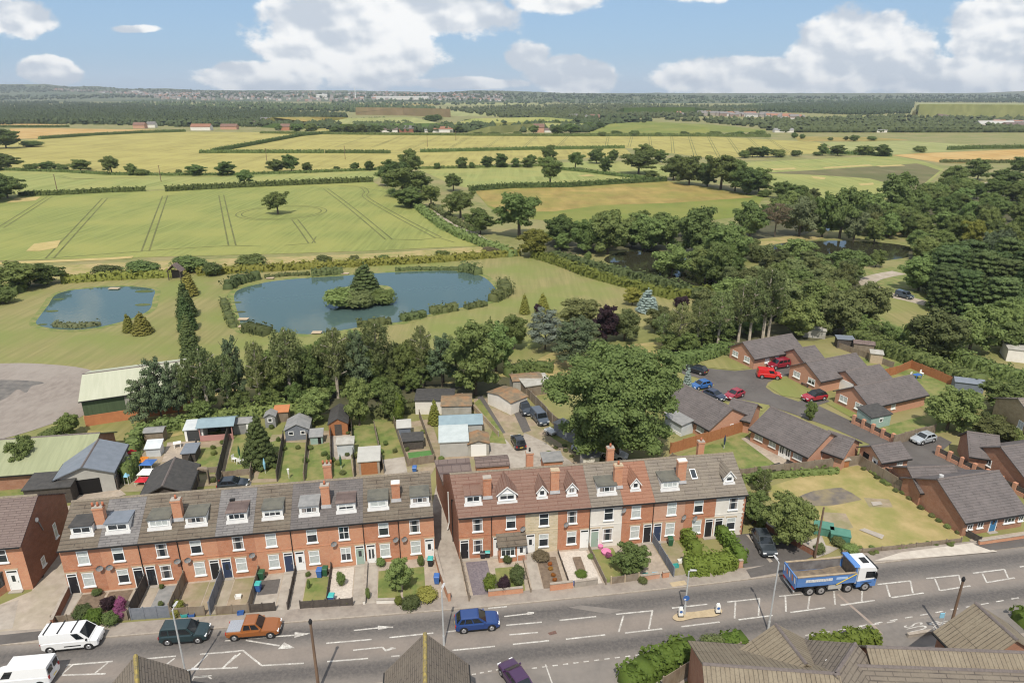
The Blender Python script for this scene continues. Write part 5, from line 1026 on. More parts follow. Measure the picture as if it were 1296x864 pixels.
for x,w_ in ((.15*L5,1.35),(.40*L5,1.1),(.84*L5,1.4)): window(b5,x,-4.0,.85,w_,1.0,0,2,'blind',True,False)
for x in (.57*L5,.57*L5+.96): door(b5,x,-4.0,.05,.92,1.85,0,'door_white',2,False,.1)
door(b5,L5,-.5,.05,.9,1.85,HP,'door_white',1,True,.1); m_=MB(); m_.box(L5+.004,L5+.2,.8,1.25,.6,1.4,K['white']); m_.build('meter_box',b5)
# low wings and garages
def wing(label,a,b,zr,ze,hw,wall='brickb',roof='tbung',name='garage',cat='garage',hwf=None): return gable_building(name,label,cat,P(*a,zr),P(*b,zr),ze,hw,hwf or hw,wall,roof,'garages of the bungalows')
w1=wing('garage joined to the far bungalow, dark roof',(1006,442),(1030,438),3.6,2.1,2.6)
w2=wing('garage wing between the second and third bungalows',(1071,470),(1112,462),3.5,2.1,2.8)
m_=MB(); m_.box(-.06,-.004,-1.9,1.7,.05,1.95,K['white']); m_.build('garage_door',w2)
w3=wing('garage roof behind the conservatory bungalow',(928,505),(957,512),3.6,2.1,2.7)
w4=wing('garage wing of the large bungalow with white glazed doors',(1050,546),(1080,556),3.6,2.1,2.8)
b6=gable_building('garden_house','small brick outhouse with arched white doorway and slate roof','outhouse',P(1104,565,3.3),P(1138,560,3.3),2.2,1.9,1.9,'brick3','tbung')
door(b6,0,-.9,.05,.9,1.9,-HP,'door_white',1,False,.1); m_=MB(); m_.box(-.05,-.004,.2,1.2,.05,2.0,K['hole']); m_.build('arched_opening',b6); window(b6,3.0,-1.9,1.1,.9,.7,0,2,'blind',True,False)
b7=bungalow('big bungalow by the road with blue front door',(1188,607),(1262,596.5),4.7,2.1,4.4,4.8,'brickb2','tbung')
window(b7,.9,-4.4,.8,.75,.95,0,2,'glass',True,False); window(b7,2.3,-4.4,.8,.8,.95,0,2,'glass',True,False); door(b7,4.1,-4.4,.05,1.0,1.85,0,'door_blue',1,True,.1); window(b7,6.3,-4.4,.85,1.5,.95,0,4,'glass',True,False); window(b7,7.9,-4.4,.85,.7,.95,0,2,'glass',True,False)
m_=MB(); m_.tube((.6,.3,4.75),(.6,.3,5.1),.26,.26,8,K['leadw']); m_.build('roof_vent',b7)
w5=wing('low dark roofed wing behind the big roadside bungalow',(1150,592),(1205,590),3.6,2.1,2.8,'brickb2')
b8=bungalow('brown brick bungalow above the silver car, cut by the picture edge',(1268,566),(1345,556),4.5,2.2,4.2,4.2,'brickb2','tbung')
window(b8,0,1.2,1.2,.9,.9,-HP,2,'glass',True,False)
b9=bungalow('hipped brown brick garage block beside the silver car',(1226,547),(1262,552),4.2,2.3,2.8,2.8,'brickb2','tbung')
b10=gable_building('house','buff brick house showing one corner among the trees','house',P(1290,505,6.4),P(1340,505,6.4),4.6,4.2,4.2,'brickbuff','tgrey')
window(b10,0,-1.5,2.6,1.0,1.1,-HP,2,'blind',True,False); window(b10,2,-4.2,1.2,1.2,1.2,0,2,'blind')
# ---------------------------------------------------------------- foreground roofs on this side of the road
def fore(label,a,b,zr,ze,hwn,hwf,r1='tfore',wall='brickb2',group='old tiled roofs on the near side of the road',moss=False):
    o=gable_building('house',label,'house',P(*a,zr),P(*b,zr),ze,hwn,hwf,wall,r1,group,ov=.3,ridge=not moss)
    if moss:
        rc=MB(); L=o['L']; rc.xprism([(-.16,zr+.08),(-.06,zr+.22),(.06,zr+.22),(.16,zr+.08)],-.26,L+.26,K['moss']); rc.build('ridge_tiles',o)
    return o
fore('near house with steep roof and yellow lichen on its ridge',(538,805),(538,900),7.6,4.4,3.0,3.0,'tfored',moss=True)
fore('near roof corner with lichen ridge below the parked vans',(172,833),(176,905),7.4,4.6,2.9,2.9,'tfored',moss=True)
fore('near tiled gable wing pointing at the road, opposite the tipper lorry',(983.5,793),(1018,838),6.7,4.3,3.4,3.4,'tfore')
fore('long near roof with a brick gable beside the wooden fence',(893,841),(1058,853),6.9,4.0,5.2,5.2,'tfore')
fore('dark near roof rising behind the long brick gabled roof',(1057,853),(1081,817),6.9,4.6,4.0,4.0,'tfored')
fore('long near roof running past the bus lay-by',(1100,819),(1292,826),7.0,4.6,3.9,2.6,'tfore')
fore('near gable wing roof pointing at the lay-by',(1237,766),(1284,808),7.0,4.6,3.0,3.4,'tfore')
fore('dark near roof at the bottom corner below the lay-by',(1060,842),(1330,852),6.4,4.0,4.0,4.0,'tfored')
for i,(u,v,z) in enumerate(((1047,838,6.2),(1122,848,6.0),(1204,839,5.5),(1262,836,5.5))):
    p=P(u,v,z); m_=MB(); m_.tube((0,0,-.3),(0,0,.18),.13,.16,8,K['white']); o=m_.build('roof_vent',None,p); tag(o,ORD_[i]+' from the left of the white vent caps on the near tiled roofs','vent','white vent caps on the near roofs')
# ---------------------------------------------------------------- trees, shrubs, hedges
random.seed(5)
def T(kind,u,vb,vt,w,leaf,label,name='broadleaf_tree',cat='tree',group=None): return tree(kind,u,vb,vt,w,leaf,name,label,cat,group)
T('ash',779,580,423,172,'l_ash','huge spreading ash tree behind the brick terrace, tallest of all','ash_tree')
for a in (
 # birch belt behind the gardens
 ('birch',331,518,430,36,'l_birch','slim white trunked birch next to the tall broad birch','birch_tree'),('birch',369,508,414,60,'l_birch','tall broad birch with forked pale trunk before the large pond','birch_tree'),
 ('birch',428,504,414,56,'l_birch','birch reaching over the near edge of the large pond','birch_tree'),('birch',479,490,407,56,'l_birch','twin stemmed birch with thin yellowish crown','birch_tree'),
 ('birch',535,489,411,38,'l_birch','thin birch with bright white trunk beside the sycamore','birch_tree'),('birch',265,530,438,58,'l_birch','weeping birch rising behind the conifer row end','birch_tree'),
 ('pine',300,514,427,34,'l_pine','dark narrow pine between two birches','pine_tree'),('pine',455,500,418,36,'l_pine','small dark pine among the birches','pine_tree'),('broad3',515,490,425,40,'l_oak','dark bushy tree between two birches','broadleaf_tree'),
 ('broad2',345,510,446,50,'l_oak','low dark tree at the feet of the birches'),('broad1',400,505,440,48,'l_oak','rounded dark tree beneath the pond edge birch'),('pine',560,490,424,40,'l_pine','shaded pine at the sycamore side','pine_tree'),('birch',291,522,448,40,'l_birch','young birch in the shade by the narrow pine','birch_tree'),
 ('broad1',602,499,398,80,'l_mid','large round sycamore at the end of the yard lane','sycamore_tree'),('broad2',628,470,402,50,'l_mid','tree half hidden behind the large round sycamore'),('cone',621,452,400,26,'l_light','pointed light green conifer behind the sycamore','conifer'),('broad3',650,442,393,40,'l_light','pale feathery tree by the park lawn edge'),
 # pines by the green barn
 ('pine',186,540,478,46,'l_pine','shortest pine before the green barn, leaning limbs','pine_tree'),('pine',206,536,453,40,'l_pine','tallest pine before the green barn','pine_tree'),('pine',228,531,459,34,'l_pine','slender pine at the barn end wall','pine_tree'),('birch',246,530,452,34,'l_olive','olive green tree between barn and birches','birch_tree'),
 # conifer row by the ponds
 ('cone',240,374,340,26,'l_gold','golden conifer at the head of the conifer row','conifer'),('cone',237,401,355,30,'l_fir','second conifer in the row, behind the golden one','conifer'),('cone',239,434,396,26,'l_fir','third conifer in the row between the ponds','conifer'),('cone',243,456,414,32,'l_fir','dark conifer closest to the barn in the row','conifer'),
('cone',238,418,372,28,'l_fir','conifer in the row filling the gap above the third','conifer'),
 ('cone',164,420,396,18,'l_gold','small golden conifer on the pond lawn mound','conifer'),('cone',181,422,394,30,'l_gold','broad golden conifer on the pond lawn mound','conifer'),
 ('cone',463,379,331,54,'l_fir','dark spruce on the pond island','spruce_tree'),
 # park corner
 ('cone',664,397,371,16,'l_gold','left golden cone shrub of the pair on the lawn','conifer'),('cone',687,394,370,20,'l_gold','right golden cone shrub of the pair on the lawn','conifer'),('bush',682,395,382,14,'l_purple','dark red shrub between the golden cones','shrub'),
 ('broad2',731,414,374,58,'l_olive','grey green tree at the lawn corner before the purple tree'),('broad1',767,432,382,40,'l_purple','dark purple leaved tree beside the huge ash','purple_tree'),('pine',690,442,391,52,'l_bluep','blue grey cedar by the lane shed','cedar_tree'),('pine',726,462,406,62,'l_pine','spreading dark pine in front of the cedar','pine_tree'),
 ('willow',790,430,390,50,'l_birch','soft drooping tree right above the huge ash','weeping_tree'),('spruce',819,394,364,34,'l_blue','pale blue spruce standing out before the lake','blue_spruce'),('broad3',800,386,361,28,'l_yel','yellow green bushy tree beside the blue spruce'),('bush',862,388,372,24,'l_purple','small purple shrub near the blue spruce','shrub'),
 ('broad1',740,440,398,44,'l_pine','dark tree crowded behind the spreading pine'),
 # birch belt above the close
 ('birch',859,444,384,44,'l_birch','birch nearest the huge ash in the belt above the bungalows','birch_tree'),('birch',881,442,378,36,'l_birch','second birch from the huge ash, leaning trunk','birch_tree'),('birch',908,438,368,46,'l_birch','third birch from the huge ash, straight pale trunk','birch_tree'),('birch',934,433,358,46,'l_birch','fourth birch in the belt, above the far lawn','birch_tree'),('birch',948,433,350,40,'l_birch','fifth birch in the belt, tall and narrow','birch_tree'),('birch',965,430,338,58,'l_birch','broad crowned birch at the end of the belt','birch_tree'),('birch',972,427,345,40,'l_birch','leaning twin birch at the end of the belt','birch_tree'),
 ('broad2',835,420,385,44,'l_olive','olive tree between blue spruce and birch belt'),('broad1',895,415,362,50,'l_birch','grey green tree behind the birch belt'),('broad3',925,400,345,60,'l_mid','leafy tree behind the birch belt near the lake'),('birch',838,440,396,34,'l_birch','short birch in the shade of the ash','birch_tree'),
 ('broad1',870,450,418,34,'l_oak','dark undergrowth tree below the belt birches'),
 ('broad2',1010,425,372,62,'l_mid','dense tree behind the far bungalow roof'),('broad3',1062,424,360,62,'l_olive','olive tree between far bungalow and path meadow'),('broad1',1090,412,354,64,'l_olive','wide olive tree beside the path meadow'),('broad2',1028,400,350,50,'l_light','bright leaved tree by the lake head'),('broad3',985,402,345,54,'l_birch','hazy grey green tree above the end birches'),('bush',1040,420,402,40,'l_light','light bushes behind the garages','shrub'),
 ('broad2',1178,450,386,76,'l_olive','big brown green tree by the bungalow back hedge'),('broad1',1226,446,383,68,'l_mid','bright green tree between brown tree and flat roof'),('broad3',1276,446,404,56,'l_mid','tree standing at the flat roof corner'),('broad1',1198,544,489,70,'l_mid','rounded tree in the garden beside the mint house'),('broad2',1277,522,478,74,'l_mid','wide dark tree behind the buff brick house'),('broad3',1255,556,526,58,'l_olive','garden tree above the hipped garage block'),('broad1',1225,520,494,36,'l_mid','small garden tree next to the wooden fence end'),
 ('bush',1133,508,497,20,'l_mid','dark shrub by the third bungalow','shrub'),
 # around the houses
 ('broad2',996,690,622,70,'l_mid','round dark leaved tree beside the car drive'),('broad1',952,662,622,44,'l_mid','leafy tree behind the white end house'),('birch',962,648,594,26,'l_birch','slender young tree on the bungalow lawn','young_tree'),('broad3',960,620,590,26,'l_mid','young rounded tree at the back lawn fence','young_tree'),('broad2',1024,532,505,16,'l_mid','small street tree by the dark red car','young_tree'),
 ('spruce',869,494,462,15,'l_blue','little blue spruce beside the blue car','blue_spruce'),('cone',330,588,522,48,'l_fir','full dark conifer standing in a back garden','conifer'),('column',506,536,498,15,'l_box','tall clipped green cypress column between sheds','cypress'),('cone',550,536,505,20,'l_yel','bright yellow conifer beside the blue roofed shed','conifer'),
 ('broad1',398,535,490,46,'l_mid','round bush-like tree behind the grey sheds'),('broad2',455,538,472,40,'l_mid','dark dense tree beside the brown cabin'),('broad3',497,532,480,36,'l_mid','rounded dark tree behind the cypress column'),('broad2',37,598,548,46,'l_mid','dark leafy tree in front of the moss green roof'),('broad1',88,552,522,30,'l_oak','dark small tree beside the gravel yard'),('bush',66,556,540,34,'l_mid','rounded shrubs at the gravel yard edge','shrub'),
 ('broad1',60,612,594,40,'l_purple','dark purple shrub beside the grey garage','purple_shrub'),('bush',64,602,580,52,'l_yel','clipped yellow green bush beside the grey garage','shrub'),('bush',5,610,590,18,'l_oak','dark shrub by the brick outhouse','shrub'),
 ('broad1',506,745,703,40,'l_mid','large round bush in the front lawn by the alley','bush'),('broad2',796,724,686,50,'l_mid','round leafy bush in front of the orange roofed house','bush'),
 # field oaks and hedgerow trees in the near fields
 ('oak1',352,271,240,36,'l_oak','lone oak standing inside the tramline circle','oak_tree'),('oak2',310,236,214,25,'l_oak','oak on the hedge behind the lone field oak','oak_tree'),('oak3',574,242,218,26,'l_oak','small oak on the hedge behind the spreading oak','oak_tree'),('oak1',583,277,238,46,'l_oak','spreading oak at the wheat field corner','oak_tree'),('oak2',657,300,240,68,'l_oak','big dome shaped oak beside the yellow green tree','oak_tree'),('broad1',608,296,262,44,'l_oak','broad dark tree leaning out over the farm track'),
 ('broad2',676,325,286,44,'l_yel','yellow green rounded tree at the hedge corner'),('oak2',696,236,196,34,'l_oak','oak with bare lower trunk on the pasture hedge','oak_tree'),('broad3',709,312,268,48,'l_oak','dark tree behind the hedge corner, beside the big oak'),
 ('broad2',497,235,199,46,'l_oak','first dark tree of the clump by the wheat field'),('broad1',521,220,187,34,'l_oak','pale topped tall tree at the back of the clump'),('oak1',510,250,208,58,'l_oak','largest dark crown of the clump by the wheat field'),('broad3',528,246,215,44,'l_oak','middle crown of the clump by the wheat field'),('broad2',520,262,234,46,'l_oak','low front crown of the clump by the wheat field'),('oak2',546,263,232,32,'l_oak','pale trunked end tree of the clump','oak_tree'),
 ('broad1',742,321,276,42,'l_oak','dark tree by the lake end of the double hedge'),('broad3',769,322,260,58,'l_mid','tall dense tree on the near lake bank'),('broad2',815,317,268,54,'l_mid','second dense tree on the lake bank'),('broad1',845,316,268,38,'l_mid','third dense tree on the lake bank'),('broad3',882,325,254,64,'l_mid','tallest tree above the lake'),('willow',850,349,308,56,'l_mid','drooping round tree hanging over the lake'),('broad1',892,356,312,54,'l_light','pale green tree at the lake corner'),('bush',744,330,316,12,'l_light','small round bush on the lake path','shrub'),
 ('broad2',918,337,276,60,'l_mid','tall leafy mass between the two lakes'),('broad3',905,364,300,46,'l_mid','dark tree standing in front of the leafy mass'),('broad1',948,302,252,46,'l_mid','tree behind the dry bank'),('sparse',980,300,254,38,'l_brown','nearly bare tree with pale trunk on the dry bank'),('willow',1011,299,246,52,'l_willow','silvery willow on the dry bank','willow_tree'),('broad2',1040,300,238,38,'l_oak','dark tall tree beside the silvery willow'),('broad1',1062,302,233,52,'l_mid','tall tree above the second lake'),('willow',1080,305,262,34,'l_willow','smaller silvery willow at the lake edge','willow_tree'),('broad3',1106,308,274,28,'l_light','light tree on the thin spit of land'),
 ('broad2',1009,330,300,52,'l_mid','island tree in the second lake'),('bush',964,332,304,36,'l_olive','olive bush on the near shore of the second lake','shrub'),('broad1',1026,342,316,34,'l_olive','low olive tree beside the island tree'),('broad3',999,348,322,34,'l_mid','round green tree on the near lake shore'),('broad2',1070,354,312,60,'l_mid','dark spreading tree at the lake shore by the path'),('broad1',1108,338,315,24,'l_light','pale round tree beside the gravel path'),
 ('broad1',1133,276,215,58,'l_mid','tall twin topped tree before the fallow field'),('broad3',1102,282,240,44,'l_mid','tree in front of the twin topped one'),('broad2',1162,368,318,52,'l_mid','rounded mass of a tree inside the path bend'),('willow',1229,310,276,36,'l_yel','bright yellow willow in the dark wood','willow_tree'),('broad1',960,244,210,44,'l_oak','end tree of the pasture hedgerow'),('broad2',990,252,227,28,'l_oak','dark tree on the hedge below the crop field'),('broad1',1006,256,232,26,'l_oak','bushy tree on the hedge below the crop field'),
 ('broad3',1208,236,206,34,'l_mid','round tree by the sandy track'),('broad1',1237,228,199,34,'l_mid','taller round tree by the sandy track'),('broad2',1270,238,212,46,'l_oak','dark tree below the ripe barley field'),('broad3',1290,220,196,34,'l_oak','dark tree at the ripe barley field edge'),('bush',1180,246,228,36,'l_mid','round thicket at the fallow field corner','shrub'),('bush',1224,240,222,40,'l_light','light thicket between round trees','shrub'),
 # far-left field margins
 ('broad1',10,251,218,52,'l_oak','dark tree clump at the tramline field corner'),('broad2',-8,256,222,44,'l_oak','dark tree cut by the picture edge by the wheat'),('broad3',8,188,160,42,'l_oak','dark tree clump beside the tan field end'),('bush',40,186,176,30,'l_oak','bushy trees at the tan field end','shrub'),
 ('broad2',22,366,328,66,'l_oak','big dark thicket tree beside the small pond hedge'),('broad1',60,360,332,52,'l_oak','second dark thicket tree by the small pond hedge'),('bush',4,384,362,34,'l_lush' if 'l_lush' in K else 'l_light','light green bush before the dark thicket','shrub'),
 ('bush',135,349,332,40,'l_olive','low bush on the margin behind the clipped hedge','bush'),('bush',181,348,326,48,'l_mid','wide bush on the margin near the garden shelter','bush'),('bush',240,343,320,50,'l_mid','long bush on the margin behind the dark dome','bush'),('bush',269,349,327,26,'l_fir','dark clipped dome on the hedge line','bush'),('bush',320,338,319,44,'l_mid','bush on the margin past the dark dome','bush'),('bush',410,334,320,24,'l_olive','small scrub bush mid margin','bush'),('bush',449,332,321,16,'l_olive','tiny scrub bush on the margin','bush'),('bush',486,331,321,20,'l_mid','dark scrub bush on the margin','bush'),('bush',559,327,314,22,'l_mid','neat round bush before the wheat corner','bush'),('bush',620,322,310,26,'l_brown','brown bush at the wheat corner','bush')):
    k,u,vb,vt,w,lf,lb=a[:7]; nm=a[7] if len(a)>7 else 'broadleaf_tree'
    T(k,u,vb,vt,w,lf,lb,nm,'shrub' if nm in('shrub','bush','purple_shrub') else 'tree')
# hedgerow trees, one row after another: (kind,u,foot,top,width)
ORD='first second third fourth fifth sixth seventh eighth ninth tenth eleventh twelfth thirteenth fourteenth fifteenth sixteenth seventeenth eighteenth nineteenth twentieth'.split()
def row(where,grp,items,leaf='l_oak'):
    items=sorted(items,key=lambda q:q[1])
    for i,(k,u,vb,vt,w) in enumerate(items):
        T(k,u,vb,vt,w,leaf,f'{ORD[i]} from the left of the {where}','hedgerow_tree','tree' if not k.startswith('bush') else 'shrub',grp)
row('trees between yellow barley and crop strip','hedgerow between the barley and the crop strip',[('broad1',8,215,193,44),('bush',40,216,205,22),('broad2',62,216,203,26),('bush',80,217,206,16),('broad3',102,217,200,30),('oak1',142,221,195,24),('broad1',168,222,206,18),('bush',180,222,212,22),('bush',227,221,213,10),('broad2',248,222,207,28),('broad1',286,222,203,30),('broad2',350,218,200,28),('broad1',369,217,194,24),('broad3',389,218,204,16),('bush',426,216,209,10),('broad1',449,216,205,14),('broad3',468,216,202,14)])
row('hedge trees beyond the strip field','hedge trees beyond the strip field',[('bush',553,214,204,10),('broad1',584,213,198,18),('bush',597,213,203,8),('broad2',616,212,196,18),('broad3',634,212,192,20),('broad1',653,212,199,14),('broad2',672,210,194,18),('oak2',694,210,182,24),('broad1',668,212,199,20),('oak1',728,214,190,24),('broad3',755,207,186,26),('broad2',766,219,196,18),('broad1',775,206,188,16),('oak2',808,220,190,54),('broad1',818,206,181,34),('broad2',835,205,188,20),('oak1',823,229,214,22)])
row('dense hedgerow beside the dry pasture','dense hedgerow beside the dry pasture',[('broad1',852,228,194,36),('broad3',872,234,193,42),('broad2',895,236,200,32),('oak1',912,240,191,52),('broad1',930,242,200,36),('broad2',945,246,209,44),('bush',968,249,238,20)])
row('trees before the scrub, past the barley','trees past the yellow barley',[('bush',942,200,188,16),('broad1',952,199,185,20),('broad2',965,199,184,24),('bush',985,199,187,22),('bush',1007,198,188,16),('broad1',1041,197,181,16),('broad3',1060,197,182,24),('broad2',1094,196,183,26),('broad1',1117,198,182,24),('bush',1164,193,183,18),('bush',1034,197,191,14)])
row('little trees along the far barley edge','trees along the far barley edge',[('bush',u,172.5+.01*k,172.5-h,w) for k,(u,h,w) in enumerate(((762,7,14),(790,5,10),(803,9,16),(815,5,10),(833,6,12),(848,5,12),(866,8,14),(884,6,12),(905,8,22),(925,6,14),(935,8,16),(952,7,14),(962,9,18)))])
row('low trees by the far villas','trees by the far villas',[('broad1',670,163,153,10),('broad2',687,163,150,10),('broad3',705,163,150,12),('broad1',675,169,158,16),('broad2',722,169,155,24),('broad3',745,166,153,20),('bush',655,171,165,14),('broad1',760,165,154,12),('broad2',705,171,157,22),('bush',780,171,164,18)])
row('trees behind the far orange roof','trees behind the far orange roof',[('broad1',352,166,158,12),('broad2',375,168,156,18),('broad3',395,168,155,22),('broad1',425,169,158,18),('broad2',442,169,156,22),('broad3',458,169,156,20),('broad1',478,169,158,20),('broad2',510,166,158,14),('broad3',530,162,156,12),('bush',558,164,155,24),('broad1',580,168,158,16),('bush',605,171,166,16),('broad2',594,158,150,14),('bush',605,157,151,12),('bush',625,171.5,166,20),('bush',548,155,143,30)])
row('solitary field edge trees before the scrub','trees before the scrub',[('bush',1005,175,166,10),('bush',1015,176,168,8),('bush',1051,178,173,8),('broad1',1070,178,172,8),('broad2',1080,179,170,14),('bush',1103,178,171,14)])
# hedges
for px,w,h,lf,lb in (([(79,358),(150,353.5),(222,350)],2.2,1.9,'l_yel','clipped yellow green hedge behind the small pond'),([(250,348),(283,346),(420,338.5),(560,331),(658,323)],2.2,1.9,'l_yel','long clipped yellow green hedge behind the large pond'),([(-140,392),(-40,381),(22,371),(30,362)],3,2.2,'l_light','bright hedge turning the corner by the small pond'),
  ([(676,326),(704,334),(745,350),(804,366),(851,378),(900,372)],2.4,2.1,'l_yel','clipped bright hedge slanting down the park lawn'),([(699,326),(745,340),(800,353),(850,366),(905,384)],3.4,2.2,'l_reed','grey green flowering hedge behind the slanting bright one'),
  ([(25,248),(60,247.5),(140,243.5),(184,242)],2.5,2.2,'l_oak','dark hedge along the top of the tramline field'),([(209,242.5),(300,237.5),(430,232),(472,230)],2.5,2.6,'l_oak','long dark hedge behind the lone field oak'),([(594,242),(650,238),(720,237),(780,233),(843,229.5)],2.5,2.6,'l_oak','dark hedge along the back of the dry pasture'),([(700,214.5),(740,218),(780,223),(830,228)],2,1.8,'l_oak','short hedge crossing the crop field corner'),
  ([(494,244),(528,263),(560,288),(586,301),(650,325)],3.5,2,'l_mid','thick hedge running down beside the farm track'),([(546,262),(580,284),(598,292)],2.5,1.5,'l_olive','ragged hedge on the far side of the farm track'),([(253,194),(330,194),(410,194)],3,2.6,'l_oak','thin dark hedge crossing the yellow barley'),([(412,194),(494,194.3)],3,2.6,'l_oak','second length of the hedge crossing the barley'),([(532,193),(640,190.5),(720,189),(790,188)],3,2.6,'l_oak','dark hedge length reaching the far oaks'),([(270,193),(330,182),(380,172.5),(420,169)],4,3,'l_oak','dark hedge slanting up through the barley'),
  ([(50,176.5),(115,172),(180,168.7),(235,167)],4,3,'l_oak','dark hedge between the tan field and the barley'),([(-140,162),(0,161.5),(60,161.5),(88,161)],5,3,'l_oak','thin hedge between the two tan fields'),([(-140,217),(0,215.5),(80,218),(140,221.5),(220,222.5),(300,222),(400,218.5),(500,214.5)],2.5,1.5,'l_oak','low hedge line between barley and crop strip'),([(500,214.5),(560,213.5),(640,211.5),(700,210)],2.5,1.5,'l_oak','low hedge line beyond the strip field'),([(700,172.5),(860,172.8),(975,173.5)],4,3,'l_oak','low far hedge at the back of the barley'),([(330,169),(440,170.5),(600,172),(700,172.5)],5,2.5,'l_oak','far hedge along the lane of farmsteads'),
  ([(1040,194.5),(1100,196.5),(1128,198.5)],3,2.5,'l_oak','hedge at the corner of the far crop field'),([(1190,206),(1296,206.5),(1420,206)],3,2,'l_olive','rough hedge below the ripe barley'),([(1200,190),(1250,188.5),(1296,188)],4,3,'l_oak','dark hedge above the ripe barley'),
  ([(856,462),(895,452),(922,443)],2.4,2.0,'l_mid','trimmed hedge behind the round lawn of the close'),([(230,545),(290,530),(350,522),(400,516)],2.2,1.6,'l_mid','hedge at the end of the back gardens'),([(165,580),(175,556),(200,546),(232,541)],1.8,1.8,'l_mid','hedge round the cluttered back garden'),
  ([(1075,430),(1110,443),(1150,458),(1200,478),(1240,494)],3.4,2.6,'l_mid','long field hedge behind the bungalow gardens'),([(1150,423),(1190,445),(1240,470),(1300,488)],3.2,2.2,'l_mid','second hedge behind the bungalow field strip'),([(640,476),(668,468),(700,470)],2,1.6,'l_mid','hedge at the top of the garage lane'),
  ([(160,612),(168,600),(178,588)],1.0,2.2,'l_light','bright narrow hedge beside the grey garage'),([(470,528),(560,514)],2,1.5,'l_olive','scrubby hedge behind the sheds'),([(940,610),(980,604),(1060,598)],.8,.8,'l_light','weedy growth along the bungalow back fence')):
    near=P(*px[0]).y<150; hedge('hedge',px,w,h,lf,lb,dens=7 if near else 1.6,size=.2 if near else .42)
# reeds round the ponds
for i,(px,w,h,lb) in enumerate((([(288,367),(296,361),(312,356),(328,353)],3,2.0,'reed bed at the near corner of the large pond'),([(394,349),(420,347),(434,346)],3,1.6,'reed bed on the far bank of the large pond'),([(583,343),(600,345),(606,348)],3,2.2,'reed bed at the far end of the large pond'),([(622,382),(634,377),(642,371),(636,362)],3,2.2,'curved reed bed at the end of the large pond'),([(589,391),(615,386)],2,1.2,'narrow reed strip by the pond end'),([(545,397),(578,392)],2.4,1.5,'thick reed strip on the near bank'),([(508,406),(538,400)],2.4,1.3,'reed strip near the birches'),([(452,413),(495,409)],2,1.2,'reed strip under the birch crowns'),([(312,418),(340,424)],3,1.6,'reeds at the near shaded bank'),([(70,412.5),(100,415),(128,411)],1.6,.9,'flowering reeds along the small pond'),([(283,380),(290,402),(296,415)],1.8,.9,'sedge along the end bank of the large pond'),([(335,352),(360,349),(392,348)],1.5,.7,'short sedge on the far bank'),([(500,343),(540,341.5),(580,342)],1.5,.8,'short sedge past the island'))):
    hedge('reed_bed',px,w,h,'l_reed' if i!=9 else 'l_willow',lb,4,.24,'reeds',rag=.25)
T('bush',432,388,360,50,'l_light','golden green scrub on the pond island','shrub','shrub'); T('bush',486,384,364,40,'l_light','low bright scrub beneath the island spruce','shrub','shrub'); T('bush',455,389,364,44,'l_olive','olive scrub at the island front','shrub','shrub')
for i,(u,v,w) in enumerate(((74,379,14),(66,394,16),(183,369,24),(181,386,20),(300,383,12),(304,395,14),(308,410,16),(54,411,12))):
    p=P(u,v); q=w*dep(p)/FPX/2; mb=MB(); mb.prism([(math.cos(k*.7)*q,math.sin(k*.7)*q*.5) for k in range(9)],-.05,.05,K['l_reed']); o=mb.build('lily_patch',None,(p.x,p.y,.06)); tag(o,f'{ORD[i]} from the left of the floating weed patches in the ponds','weed','floating weed patches')
# the wood to the side of the lakes: single crowns, scattered
def inside(c,pts):
    s=False; j=len(pts)-1
    for i in range(len(pts)):
        if (pts[i][1]>c[1])!=(pts[j][1]>c[1]) and c[0]<(pts[j][0]-pts[i][0])*(c[1]-pts[i][1])/(pts[j][1]-pts[i][1])+pts[i][0]: s=not s
        j=i
    return s
def scatter(n,px,hm,wm,kinds,label,group,seed,gap=.8,name='woodland_tree'):
    r=random.Random(seed); W_=pl(px); xs=[p.x for p in W_]; ys=[p.y for p in W_]; got=[]; t=0
    q=[(p.x,p.y) for p in W_]
    while len(got)<n and t<n*60:
        t+=1; c=(r.uniform(min(xs),max(xs)),r.uniform(min(ys),max(ys)))
        if not inside(c,q) or any((c[0]-g[0])**2+(c[1]-g[1])**2<(gap*wm)**2 for g in got): continue
        got.append(c); k,lf=r.choice(kinds); h=hm*r.uniform(.8,1.2); tree(k,0,0,0,0,lf,name,label,'tree',group,None,1,(c[0],c[1],0),h,wm*r.uniform(.85,1.25))
    return len(got)
K['floor']=mat('woodland_floor',(.085,.082,.045),(.06,.062,.032),.5,c3=(.13,.115,.06),s3=.12,k3=.6)
for q in ([(1150,318),(1190,300),(1178,280),(1185,256),(1300,236),(1440,236),(1440,440),(1296,425),(1225,412),(1185,394),(1192,360),(1165,345)],[(240,545),(265,520),(330,505),(420,494),(560,486),(600,480),(650,478),(640,500),(560,508),(470,520),(330,530),(262,545)],[(690,300),(760,286),(880,286),(905,300),(880,318),(800,316),(700,322)],[(905,372),(985,345),(1085,350),(1100,372),(1060,425),(960,432),(850,450),(845,430),(880,405)],[(1000,252),(1140,262),(1110,284),(1040,290),(1005,300),(930,302),(930,285)]): sheet('woodland_floor',cat_rom(pl(q),3,True),K['floor'],.042+random.random()*.004)
MIXW=[('broad1','l_mid'),('broad2','l_mid'),('broad3','l_oak'),('broad1','l_olive'),('broad2','l_oak'),('willow','l_mid'),('broad3','l_mid')]
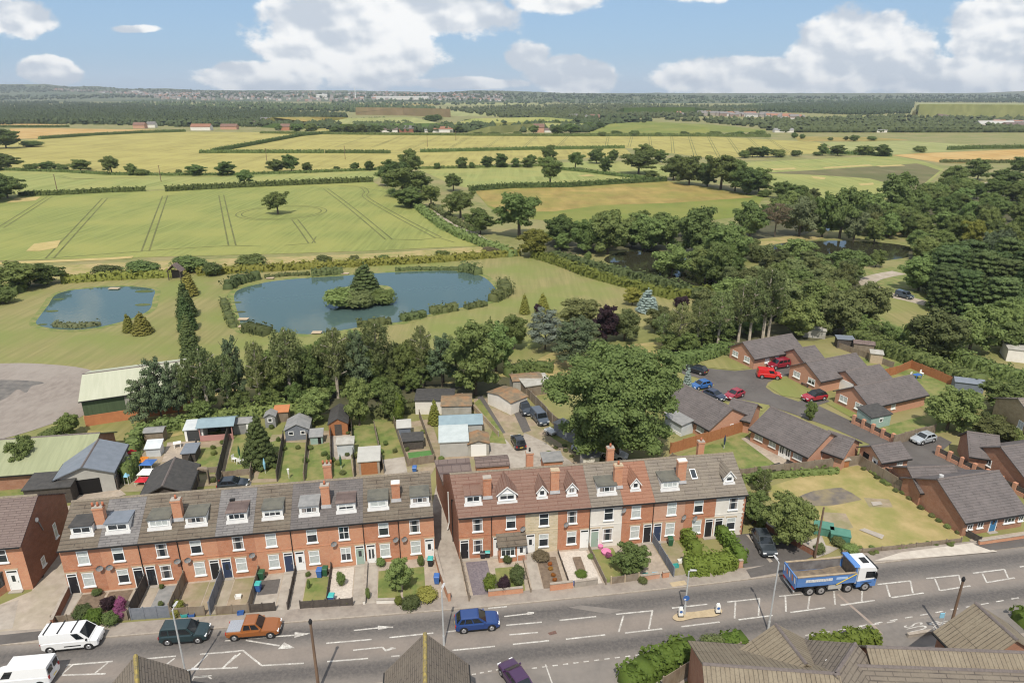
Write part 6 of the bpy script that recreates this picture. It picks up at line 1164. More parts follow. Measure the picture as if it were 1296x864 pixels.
print('wood',scatter(84,[(1180,256),(1300,238),(1420,240),(1420,330),(1296,318),(1190,312),(1150,300),(1178,280)],9,8.5,MIXW,'leafy tree in the mixed wood past the second lake','mixed wood past the second lake',1,.55),
 scatter(16,[(1240,330),(1300,318),(1420,325),(1420,352),(1296,346),(1230,348)],9.5,7,[('pine','l_bluep'),('pine1','l_bluep'),('broad1','l_pine')],'grey blue pine between leafy wood and dark conifer block','blue pines before the mixed wood',2,.6,'pine_tree'),
 scatter(46,[(1185,392),(1190,360),(1230,352),(1300,346),(1420,352),(1420,425),(1296,410),(1225,402)],11,7.5,[('block','l_fir'),('block1','l_fir'),('block2','l_fir')],'dark tall conifer in the solid block beside the gravel path','dark conifer block by the path',3,.5,'conifer'),
 scatter(14,[(1150,318),(1190,314),(1230,350),(1188,356)],7,7,MIXW,'low leafy tree inside the gravel path bend','trees inside the path bend',4,.6),
 scatter(20,[(1150,268),(1172,250),(1210,240),(1185,256),(1175,275),(1110,283)],8,7,MIXW,'tree along the shore behind the twin topped tree','shore trees behind the second lake',5,.6),
 scatter(34,[(920,372),(985,345),(1075,358),(1060,395),(1000,410),(960,405)],7,7,[('broad1','l_olive'),('broad2','l_mid'),('broad3','l_birch'),('willow','l_birch')],'soft olive tree between the lakes and the bungalows','trees between lakes and bungalows',6,.55),
 scatter(12,[(880,330),(930,310),(955,330),(930,360),(895,352)],8,7,MIXW,'tree crowding the lake corner','trees crowding the lake corner',7,.6),
 scatter(16,[(930,300),(1000,252),(1060,256),(1140,266),(1110,282),(1040,288),(1000,296)],8,7.5,MIXW,'tree packed behind the dry bank and second lake','trees packed behind the dry bank',16,.55),
 scatter(18,[(1070,292),(1150,285),(1175,300),(1120,304)],8.5,7,MIXW,'tree on the strip between the hidden lake arms','trees between the hidden lake arms',8,.6),
 scatter(14,[(1262,425),(1300,410),(1420,420),(1420,470),(1300,452)],7,7,MIXW,'tree behind the flat roofed building','trees behind the flat roof',9,.6),
 scatter(11,[(240,540),(300,524),(420,512),(560,498),(580,488),(420,495),(280,515)],4.2,4.2,[('broad1','l_oak'),('broad2','l_mid'),('broad3','l_oak')],'low dark tree under the birch belt','undergrowth trees beneath the birches',10,.7),
 scatter(12,[(840,440),(900,426),(960,412),(960,424),(900,440),(860,452)],4.5,5,[('broad1','l_oak'),('broad2','l_mid')],'low dark tree beneath the second birch belt','undergrowth trees beneath the second birch belt',11,.6),
 scatter(24,[(700,296),(760,288),(860,285),(900,292),(880,312),(760,318),(705,318)],6.5,6.5,[('broad1','l_oak'),('broad2','l_mid'),('broad3','l_mid')],'tree filling the lake bank behind the double hedge','trees filling the lake bank',12,.6),
 scatter(10,[(1080,418),(1130,432),(1180,452),(1130,440),(1085,430)],4,4,[('broad1','l_mid'),('broad2','l_olive')],'small tree in the field hedge','small trees in the field hedge',13,.5),
 scatter(46,[(170,575),(240,548),(390,530),(520,528),(545,560),(540,590),(400,604),(150,616)],.75,.9,[('bush','l_mid'),('bush','l_olive'),('bush','l_light'),('bush','l_oak')],'little garden shrub among the sheds and fences','little shrubs among the back gardens',15,.8,'garden_shrub'),
 scatter(26,[(556,590),(560,560),(600,520),(640,550),(700,556),(742,580),(700,590),(640,560)],.45,.8,[('bush','l_olive'),('bush','l_light')],'weedy clump on the earth yard','weedy clumps on the earth yard',17,.9,'weed_clump'),
 scatter(26,[(1088,592),(1096,590),(1222,674),(1212,680),(1150,634)],.55,.8,[('bush','l_mid'),('bush','l_olive')],'weedy clump along the diagonal lot fence','weedy clumps along the diagonal fence',18,.7,'weed_clump'),
 scatter(14,[(1062,692),(1120,692),(1215,684),(1215,690),(1100,702),(1066,702)],.4,.7,[('bush','l_olive'),('bush','l_mid')],'weedy clump on the lot verge','weedy clumps on the lot verge',19,.7,'weed_clump'),
 scatter(17,[(262,512),(340,492),(420,486),(520,476),(600,470),(600,484),(520,490),(420,498),(340,506),(266,524)],8.2,5.2,[('broad1','l_mid'),('broad2','l_olive'),('broad3','l_oak'),('birch','l_birch')],'tall tree filling the belt between gardens and ponds','belt trees between gardens and ponds',21,.6),
 scatter(10,[(1250,560),(1296,570),(1310,545),(1280,520),(1240,530)],3,3.2,[('bush','l_mid'),('bush','l_light'),('bush','l_olive')],'garden shrub in the leafy garden by the buff house','shrubs in the leafy garden',14,.5,'shrub'))
# ---------------------------------------------------------------- vehicles
PAINT={}
def pt(n,c,**k):
    if n not in PAINT: PAINT[n]=paint(n+'_car_paint',c,**k)
    return PAINT[n]
def wheel(par,x,y,r,w,side):
    k=('wh',r,w)
    if k not in FC:
        a=MB(); a.tube((0,-w/2,0),(0,w/2,0),r,r,18,K['rubber']); b=MB(); b.tube((0,w/2-.01,0),(0,w/2+.015,0),r*.66,r*.60,14,K['rim']); b.tube((0,w/2+.01,0),(0,w/2+.03,0),r*.15,r*.13,8,K['black']); FC[k]=(a.mesh('wheel',True) if False else a.mesh('wheel'),b.mesh('rim'))
    o=put('wheel',FC[k][0],par,(x,y,r),0 if side>0 else math.pi); put('rim',FC[k][1],o); return o
def lerp4(q,u,v):
    a=q[0].lerp(q[1],u); b=q[3].lerp(q[2],u); return a.lerp(b,v)
def glassq(mb,q,u0,u1,v0,v1,off,m):
    c=[lerp4(q,u0,v0),lerp4(q,u1,v0),lerp4(q,u1,v1),lerp4(q,u0,v1)]; n=(q[1]-q[0]).cross(q[3]-q[0]).normalized()*off
    mb.poly([p+n for p in c],m)
#           L    W    H   belt hood  xf0  xf1  xr1  xr0  bottom
SHAPE=dict(suv=(4.15,1.72,1.55,.98,.93,.88,.12,-1.5,-1.96,.24),hatch=(3.75,1.62,1.38,.90,.84,.86,.10,-1.2,-1.76,.2),estate=(4.3,1.68,1.40,.90,.84,.90,.10,-1.5,-2.02,.2),
  mpv=(4.2,1.72,1.66,1.0,.95,1.15,.45,-1.85,-2.02,.22),van=(4.75,1.85,1.97,1.12,1.08,1.80,1.02,-2.30,-2.34,.24),bigvan=(4.9,1.9,2.05,1.15,1.05,1.62,.95,-2.38,-2.42,.26),pickup=(4.75,1.75,1.65,1.0,.96,.95,.35,-.75,-.98,.3),smallvan=(4.1,1.7,1.72,1.0,.95,1.2,.7,-1.95,-2.0,.22))
def car(kind,label,u,v,u2,v2,col,cat='car',name='parked_car',z=.05,roofc=None,ang=None,extra=None):
    """(u,v) ground point under the middle, (u2,v2) a ground point ahead of it"""
    L,Wd,H,be,ho,xf0,xf1,xr1,xr0,bo=SHAPE[kind]; p=P(u,v); q=P(u2,v2); a=math.atan2(q.y-p.y,q.x-p.x) if ang is None else ang
    p.z=z; o=thing(name,label,cat,p,a); w=Wd/2; pm=col; h2=L/2
    def rg(x,hw,zl,zt): hw*=w; e=min(.10,(zt-zl)*.3); return [(x,-hw*.90,zl),(x,-hw,zl+e),(x,-hw,zt-e),(x,-hw*.93,zt),(x,hw*.93,zt),(x,hw,zt-e),(x,hw,zl+e),(x,hw*.90,zl)]
    mb=MB(); rear=be-.03 if kind!='pickup' else .92
    st=[(-h2,.84,bo+.12,rear-.22),(-h2+.07,.93,bo+.05,rear-.05),(-h2+.3,.985,bo,rear),(xr0+.05 if xr0>-h2+.35 else -h2+.36,1,bo,rear if kind=='pickup' else be),(xf0,1,bo,be),(h2-.75,.985,bo,ho+.02),(h2-.28,.95,bo,ho-.06),(h2-.06,.86,bo+.05,ho-.2),(h2,.74,bo+.14,ho-.34)]
    mb.ring([rg(*s) for s in st],pm); body=mb.build('body',o,smooth=False)
    # cabin
    hb,ht=.93*w,.77*w
    if 'van' in kind: hb,ht=.96*w,.86*w
    b=[Vector((xr0,-hb,be-.03)),Vector((xf0,-hb,be-.03)),Vector((xf0,hb,be-.03)),Vector((xr0,hb,be-.03))]
    t=[Vector((xr1,-ht,H-.05)),Vector((xf1,-ht,H-.05)),Vector((xf1,ht,H-.05)),Vector((xr1,ht,H-.05))]
    t2=[Vector((xr1+.10,-ht*.86,H)),Vector((xf1-.10,-ht*.86,H)),Vector((xf1-.10,ht*.86,H)),Vector((xr1+.10,ht*.86,H))]
    mb=MB(); mb.ring([b,t,t2],roofc or pm); mb.build('cabin',o)
    sd=([b[0],b[1],t[1],t[0]],[b[2],b[3],t[3],t[2]])
    g=K['carglass']
    mb=MB(); glassq(mb,[b[1],b[2],t[2],t[1]],.05,.95,.12,.95,.012,g); mb.build('windscreen',o)
    if kind in('van','bigvan'):
        if extra=='rearwin': pass
    else:
        mb=MB(); glassq(mb,[b[3],b[0],t[0],t[3]],.08,.92,.25 if 'van' in kind else .15,.9,.012,g); mb.build('rear_window',o)
    spans=dict(van=((.76,.93),),bigvan=((.76,.94),),smallvan=((.63,.90),),pickup=((.10,.46),(.52,.90)),mpv=((.05,.26),(.30,.58),(.62,.92)),estate=((.06,.26),(.30,.56),(.60,.90)),suv=((.07,.24),(.28,.55),(.59,.90)),hatch=((.10,.48),(.53,.89))).get(kind)
    for s,qq in enumerate(sd):
        for u0,u1 in spans:
            mb=MB()
            if s==0: glassq(mb,qq,u0,u1,.16,.88,.012,g)
            else: glassq(mb,qq,1-u1,1-u0,.16,.88,.012,g)
            mb.build('side_window',o)
    r=.315 if 'hatch' in kind else .335
    fx,rx=h2-.78,-h2+.78
    for x in (fx,rx):
        for s in (-1,1): wheel(o,x,s*(w-.10),r,.23,s)
    ar=MB()
    for x in (fx,rx):
        for s in (-1,1): ar.tube((x,s*(w-.03),r),(x,s*(w+.006),r),r+.075,r+.075,16,K['black'])
    ar.build('wheel_arch_rim',o)
    for s in (-1,1):
        mb=MB(); mb.box(h2-.20,h2-.03,s*w*.70-.17,s*w*.70+.17,ho-.30,ho-.17,K['headlamp']); mb.build('headlight',o)
        mb=MB(); zz=be-.12 if kind!='pickup' else .85
        mb.box(-h2-.005,-h2+.12,s*w*.80-.09,s*w*.80+.09,zz-.22,zz+.02 if 'van' not in kind else zz+.1,K['taillamp']); mb.build('taillight',o)
        mb=MB(); mb.box(xf0-.30,xf0-.18,s*(w+.02)-.09,s*(w+.02)+.09,be,be+.13,roofc or (K['black'] if 'van' in kind else pm)); mb.build('mirror',o)
    mb=MB(); mb.box(h2-.05,h2+.012,-w*.62,w*.62,bo+.06,bo+.26,K['black']); mb.build('grille',o)
    mb=MB(); mb.box(-h2-.012,-h2+.04,-.24,.24,bo+.30,bo+.40,K['plate_yellow']); mb.build('number_plate',o)
    mb=MB(); mb.box(h2-.0,h2+.022,-.24,.24,bo+.14,bo+.24,K['plate_white']); mb.build('number_plate',o)
    sk=MB()
    for s in (-1,1): sk.box(rx+.45,fx-.45,s*w-.006*s-.006,s*w+.012,bo+.0,bo+.13,K['black'])
    sk.build('sill_trim',o)
    return o
K['headlamp']=mat('lamp_glass',(.75,.76,.78),rough=.15,spec=.6); K['taillamp']=mat('red_lamp',(.35,.02,.02),rough=.25); K['plate_yellow']=mat('yellow_plate',(.75,.55,.05)); K['plate_white']=mat('white_plate',(.75,.75,.72))
wp=pt('white',(.74,.74,.74))
o=car('van','white van with three roof bars passing along the road','dummy' and 95,815,130,811.5,wp,'van','white_van')
for x in (-1.9,-.75,.4): m_=MB(); m_.box(x-.04,x+.04,-.82,.82,2.02,2.07,K['black']); [m_.box(x-.03,x+.03,s*.74-.03,s*.74+.03,1.90,2.02,K['black']) for s in (-1,1)]; m_.build('roof_bar',o)
m_=MB(); [m_.box(-.4,1.0,s*.925-.012,s*.925+.012,.55,.66,K['black']) for s in (-1,1)]; m_.build('side_moulding',o)
o=car('bigvan','white panel van at the bottom edge, seen from its rear doors',33,862,-5,865.5,wp,'van','white_van')
for s in (-1,1): m_=MB(); m_.box(-2.465,-2.40,s*.42-.30,s*.42+.30,1.2,1.75,K['carglass']); m_.build('rear_window',o)
car('mpv','dark teal people carrier on the road before the gravel garden',236,807,270,804.5,pt('teal',(.012,.030,.035)),'car','people_carrier')
o=car('pickup','orange pickup truck with a silver load cover',323,801,350,799,pt('orange',(.25,.082,.018)),'pickup','pickup_truck')
m_=MB(); m_.box(-2.25,-1.02,-.74,.74,.925,1.0,K['chrome']); m_.build('load_cover',o); m_=MB(); [m_.box(-1.0,.2,s*.885-.02,s*.885+.02,.34,.40,K['black']) for s in (-1,1)]; m_.build('side_step',o)
car('suv','deep blue family SUV driving past the alley mouth',604,792,640,788.5,pt('deep_blue',(.010,.040,.16)),'car','family_car')
car('hatch','dark purple hatchback waiting at the side road',652,862,640,845,pt('purple',(.045,.014,.06)),'car','purple_hatchback')
car('suv','dark grey car standing nose out on the tarmac drive',966,693,972,704,pt('graphite',(.035,.042,.05)),z=.08,name='parked_car')
car('hatch','black hatchback parked in the earth yard, yellow plate showing',656,563,650,551,pt('black',(.012,.013,.018)),z=.05)
car('smallvan','dark blue grey van parked beside the concrete panel fence',683,533,693,544,pt('slate',(.055,.07,.095)),z=.05)
car('suv','dark car squeezed between white garage and dark van',664,521,670,529,pt('ink',(.02,.028,.04)),z=.05)
car('estate','silver blue car behind the brick terrace chimneys',742,574,755,579,pt('silver_blue',(.30,.36,.42)),z=.05)
car('hatch','white car almost hidden beneath the huge ash',777,579,790,582,wp,z=.05)
car('estate','black estate car by the trimmed hedge of the close',880,471,862,466,pt('black',(.012,.013,.018)),z=.06)
car('hatch','bright blue hatchback in front of the conservatory bungalow',887,491,877,493,pt('mid_blue',(.02,.10,.30)),z=.06)
car('hatch','navy car mostly behind the bungalow roof',904,504,914,508,pt('navy',(.02,.028,.06)),z=.06)
car('hatch','crimson hatchback nose out on the close',929,503,921,506,pt('crimson',(.25,.012,.03)),z=.06)
car('smallvan','bright red van standing beside the round lawn',973,478,986,479,pt('bright_red',(.52,.012,.014)),'van','red_van',z=.06)
car('mpv','dark red car at the far bungalow garage',985,465,973,467,pt('dark_red',(.22,.012,.025)),z=.06)
car('suv','red car with black roof on the third bungalow drive',1030,506,1018,508,pt('cherry',(.30,.014,.03)),z=.06,roofc=K['black'])
car('hatch','silver hatchback beside the wooden fence and shrubs',1168,559,1156,562,pt('silver',(.42,.45,.48),metal=.3),z=.06)
car('hatch','dark car roof behind the brown roofed terrace',296,617,310,616,pt('ink',(.02,.028,.04)),z=.05)
car('smallvan','grey blue car far off on the gravel path',1144,377,1152,379,pt('slate',(.055,.07,.095)),z=.07)
# flat trailer beside the van
o=thing('car_trailer','small grey trailer behind the dark van','trailer',P(697,549),-.9); m_=MB(); m_.box(-.9,.9,-.6,.6,.35,.65,K['galv']); m_.build('body',o)
for s in (-1,1): wheel(o,0,s*.7,.26,.16,s)
# tipper lorry
def lorry():
    p=P(1047,741.5); q=P(1100,736.8); p.z=.05; o=thing('tipper_lorry','blue and white four axle tipper lorry with an empty open body','lorry',p,math.atan2(q.y-p.y,q.x-p.x))
    blue=pt('lorry_blue',(.075,.19,.46)); wh=wp; blk=K['black']; dirt=mat('caked_mud',(.22,.17,.12),(.13,.105,.085),1.5); rail=mat('dusty_rail',(.38,.30,.20),(.28,.22,.16),3); steel=mat('worn_steel',(.20,.19,.19),(.12,.11,.11),1.2,rough=.5)
    m=MB(); m.box(-4.2,4.0,-.42,.42,.72,.98,blk); m.build('chassis',o)
    for x in (-2.62,-1.42,1.42,3.25):
        for s in (-1,1):
            wheel(o,x,s*1.0,.50,.34,s)
        m=MB(); m.tube((x,-.85,.5),(x,.85,.5),.09,.09,6,blk); m.build('axle',o)
    # open body
    x0,x1,zb,zt=-4.3,2.05,1.12,2.35
    m=MB(); m.box(x0,x1,-1.13,1.13,zb,zb+.10,blue,steel); body=m.build('tipper_floor',o)
    for s in (-1,1):
        m=MB(); y=s*1.13; pr=[(y,zb+.1),(y+s*.09,zb+.1),(y+s*.12,zt),(y,zt)]
        m.xprism(pr,x0+.1,x1-.1,blue); m.box(x0+.1,x1-.1,min(y-s*.04,y+s*.16),max(y-s*.04,y+s*.16),zt+.002,zt+.09,rail)
        m.box(x0+.4,x1-.3,min(y-s*.008,y-s*.002),max(y-s*.008,y-s*.002),zb+.15,zt-.05,steel); sd_=m.build('side_panel',o)
        m=MB(); yy=y+s*.113; m.box(-3.3,-.5,min(yy,yy+s*.02),max(yy,yy+s*.02),1.72,2.02,K['lorry_label']); m.build('name_board',sd_)
        m=MB(); m.box(-.1,1.1,min(yy,yy+s*.02),max(yy,yy+s*.02),1.80,2.05,mat('pale_blue_board',(.35,.48,.70))); m.build('sign_board',sd_)
        m=MB(); m.tube((.0,y+s*.14,1.2),(2.0,y+s*.14,2.3),.04,.04,6,mat('yellow_strap',(.62,.42,.04))); m.build('sheet_strap',sd_)
    m=MB(); m.box(x1-.1,x1,-1.22,1.22,zb+.1,3.0,blue); m.xprism([(-1.2,3.0),(1.2,3.0),(1.05,3.12),(-1.05,3.12)],x1-.35,x1+.25,blue); m.box(x1-.112,x1-.102,-1.05,1.05,zb+.15,2.9,dirt); m.build('headboard',o)
    m=MB(); m.box(x0-.02,x0+.08,-1.20,1.20,zb-.05,zt+.05,blue)
    m.build('tailgate',o)
    for k in range(5):
        c=MB(); yk=-1.0+k*.5; c.poly([(x0-.03,yk-.2,1.6),(x0-.03,yk,1.6),(x0-.03,yk+.16,2.2),(x0-.03,yk-.04,2.2)][::-1],K['orange'] if k%2 else K['white']); c.build('chevron_board',o)
    l=random.Random(3); mm=MB(); n=14; b0=len(mm.v); mm.mi(dirt)
    for i in range(n+1):
        for j in range(7): mm.v.append((-3.9+5.6*i/n,-1.05+2.1*j/6,zb+.11+l.random()*.08+(.25*max(0,(i-9)/5) )))
    for i in range(n):
        for j in range(6): mm.f.append((i*7+j,(i+1)*7+j,(i+1)*7+j+1,i*7+j+1)); mm.m.append(0)
    mm.build('dirt_residue',o)
    # cab
    m=MB(); prof=[(2.3,.55),(4.28,.55),(4.32,1.45),(4.22,2.45),(4.0,2.78),(2.35,2.82),(2.3,2.4)]
    m.yprism(prof,-1.12,1.12,wh); cab=m.build('cab',o)
    m=MB(); m.yprism([(2.28,.54),(4.31,.54),(4.345,1.42),(2.28,1.2)],-1.135,1.135,blue); m.build('lower_cab_panel',cab)
    m=MB(); m.poly([(4.325,-1.0,1.5),(4.325,1.0,1.5),(4.24,1.0,2.38),(4.24,-1.0,2.38)],K['carglass']); m.build('windscreen',cab)
    for s in (-1,1):
        m=MB(); y=s*1.13; c=[(3.1,y,1.55),(4.12,y,1.55),(4.05,y,2.3),(3.1,y,2.35)]; m.poly(c if s<0 else c[::-1],K['carglass']); m.build('side_window',cab)
        m=MB(); m.box(4.05,4.16,min(s*1.2,s*1.42),max(s*1.2,s*1.42),1.6,2.25,blk); m.tube((4.1,s*1.12,2.28),(4.1,s*1.32,2.28),.03,.03,5,blk); m.build('mirror',cab)
        m=MB(); m.box(4.28,4.36,s*.8-.2,s*.8+.2,.75,.98,K['headlamp']); m.build('headlight',cab)
        m=MB(); m.box(x0-.04,x0+.02,s*.85-.22,s*.85+.22,.85,1.0,K['taillamp']); m.build('taillight',o)
    m=MB(); m.box(3.1,3.75,-.42,.42,2.80,2.86,blk); m.build('roof_hatch',cab); m=MB(); m.box(4.2,4.42,-1.0,1.0,2.42,2.56,blk); m.build('sun_visor',cab)
    m=MB(); m.box(-.7,.7,-1.12,-.55,.55,1.05,K['greysheet']); m.build('fuel_tank',o); m=MB(); m.box(-.7,.7,.55,1.12,.55,1.05,K['greysheet']); m.build('side_locker',o)
    m=MB(); m.tube((2.2,-.95,.9),(2.2,-.95,2.9),.10,.10,8,K['galv']); m.build('exhaust_stack',o)
    for x,l_ in ((-2.02,2.5),(1.42,1.2),(3.25,1.2)):
        for s in (-1,1):
            m=MB(); m.box(x-l_/2,x+l_/2,min(s*.80,s*1.15),max(s*.80,s*1.15),1.02,1.08,blk); m.build('mudguard',o)
    m=MB(); m.box(-1.0,1.0,-1.18,-1.14,.5,.75,K['galv']) if False else m.box(x0+.05,x0+.15,-1.0,1.0,.45,.58,K['galv']); m.build('rear_bar',o)
K['lorry_label']=mat('name_board_white',(.66,.66,.64),(.40,.41,.44),6,stretch=(1.2,1,.4))
lorry()
# ---------------------------------------------------------------- fences, walls, sheds, gardens
def fence(label,px,h=1.6,m='wood',post='wood',gap=1.8,t=.05,name='fence',pts=None,cat='fence',bh=0,bm=None,group=None):
    pts=pts or pl(px); o=thing(name,label,cat,pts[0],0,group); o0=pts[0]; pan=MB(); brd=MB(); pm=None
    for a,b in zip(pts,pts[1:]):
        a=a-o0;b=b-o0; d=(b-a); L=d.length; d.normalize(); q=Vector((-d.y,d.x,0))*t/2; n=max(1,round(L/gap))
        for i in range(n):
            s0=a+d*(L*i/n+.05); s1=a+d*(L*(i+1)/n-.05); z0=bh+.004; z1=h*(1+.03*((i*7)%3-1))
            r0=[s0-q,s1-q,s1+q,s0+q]; pan.ring([[(p.x,p.y,z0) for p in r0],[(p.x,p.y,z1) for p in r0]],K[m])
            if bh: brd.ring([[(p.x,p.y,-.02) for p in r0],[(p.x,p.y,bh) for p in r0]],K[bm or 'conc'])
        for i in range(n+1):
            s=a+d*(L*i/n)
            if pm is None:
                c=MB(); c.box(-.06,.06,-.06,.06,-.05,h+.08,K[post]); pm=c.mesh('post')
            put('post',pm,o,s,math.atan2(d.y,d.x))
    pan.build('panel_boarding',o)
    if bh: brd.build('gravel_board',o)
    return o
def wall(label,px,h=.7,m='brick',t=.22,cap='kerb',name='garden_wall',pts=None):
    pts=pts or pl(px); o=thing(name,label,'wall',pts[0]); o0=pts[0]; mb=MB(); cp=MB()
    for a,b in zip(pts,pts[1:]):
        a=a-o0;b=b-o0; d=(b-a).normalized(); q=Vector((-d.y,d.x,0))
        for w,z0,z1,M_,k in ((t/2,-.05,h,m,mb),(t/2+.04,h+.002,h+.07,cap,cp)):
            r=[a-q*w,b-q*w,b+q*w,a+q*w]; k.ring([[(p.x,p.y,z0) for p in r],[(p.x,p.y,z1) for p in r]],K[M_])
    mb.build('wall',o); cp.build('coping',o); return o
def shed(label,u,v,w,d,h,rh,rz,wm,rm,kind='g',door_=None,win=0,name='garden_shed',cat='shed',ov=.15):
    """front bottom centre at pixel (u,v), front to -y. g: gable to the front, r: ridge across, f: nearly flat"""
    if name=='garden_shed': w*=.84; d*=.84; h*=.92; rh*=.9; door_=door_ and (door_[0],door_[1]*.84,door_[2]*.84)
    o=thing(name,label,cat,P(u,v),rz); mb=MB(); r=MB()
    if kind=='g':
        mb.yprism([(-w/2,-.05),(w/2,-.05),(w/2,h),(0,h+rh-.02),(-w/2,h)],0,d,K[wm]); s=rh/(w/2)
        r.yprism([(-w/2-ov,h-s*ov),(-w/2-ov,h-s*ov+.08),(0,h+rh+.08),(w/2+ov,h-s*ov+.08),(w/2+ov,h-s*ov),(0,h+rh)],-ov,d+ov,K[rm])
    elif kind=='r':
        mb.xprism([(0,-.05),(d,-.05),(d,h),(d/2,h+rh-.02),(0,h)],-w/2,w/2,K[wm]); r.xprism(sect(0,d,h,d/2,h+rh,.08,ov),-w/2-ov,w/2+ov,K[rm])
    else:
        mb.xprism([(0,-.05),(d,-.05),(d,h+rh),(0,h)],-w/2,w/2,K[wm]); s=rh/d; r.xprism([(-ov,h-s*ov+.003),(-ov,h-s*ov+.12),(d+ov,h+rh+s*ov+.12),(d+ov,h+rh+s*ov+.003)],-w/2-ov,w/2+ov,K[rm])
    mb.build('wall',o); r.build('roof',o)
    if door_:
        dm,dw,dx=door_; c=MB(); c.box(dx-dw/2,dx+dw/2,-.045,-.003,.02,min(2.0,h-.12),K[dm]); c.build('door',o)
    for i in range(win): window(o,-w/2+w*(i+.5)/win,0,h*.5,min(.7,w/win*.6),h*.36,0,0,'glass',False,False)
    return o
def bin_(label,u,v,body,lid,rz=0,h=1.0):
    o=thing('wheelie_bin',label,'bin',P(u,v)+Vector((0,0,.07)),rz); mb=MB(); mb.ring([[(-.21,-.24,.05),(.21,-.24,.05),(.21,.24,.05),(-.21,.24,.05)],[(-.28,-.32,h*.9),(.28,-.32,h*.9),(.28,.32,h*.9),(-.28,.32,h*.9)]],K[body]); mb.build('body',o)
    mb=MB(); mb.ring([[(-.31,-.36,h*.9+.005),(.31,-.36,h*.9+.005),(.31,.34,h*.9+.005),(-.31,.34,h*.9+.005)],[(-.25,-.28,h),(.25,-.28,h),(.25,.28,h+.03),(-.25,.28,h+.03)]],K[lid]); mb.build('lid',o)
    mb=MB()
    for s in (-1,1): mb.tube((s*.20,.27,.1),(s*.27,.27,.1),.1,.1,10,K['rubber'])
    mb.build('wheel',o); return o
def local(fr,q): return [TF(fr,x,y) for x,y in q]
def plot(name,fr,q,m,z): return sheet(name,local(fr,q),K[m],z)
w=LW; LD=lambda x:-(4.15+2.65*x/36.0)
sheet('terrace_front_ground',local(LF,[(-.5,0),(-.5,LD(0)),(36.5,LD(36)),(36.5,0)]),K['slab'],.05)
sheet('yard_ground',pl([(92,628),(300,612),(546,600),(560,575),(545,530),(470,540),(290,555),(170,570),(150,620)]),K['dirt'],.028)
sheet('wide_drive',pl([(0,765),(40,748),(70,690),(85,640),(110,640),(90,750),(76,795),(60,803),(0,810)]),K['path'],.045)
sheet('drive_slabs',pl([(-20,772),(24,759),(16,795),(-20,800)]),K['conc'],.055)
sheet('alley',pl([(551,706),(545,650),(555,600),(578,598),(580,640),(600,752),(612,760),(560,765)]),K['conc'],.045)
# left terrace plots: path in front of each door, then the rest
spec=['bed','bed','gravelw','earth','earth','concrete','lawn','palegravel','lawn2','lawn3']
for i in range(10):
    x0=i*w+.12; x1=(i+1)*w-.12; dw=(LH[i][1]=='DW'); pa,pb=(x0,x0+1.05) if dw else (x1-1.05,x1)
    f0,f1=(x0+1.15,x1) if dw else (x0,x1-1.15)
    plot('garden_path',LF,[(pa,-.05),(pb,-.05),(pb,LD(pb)),(pa,LD(pa))],('conc','path','path','dirt','path','conc','conc','conc','conc','slab')[i],.066)
    m_={'bed':'soil','gravelw':'feltgrey','earth':'dirt','concrete':'conc','lawn':'lush','palegravel':'white_gravel','lawn2':'lush','lawn3':'lush'}[spec[i]]
    plot('front_lawn' if 'lawn' in spec[i] else 'garden_bed',LF,[(f0,-.3 if 'lawn' not in spec[i] else -1.4),(f1,-.3 if 'lawn' not in spec[i] else -1.4),(f1,LD(f1)+.15),(f0,LD(f0)+.15)],m_,.07)
plot('concrete_patch',LF,[(5*w+.3,-1),(6*w-1.4,-1),(6*w-1.4,-3.2),(5*w+.3,-3.2)],'asphalt_patch',.076)
F=lambda lab,fr,a,b,h,m,**k: fence(lab,None,h,m,pts=[TF(fr,*a),TF(fr,*b)],**k)
Wl=lambda lab,fr,a,b,h,m,**k: wall(lab,None,h,m,pts=[TF(fr,*a),TF(fr,*b)],**k)
wall('dark brick wall beside the wide drive',[(88.5,752),(78,773),(68,795)],1.0,'brickdark')
F('tall black panel fence beside the pink shrubs',LF,(2*w,-.2),(2*w,LD(2*w)),1.7,'wooddark',post='wooddark'); F('tall brown fence between pale gravel and bare earth gardens',LF,(3*w,-.2),(3*w,LD(3*w)),1.6,'wood'); F('blue grey fence between two bare earth gardens',LF,(4*w,-.2),(4*w,LD(4*w)),1.5,'woodgrey',post='woodgrey')
F('weathered fence beside the blue bins garden',LF,(5*w,-.2),(5*w,LD(5*w)),1.3,'wood'); F('low dark fence between concrete garden and square lawn',LF,(6*w,-.2),(6*w,LD(6*w)),.9,'wooddark',post='wooddark'); F('low fence between square lawn and white gravel garden',LF,(7*w,-.2),(7*w,LD(7*w)),.8,'wooddark',post='wooddark'); Wl('low white wall beside the white gravel path',LF,(8*w,-.2),(8*w,LD(8*w)),.5,'render')
wall('red brick wall along the alley edge',[(551,706),(559,735),(569,762)],1.1,'brick2')
for k,(a,b,h,m) in enumerate(((.2,2*w-.3,1.0,'wood'),(2*w+.05,3*w-.05,1.35,'woodgrey'),(3*w+.1,4*w-.5,1.1,'wood'),(4*w+.6,5*w-.1,1.0,'wood'),(5*w+.1,6*w-1.2,1.0,'wooddark'),(6*w+1.2,7*w-.05,1.0,'wooddark'),(7*w+.1,8*w-1.1,1.0,'wooddark'))):
    F(('brown picket fence in front of the pink and green shrubs','smooth grey panel fence before the pale gravel garden','brown front fence under the yellow shrub','pale posted front fence of the bare second earth garden','dark front fence of the concrete garden','dark front fence of the square lawn','dark front fence of the white gravel garden')[k],LF,(a,LD(a)),(b,LD(b)),h,m,post=m,gap=1.4)
Wl('low pale front wall of the big bush lawn',LF,(8*w+1.2,LD(8*w)),(10*w-1.4,LD(10*w)),.55,'render',cap='conc')
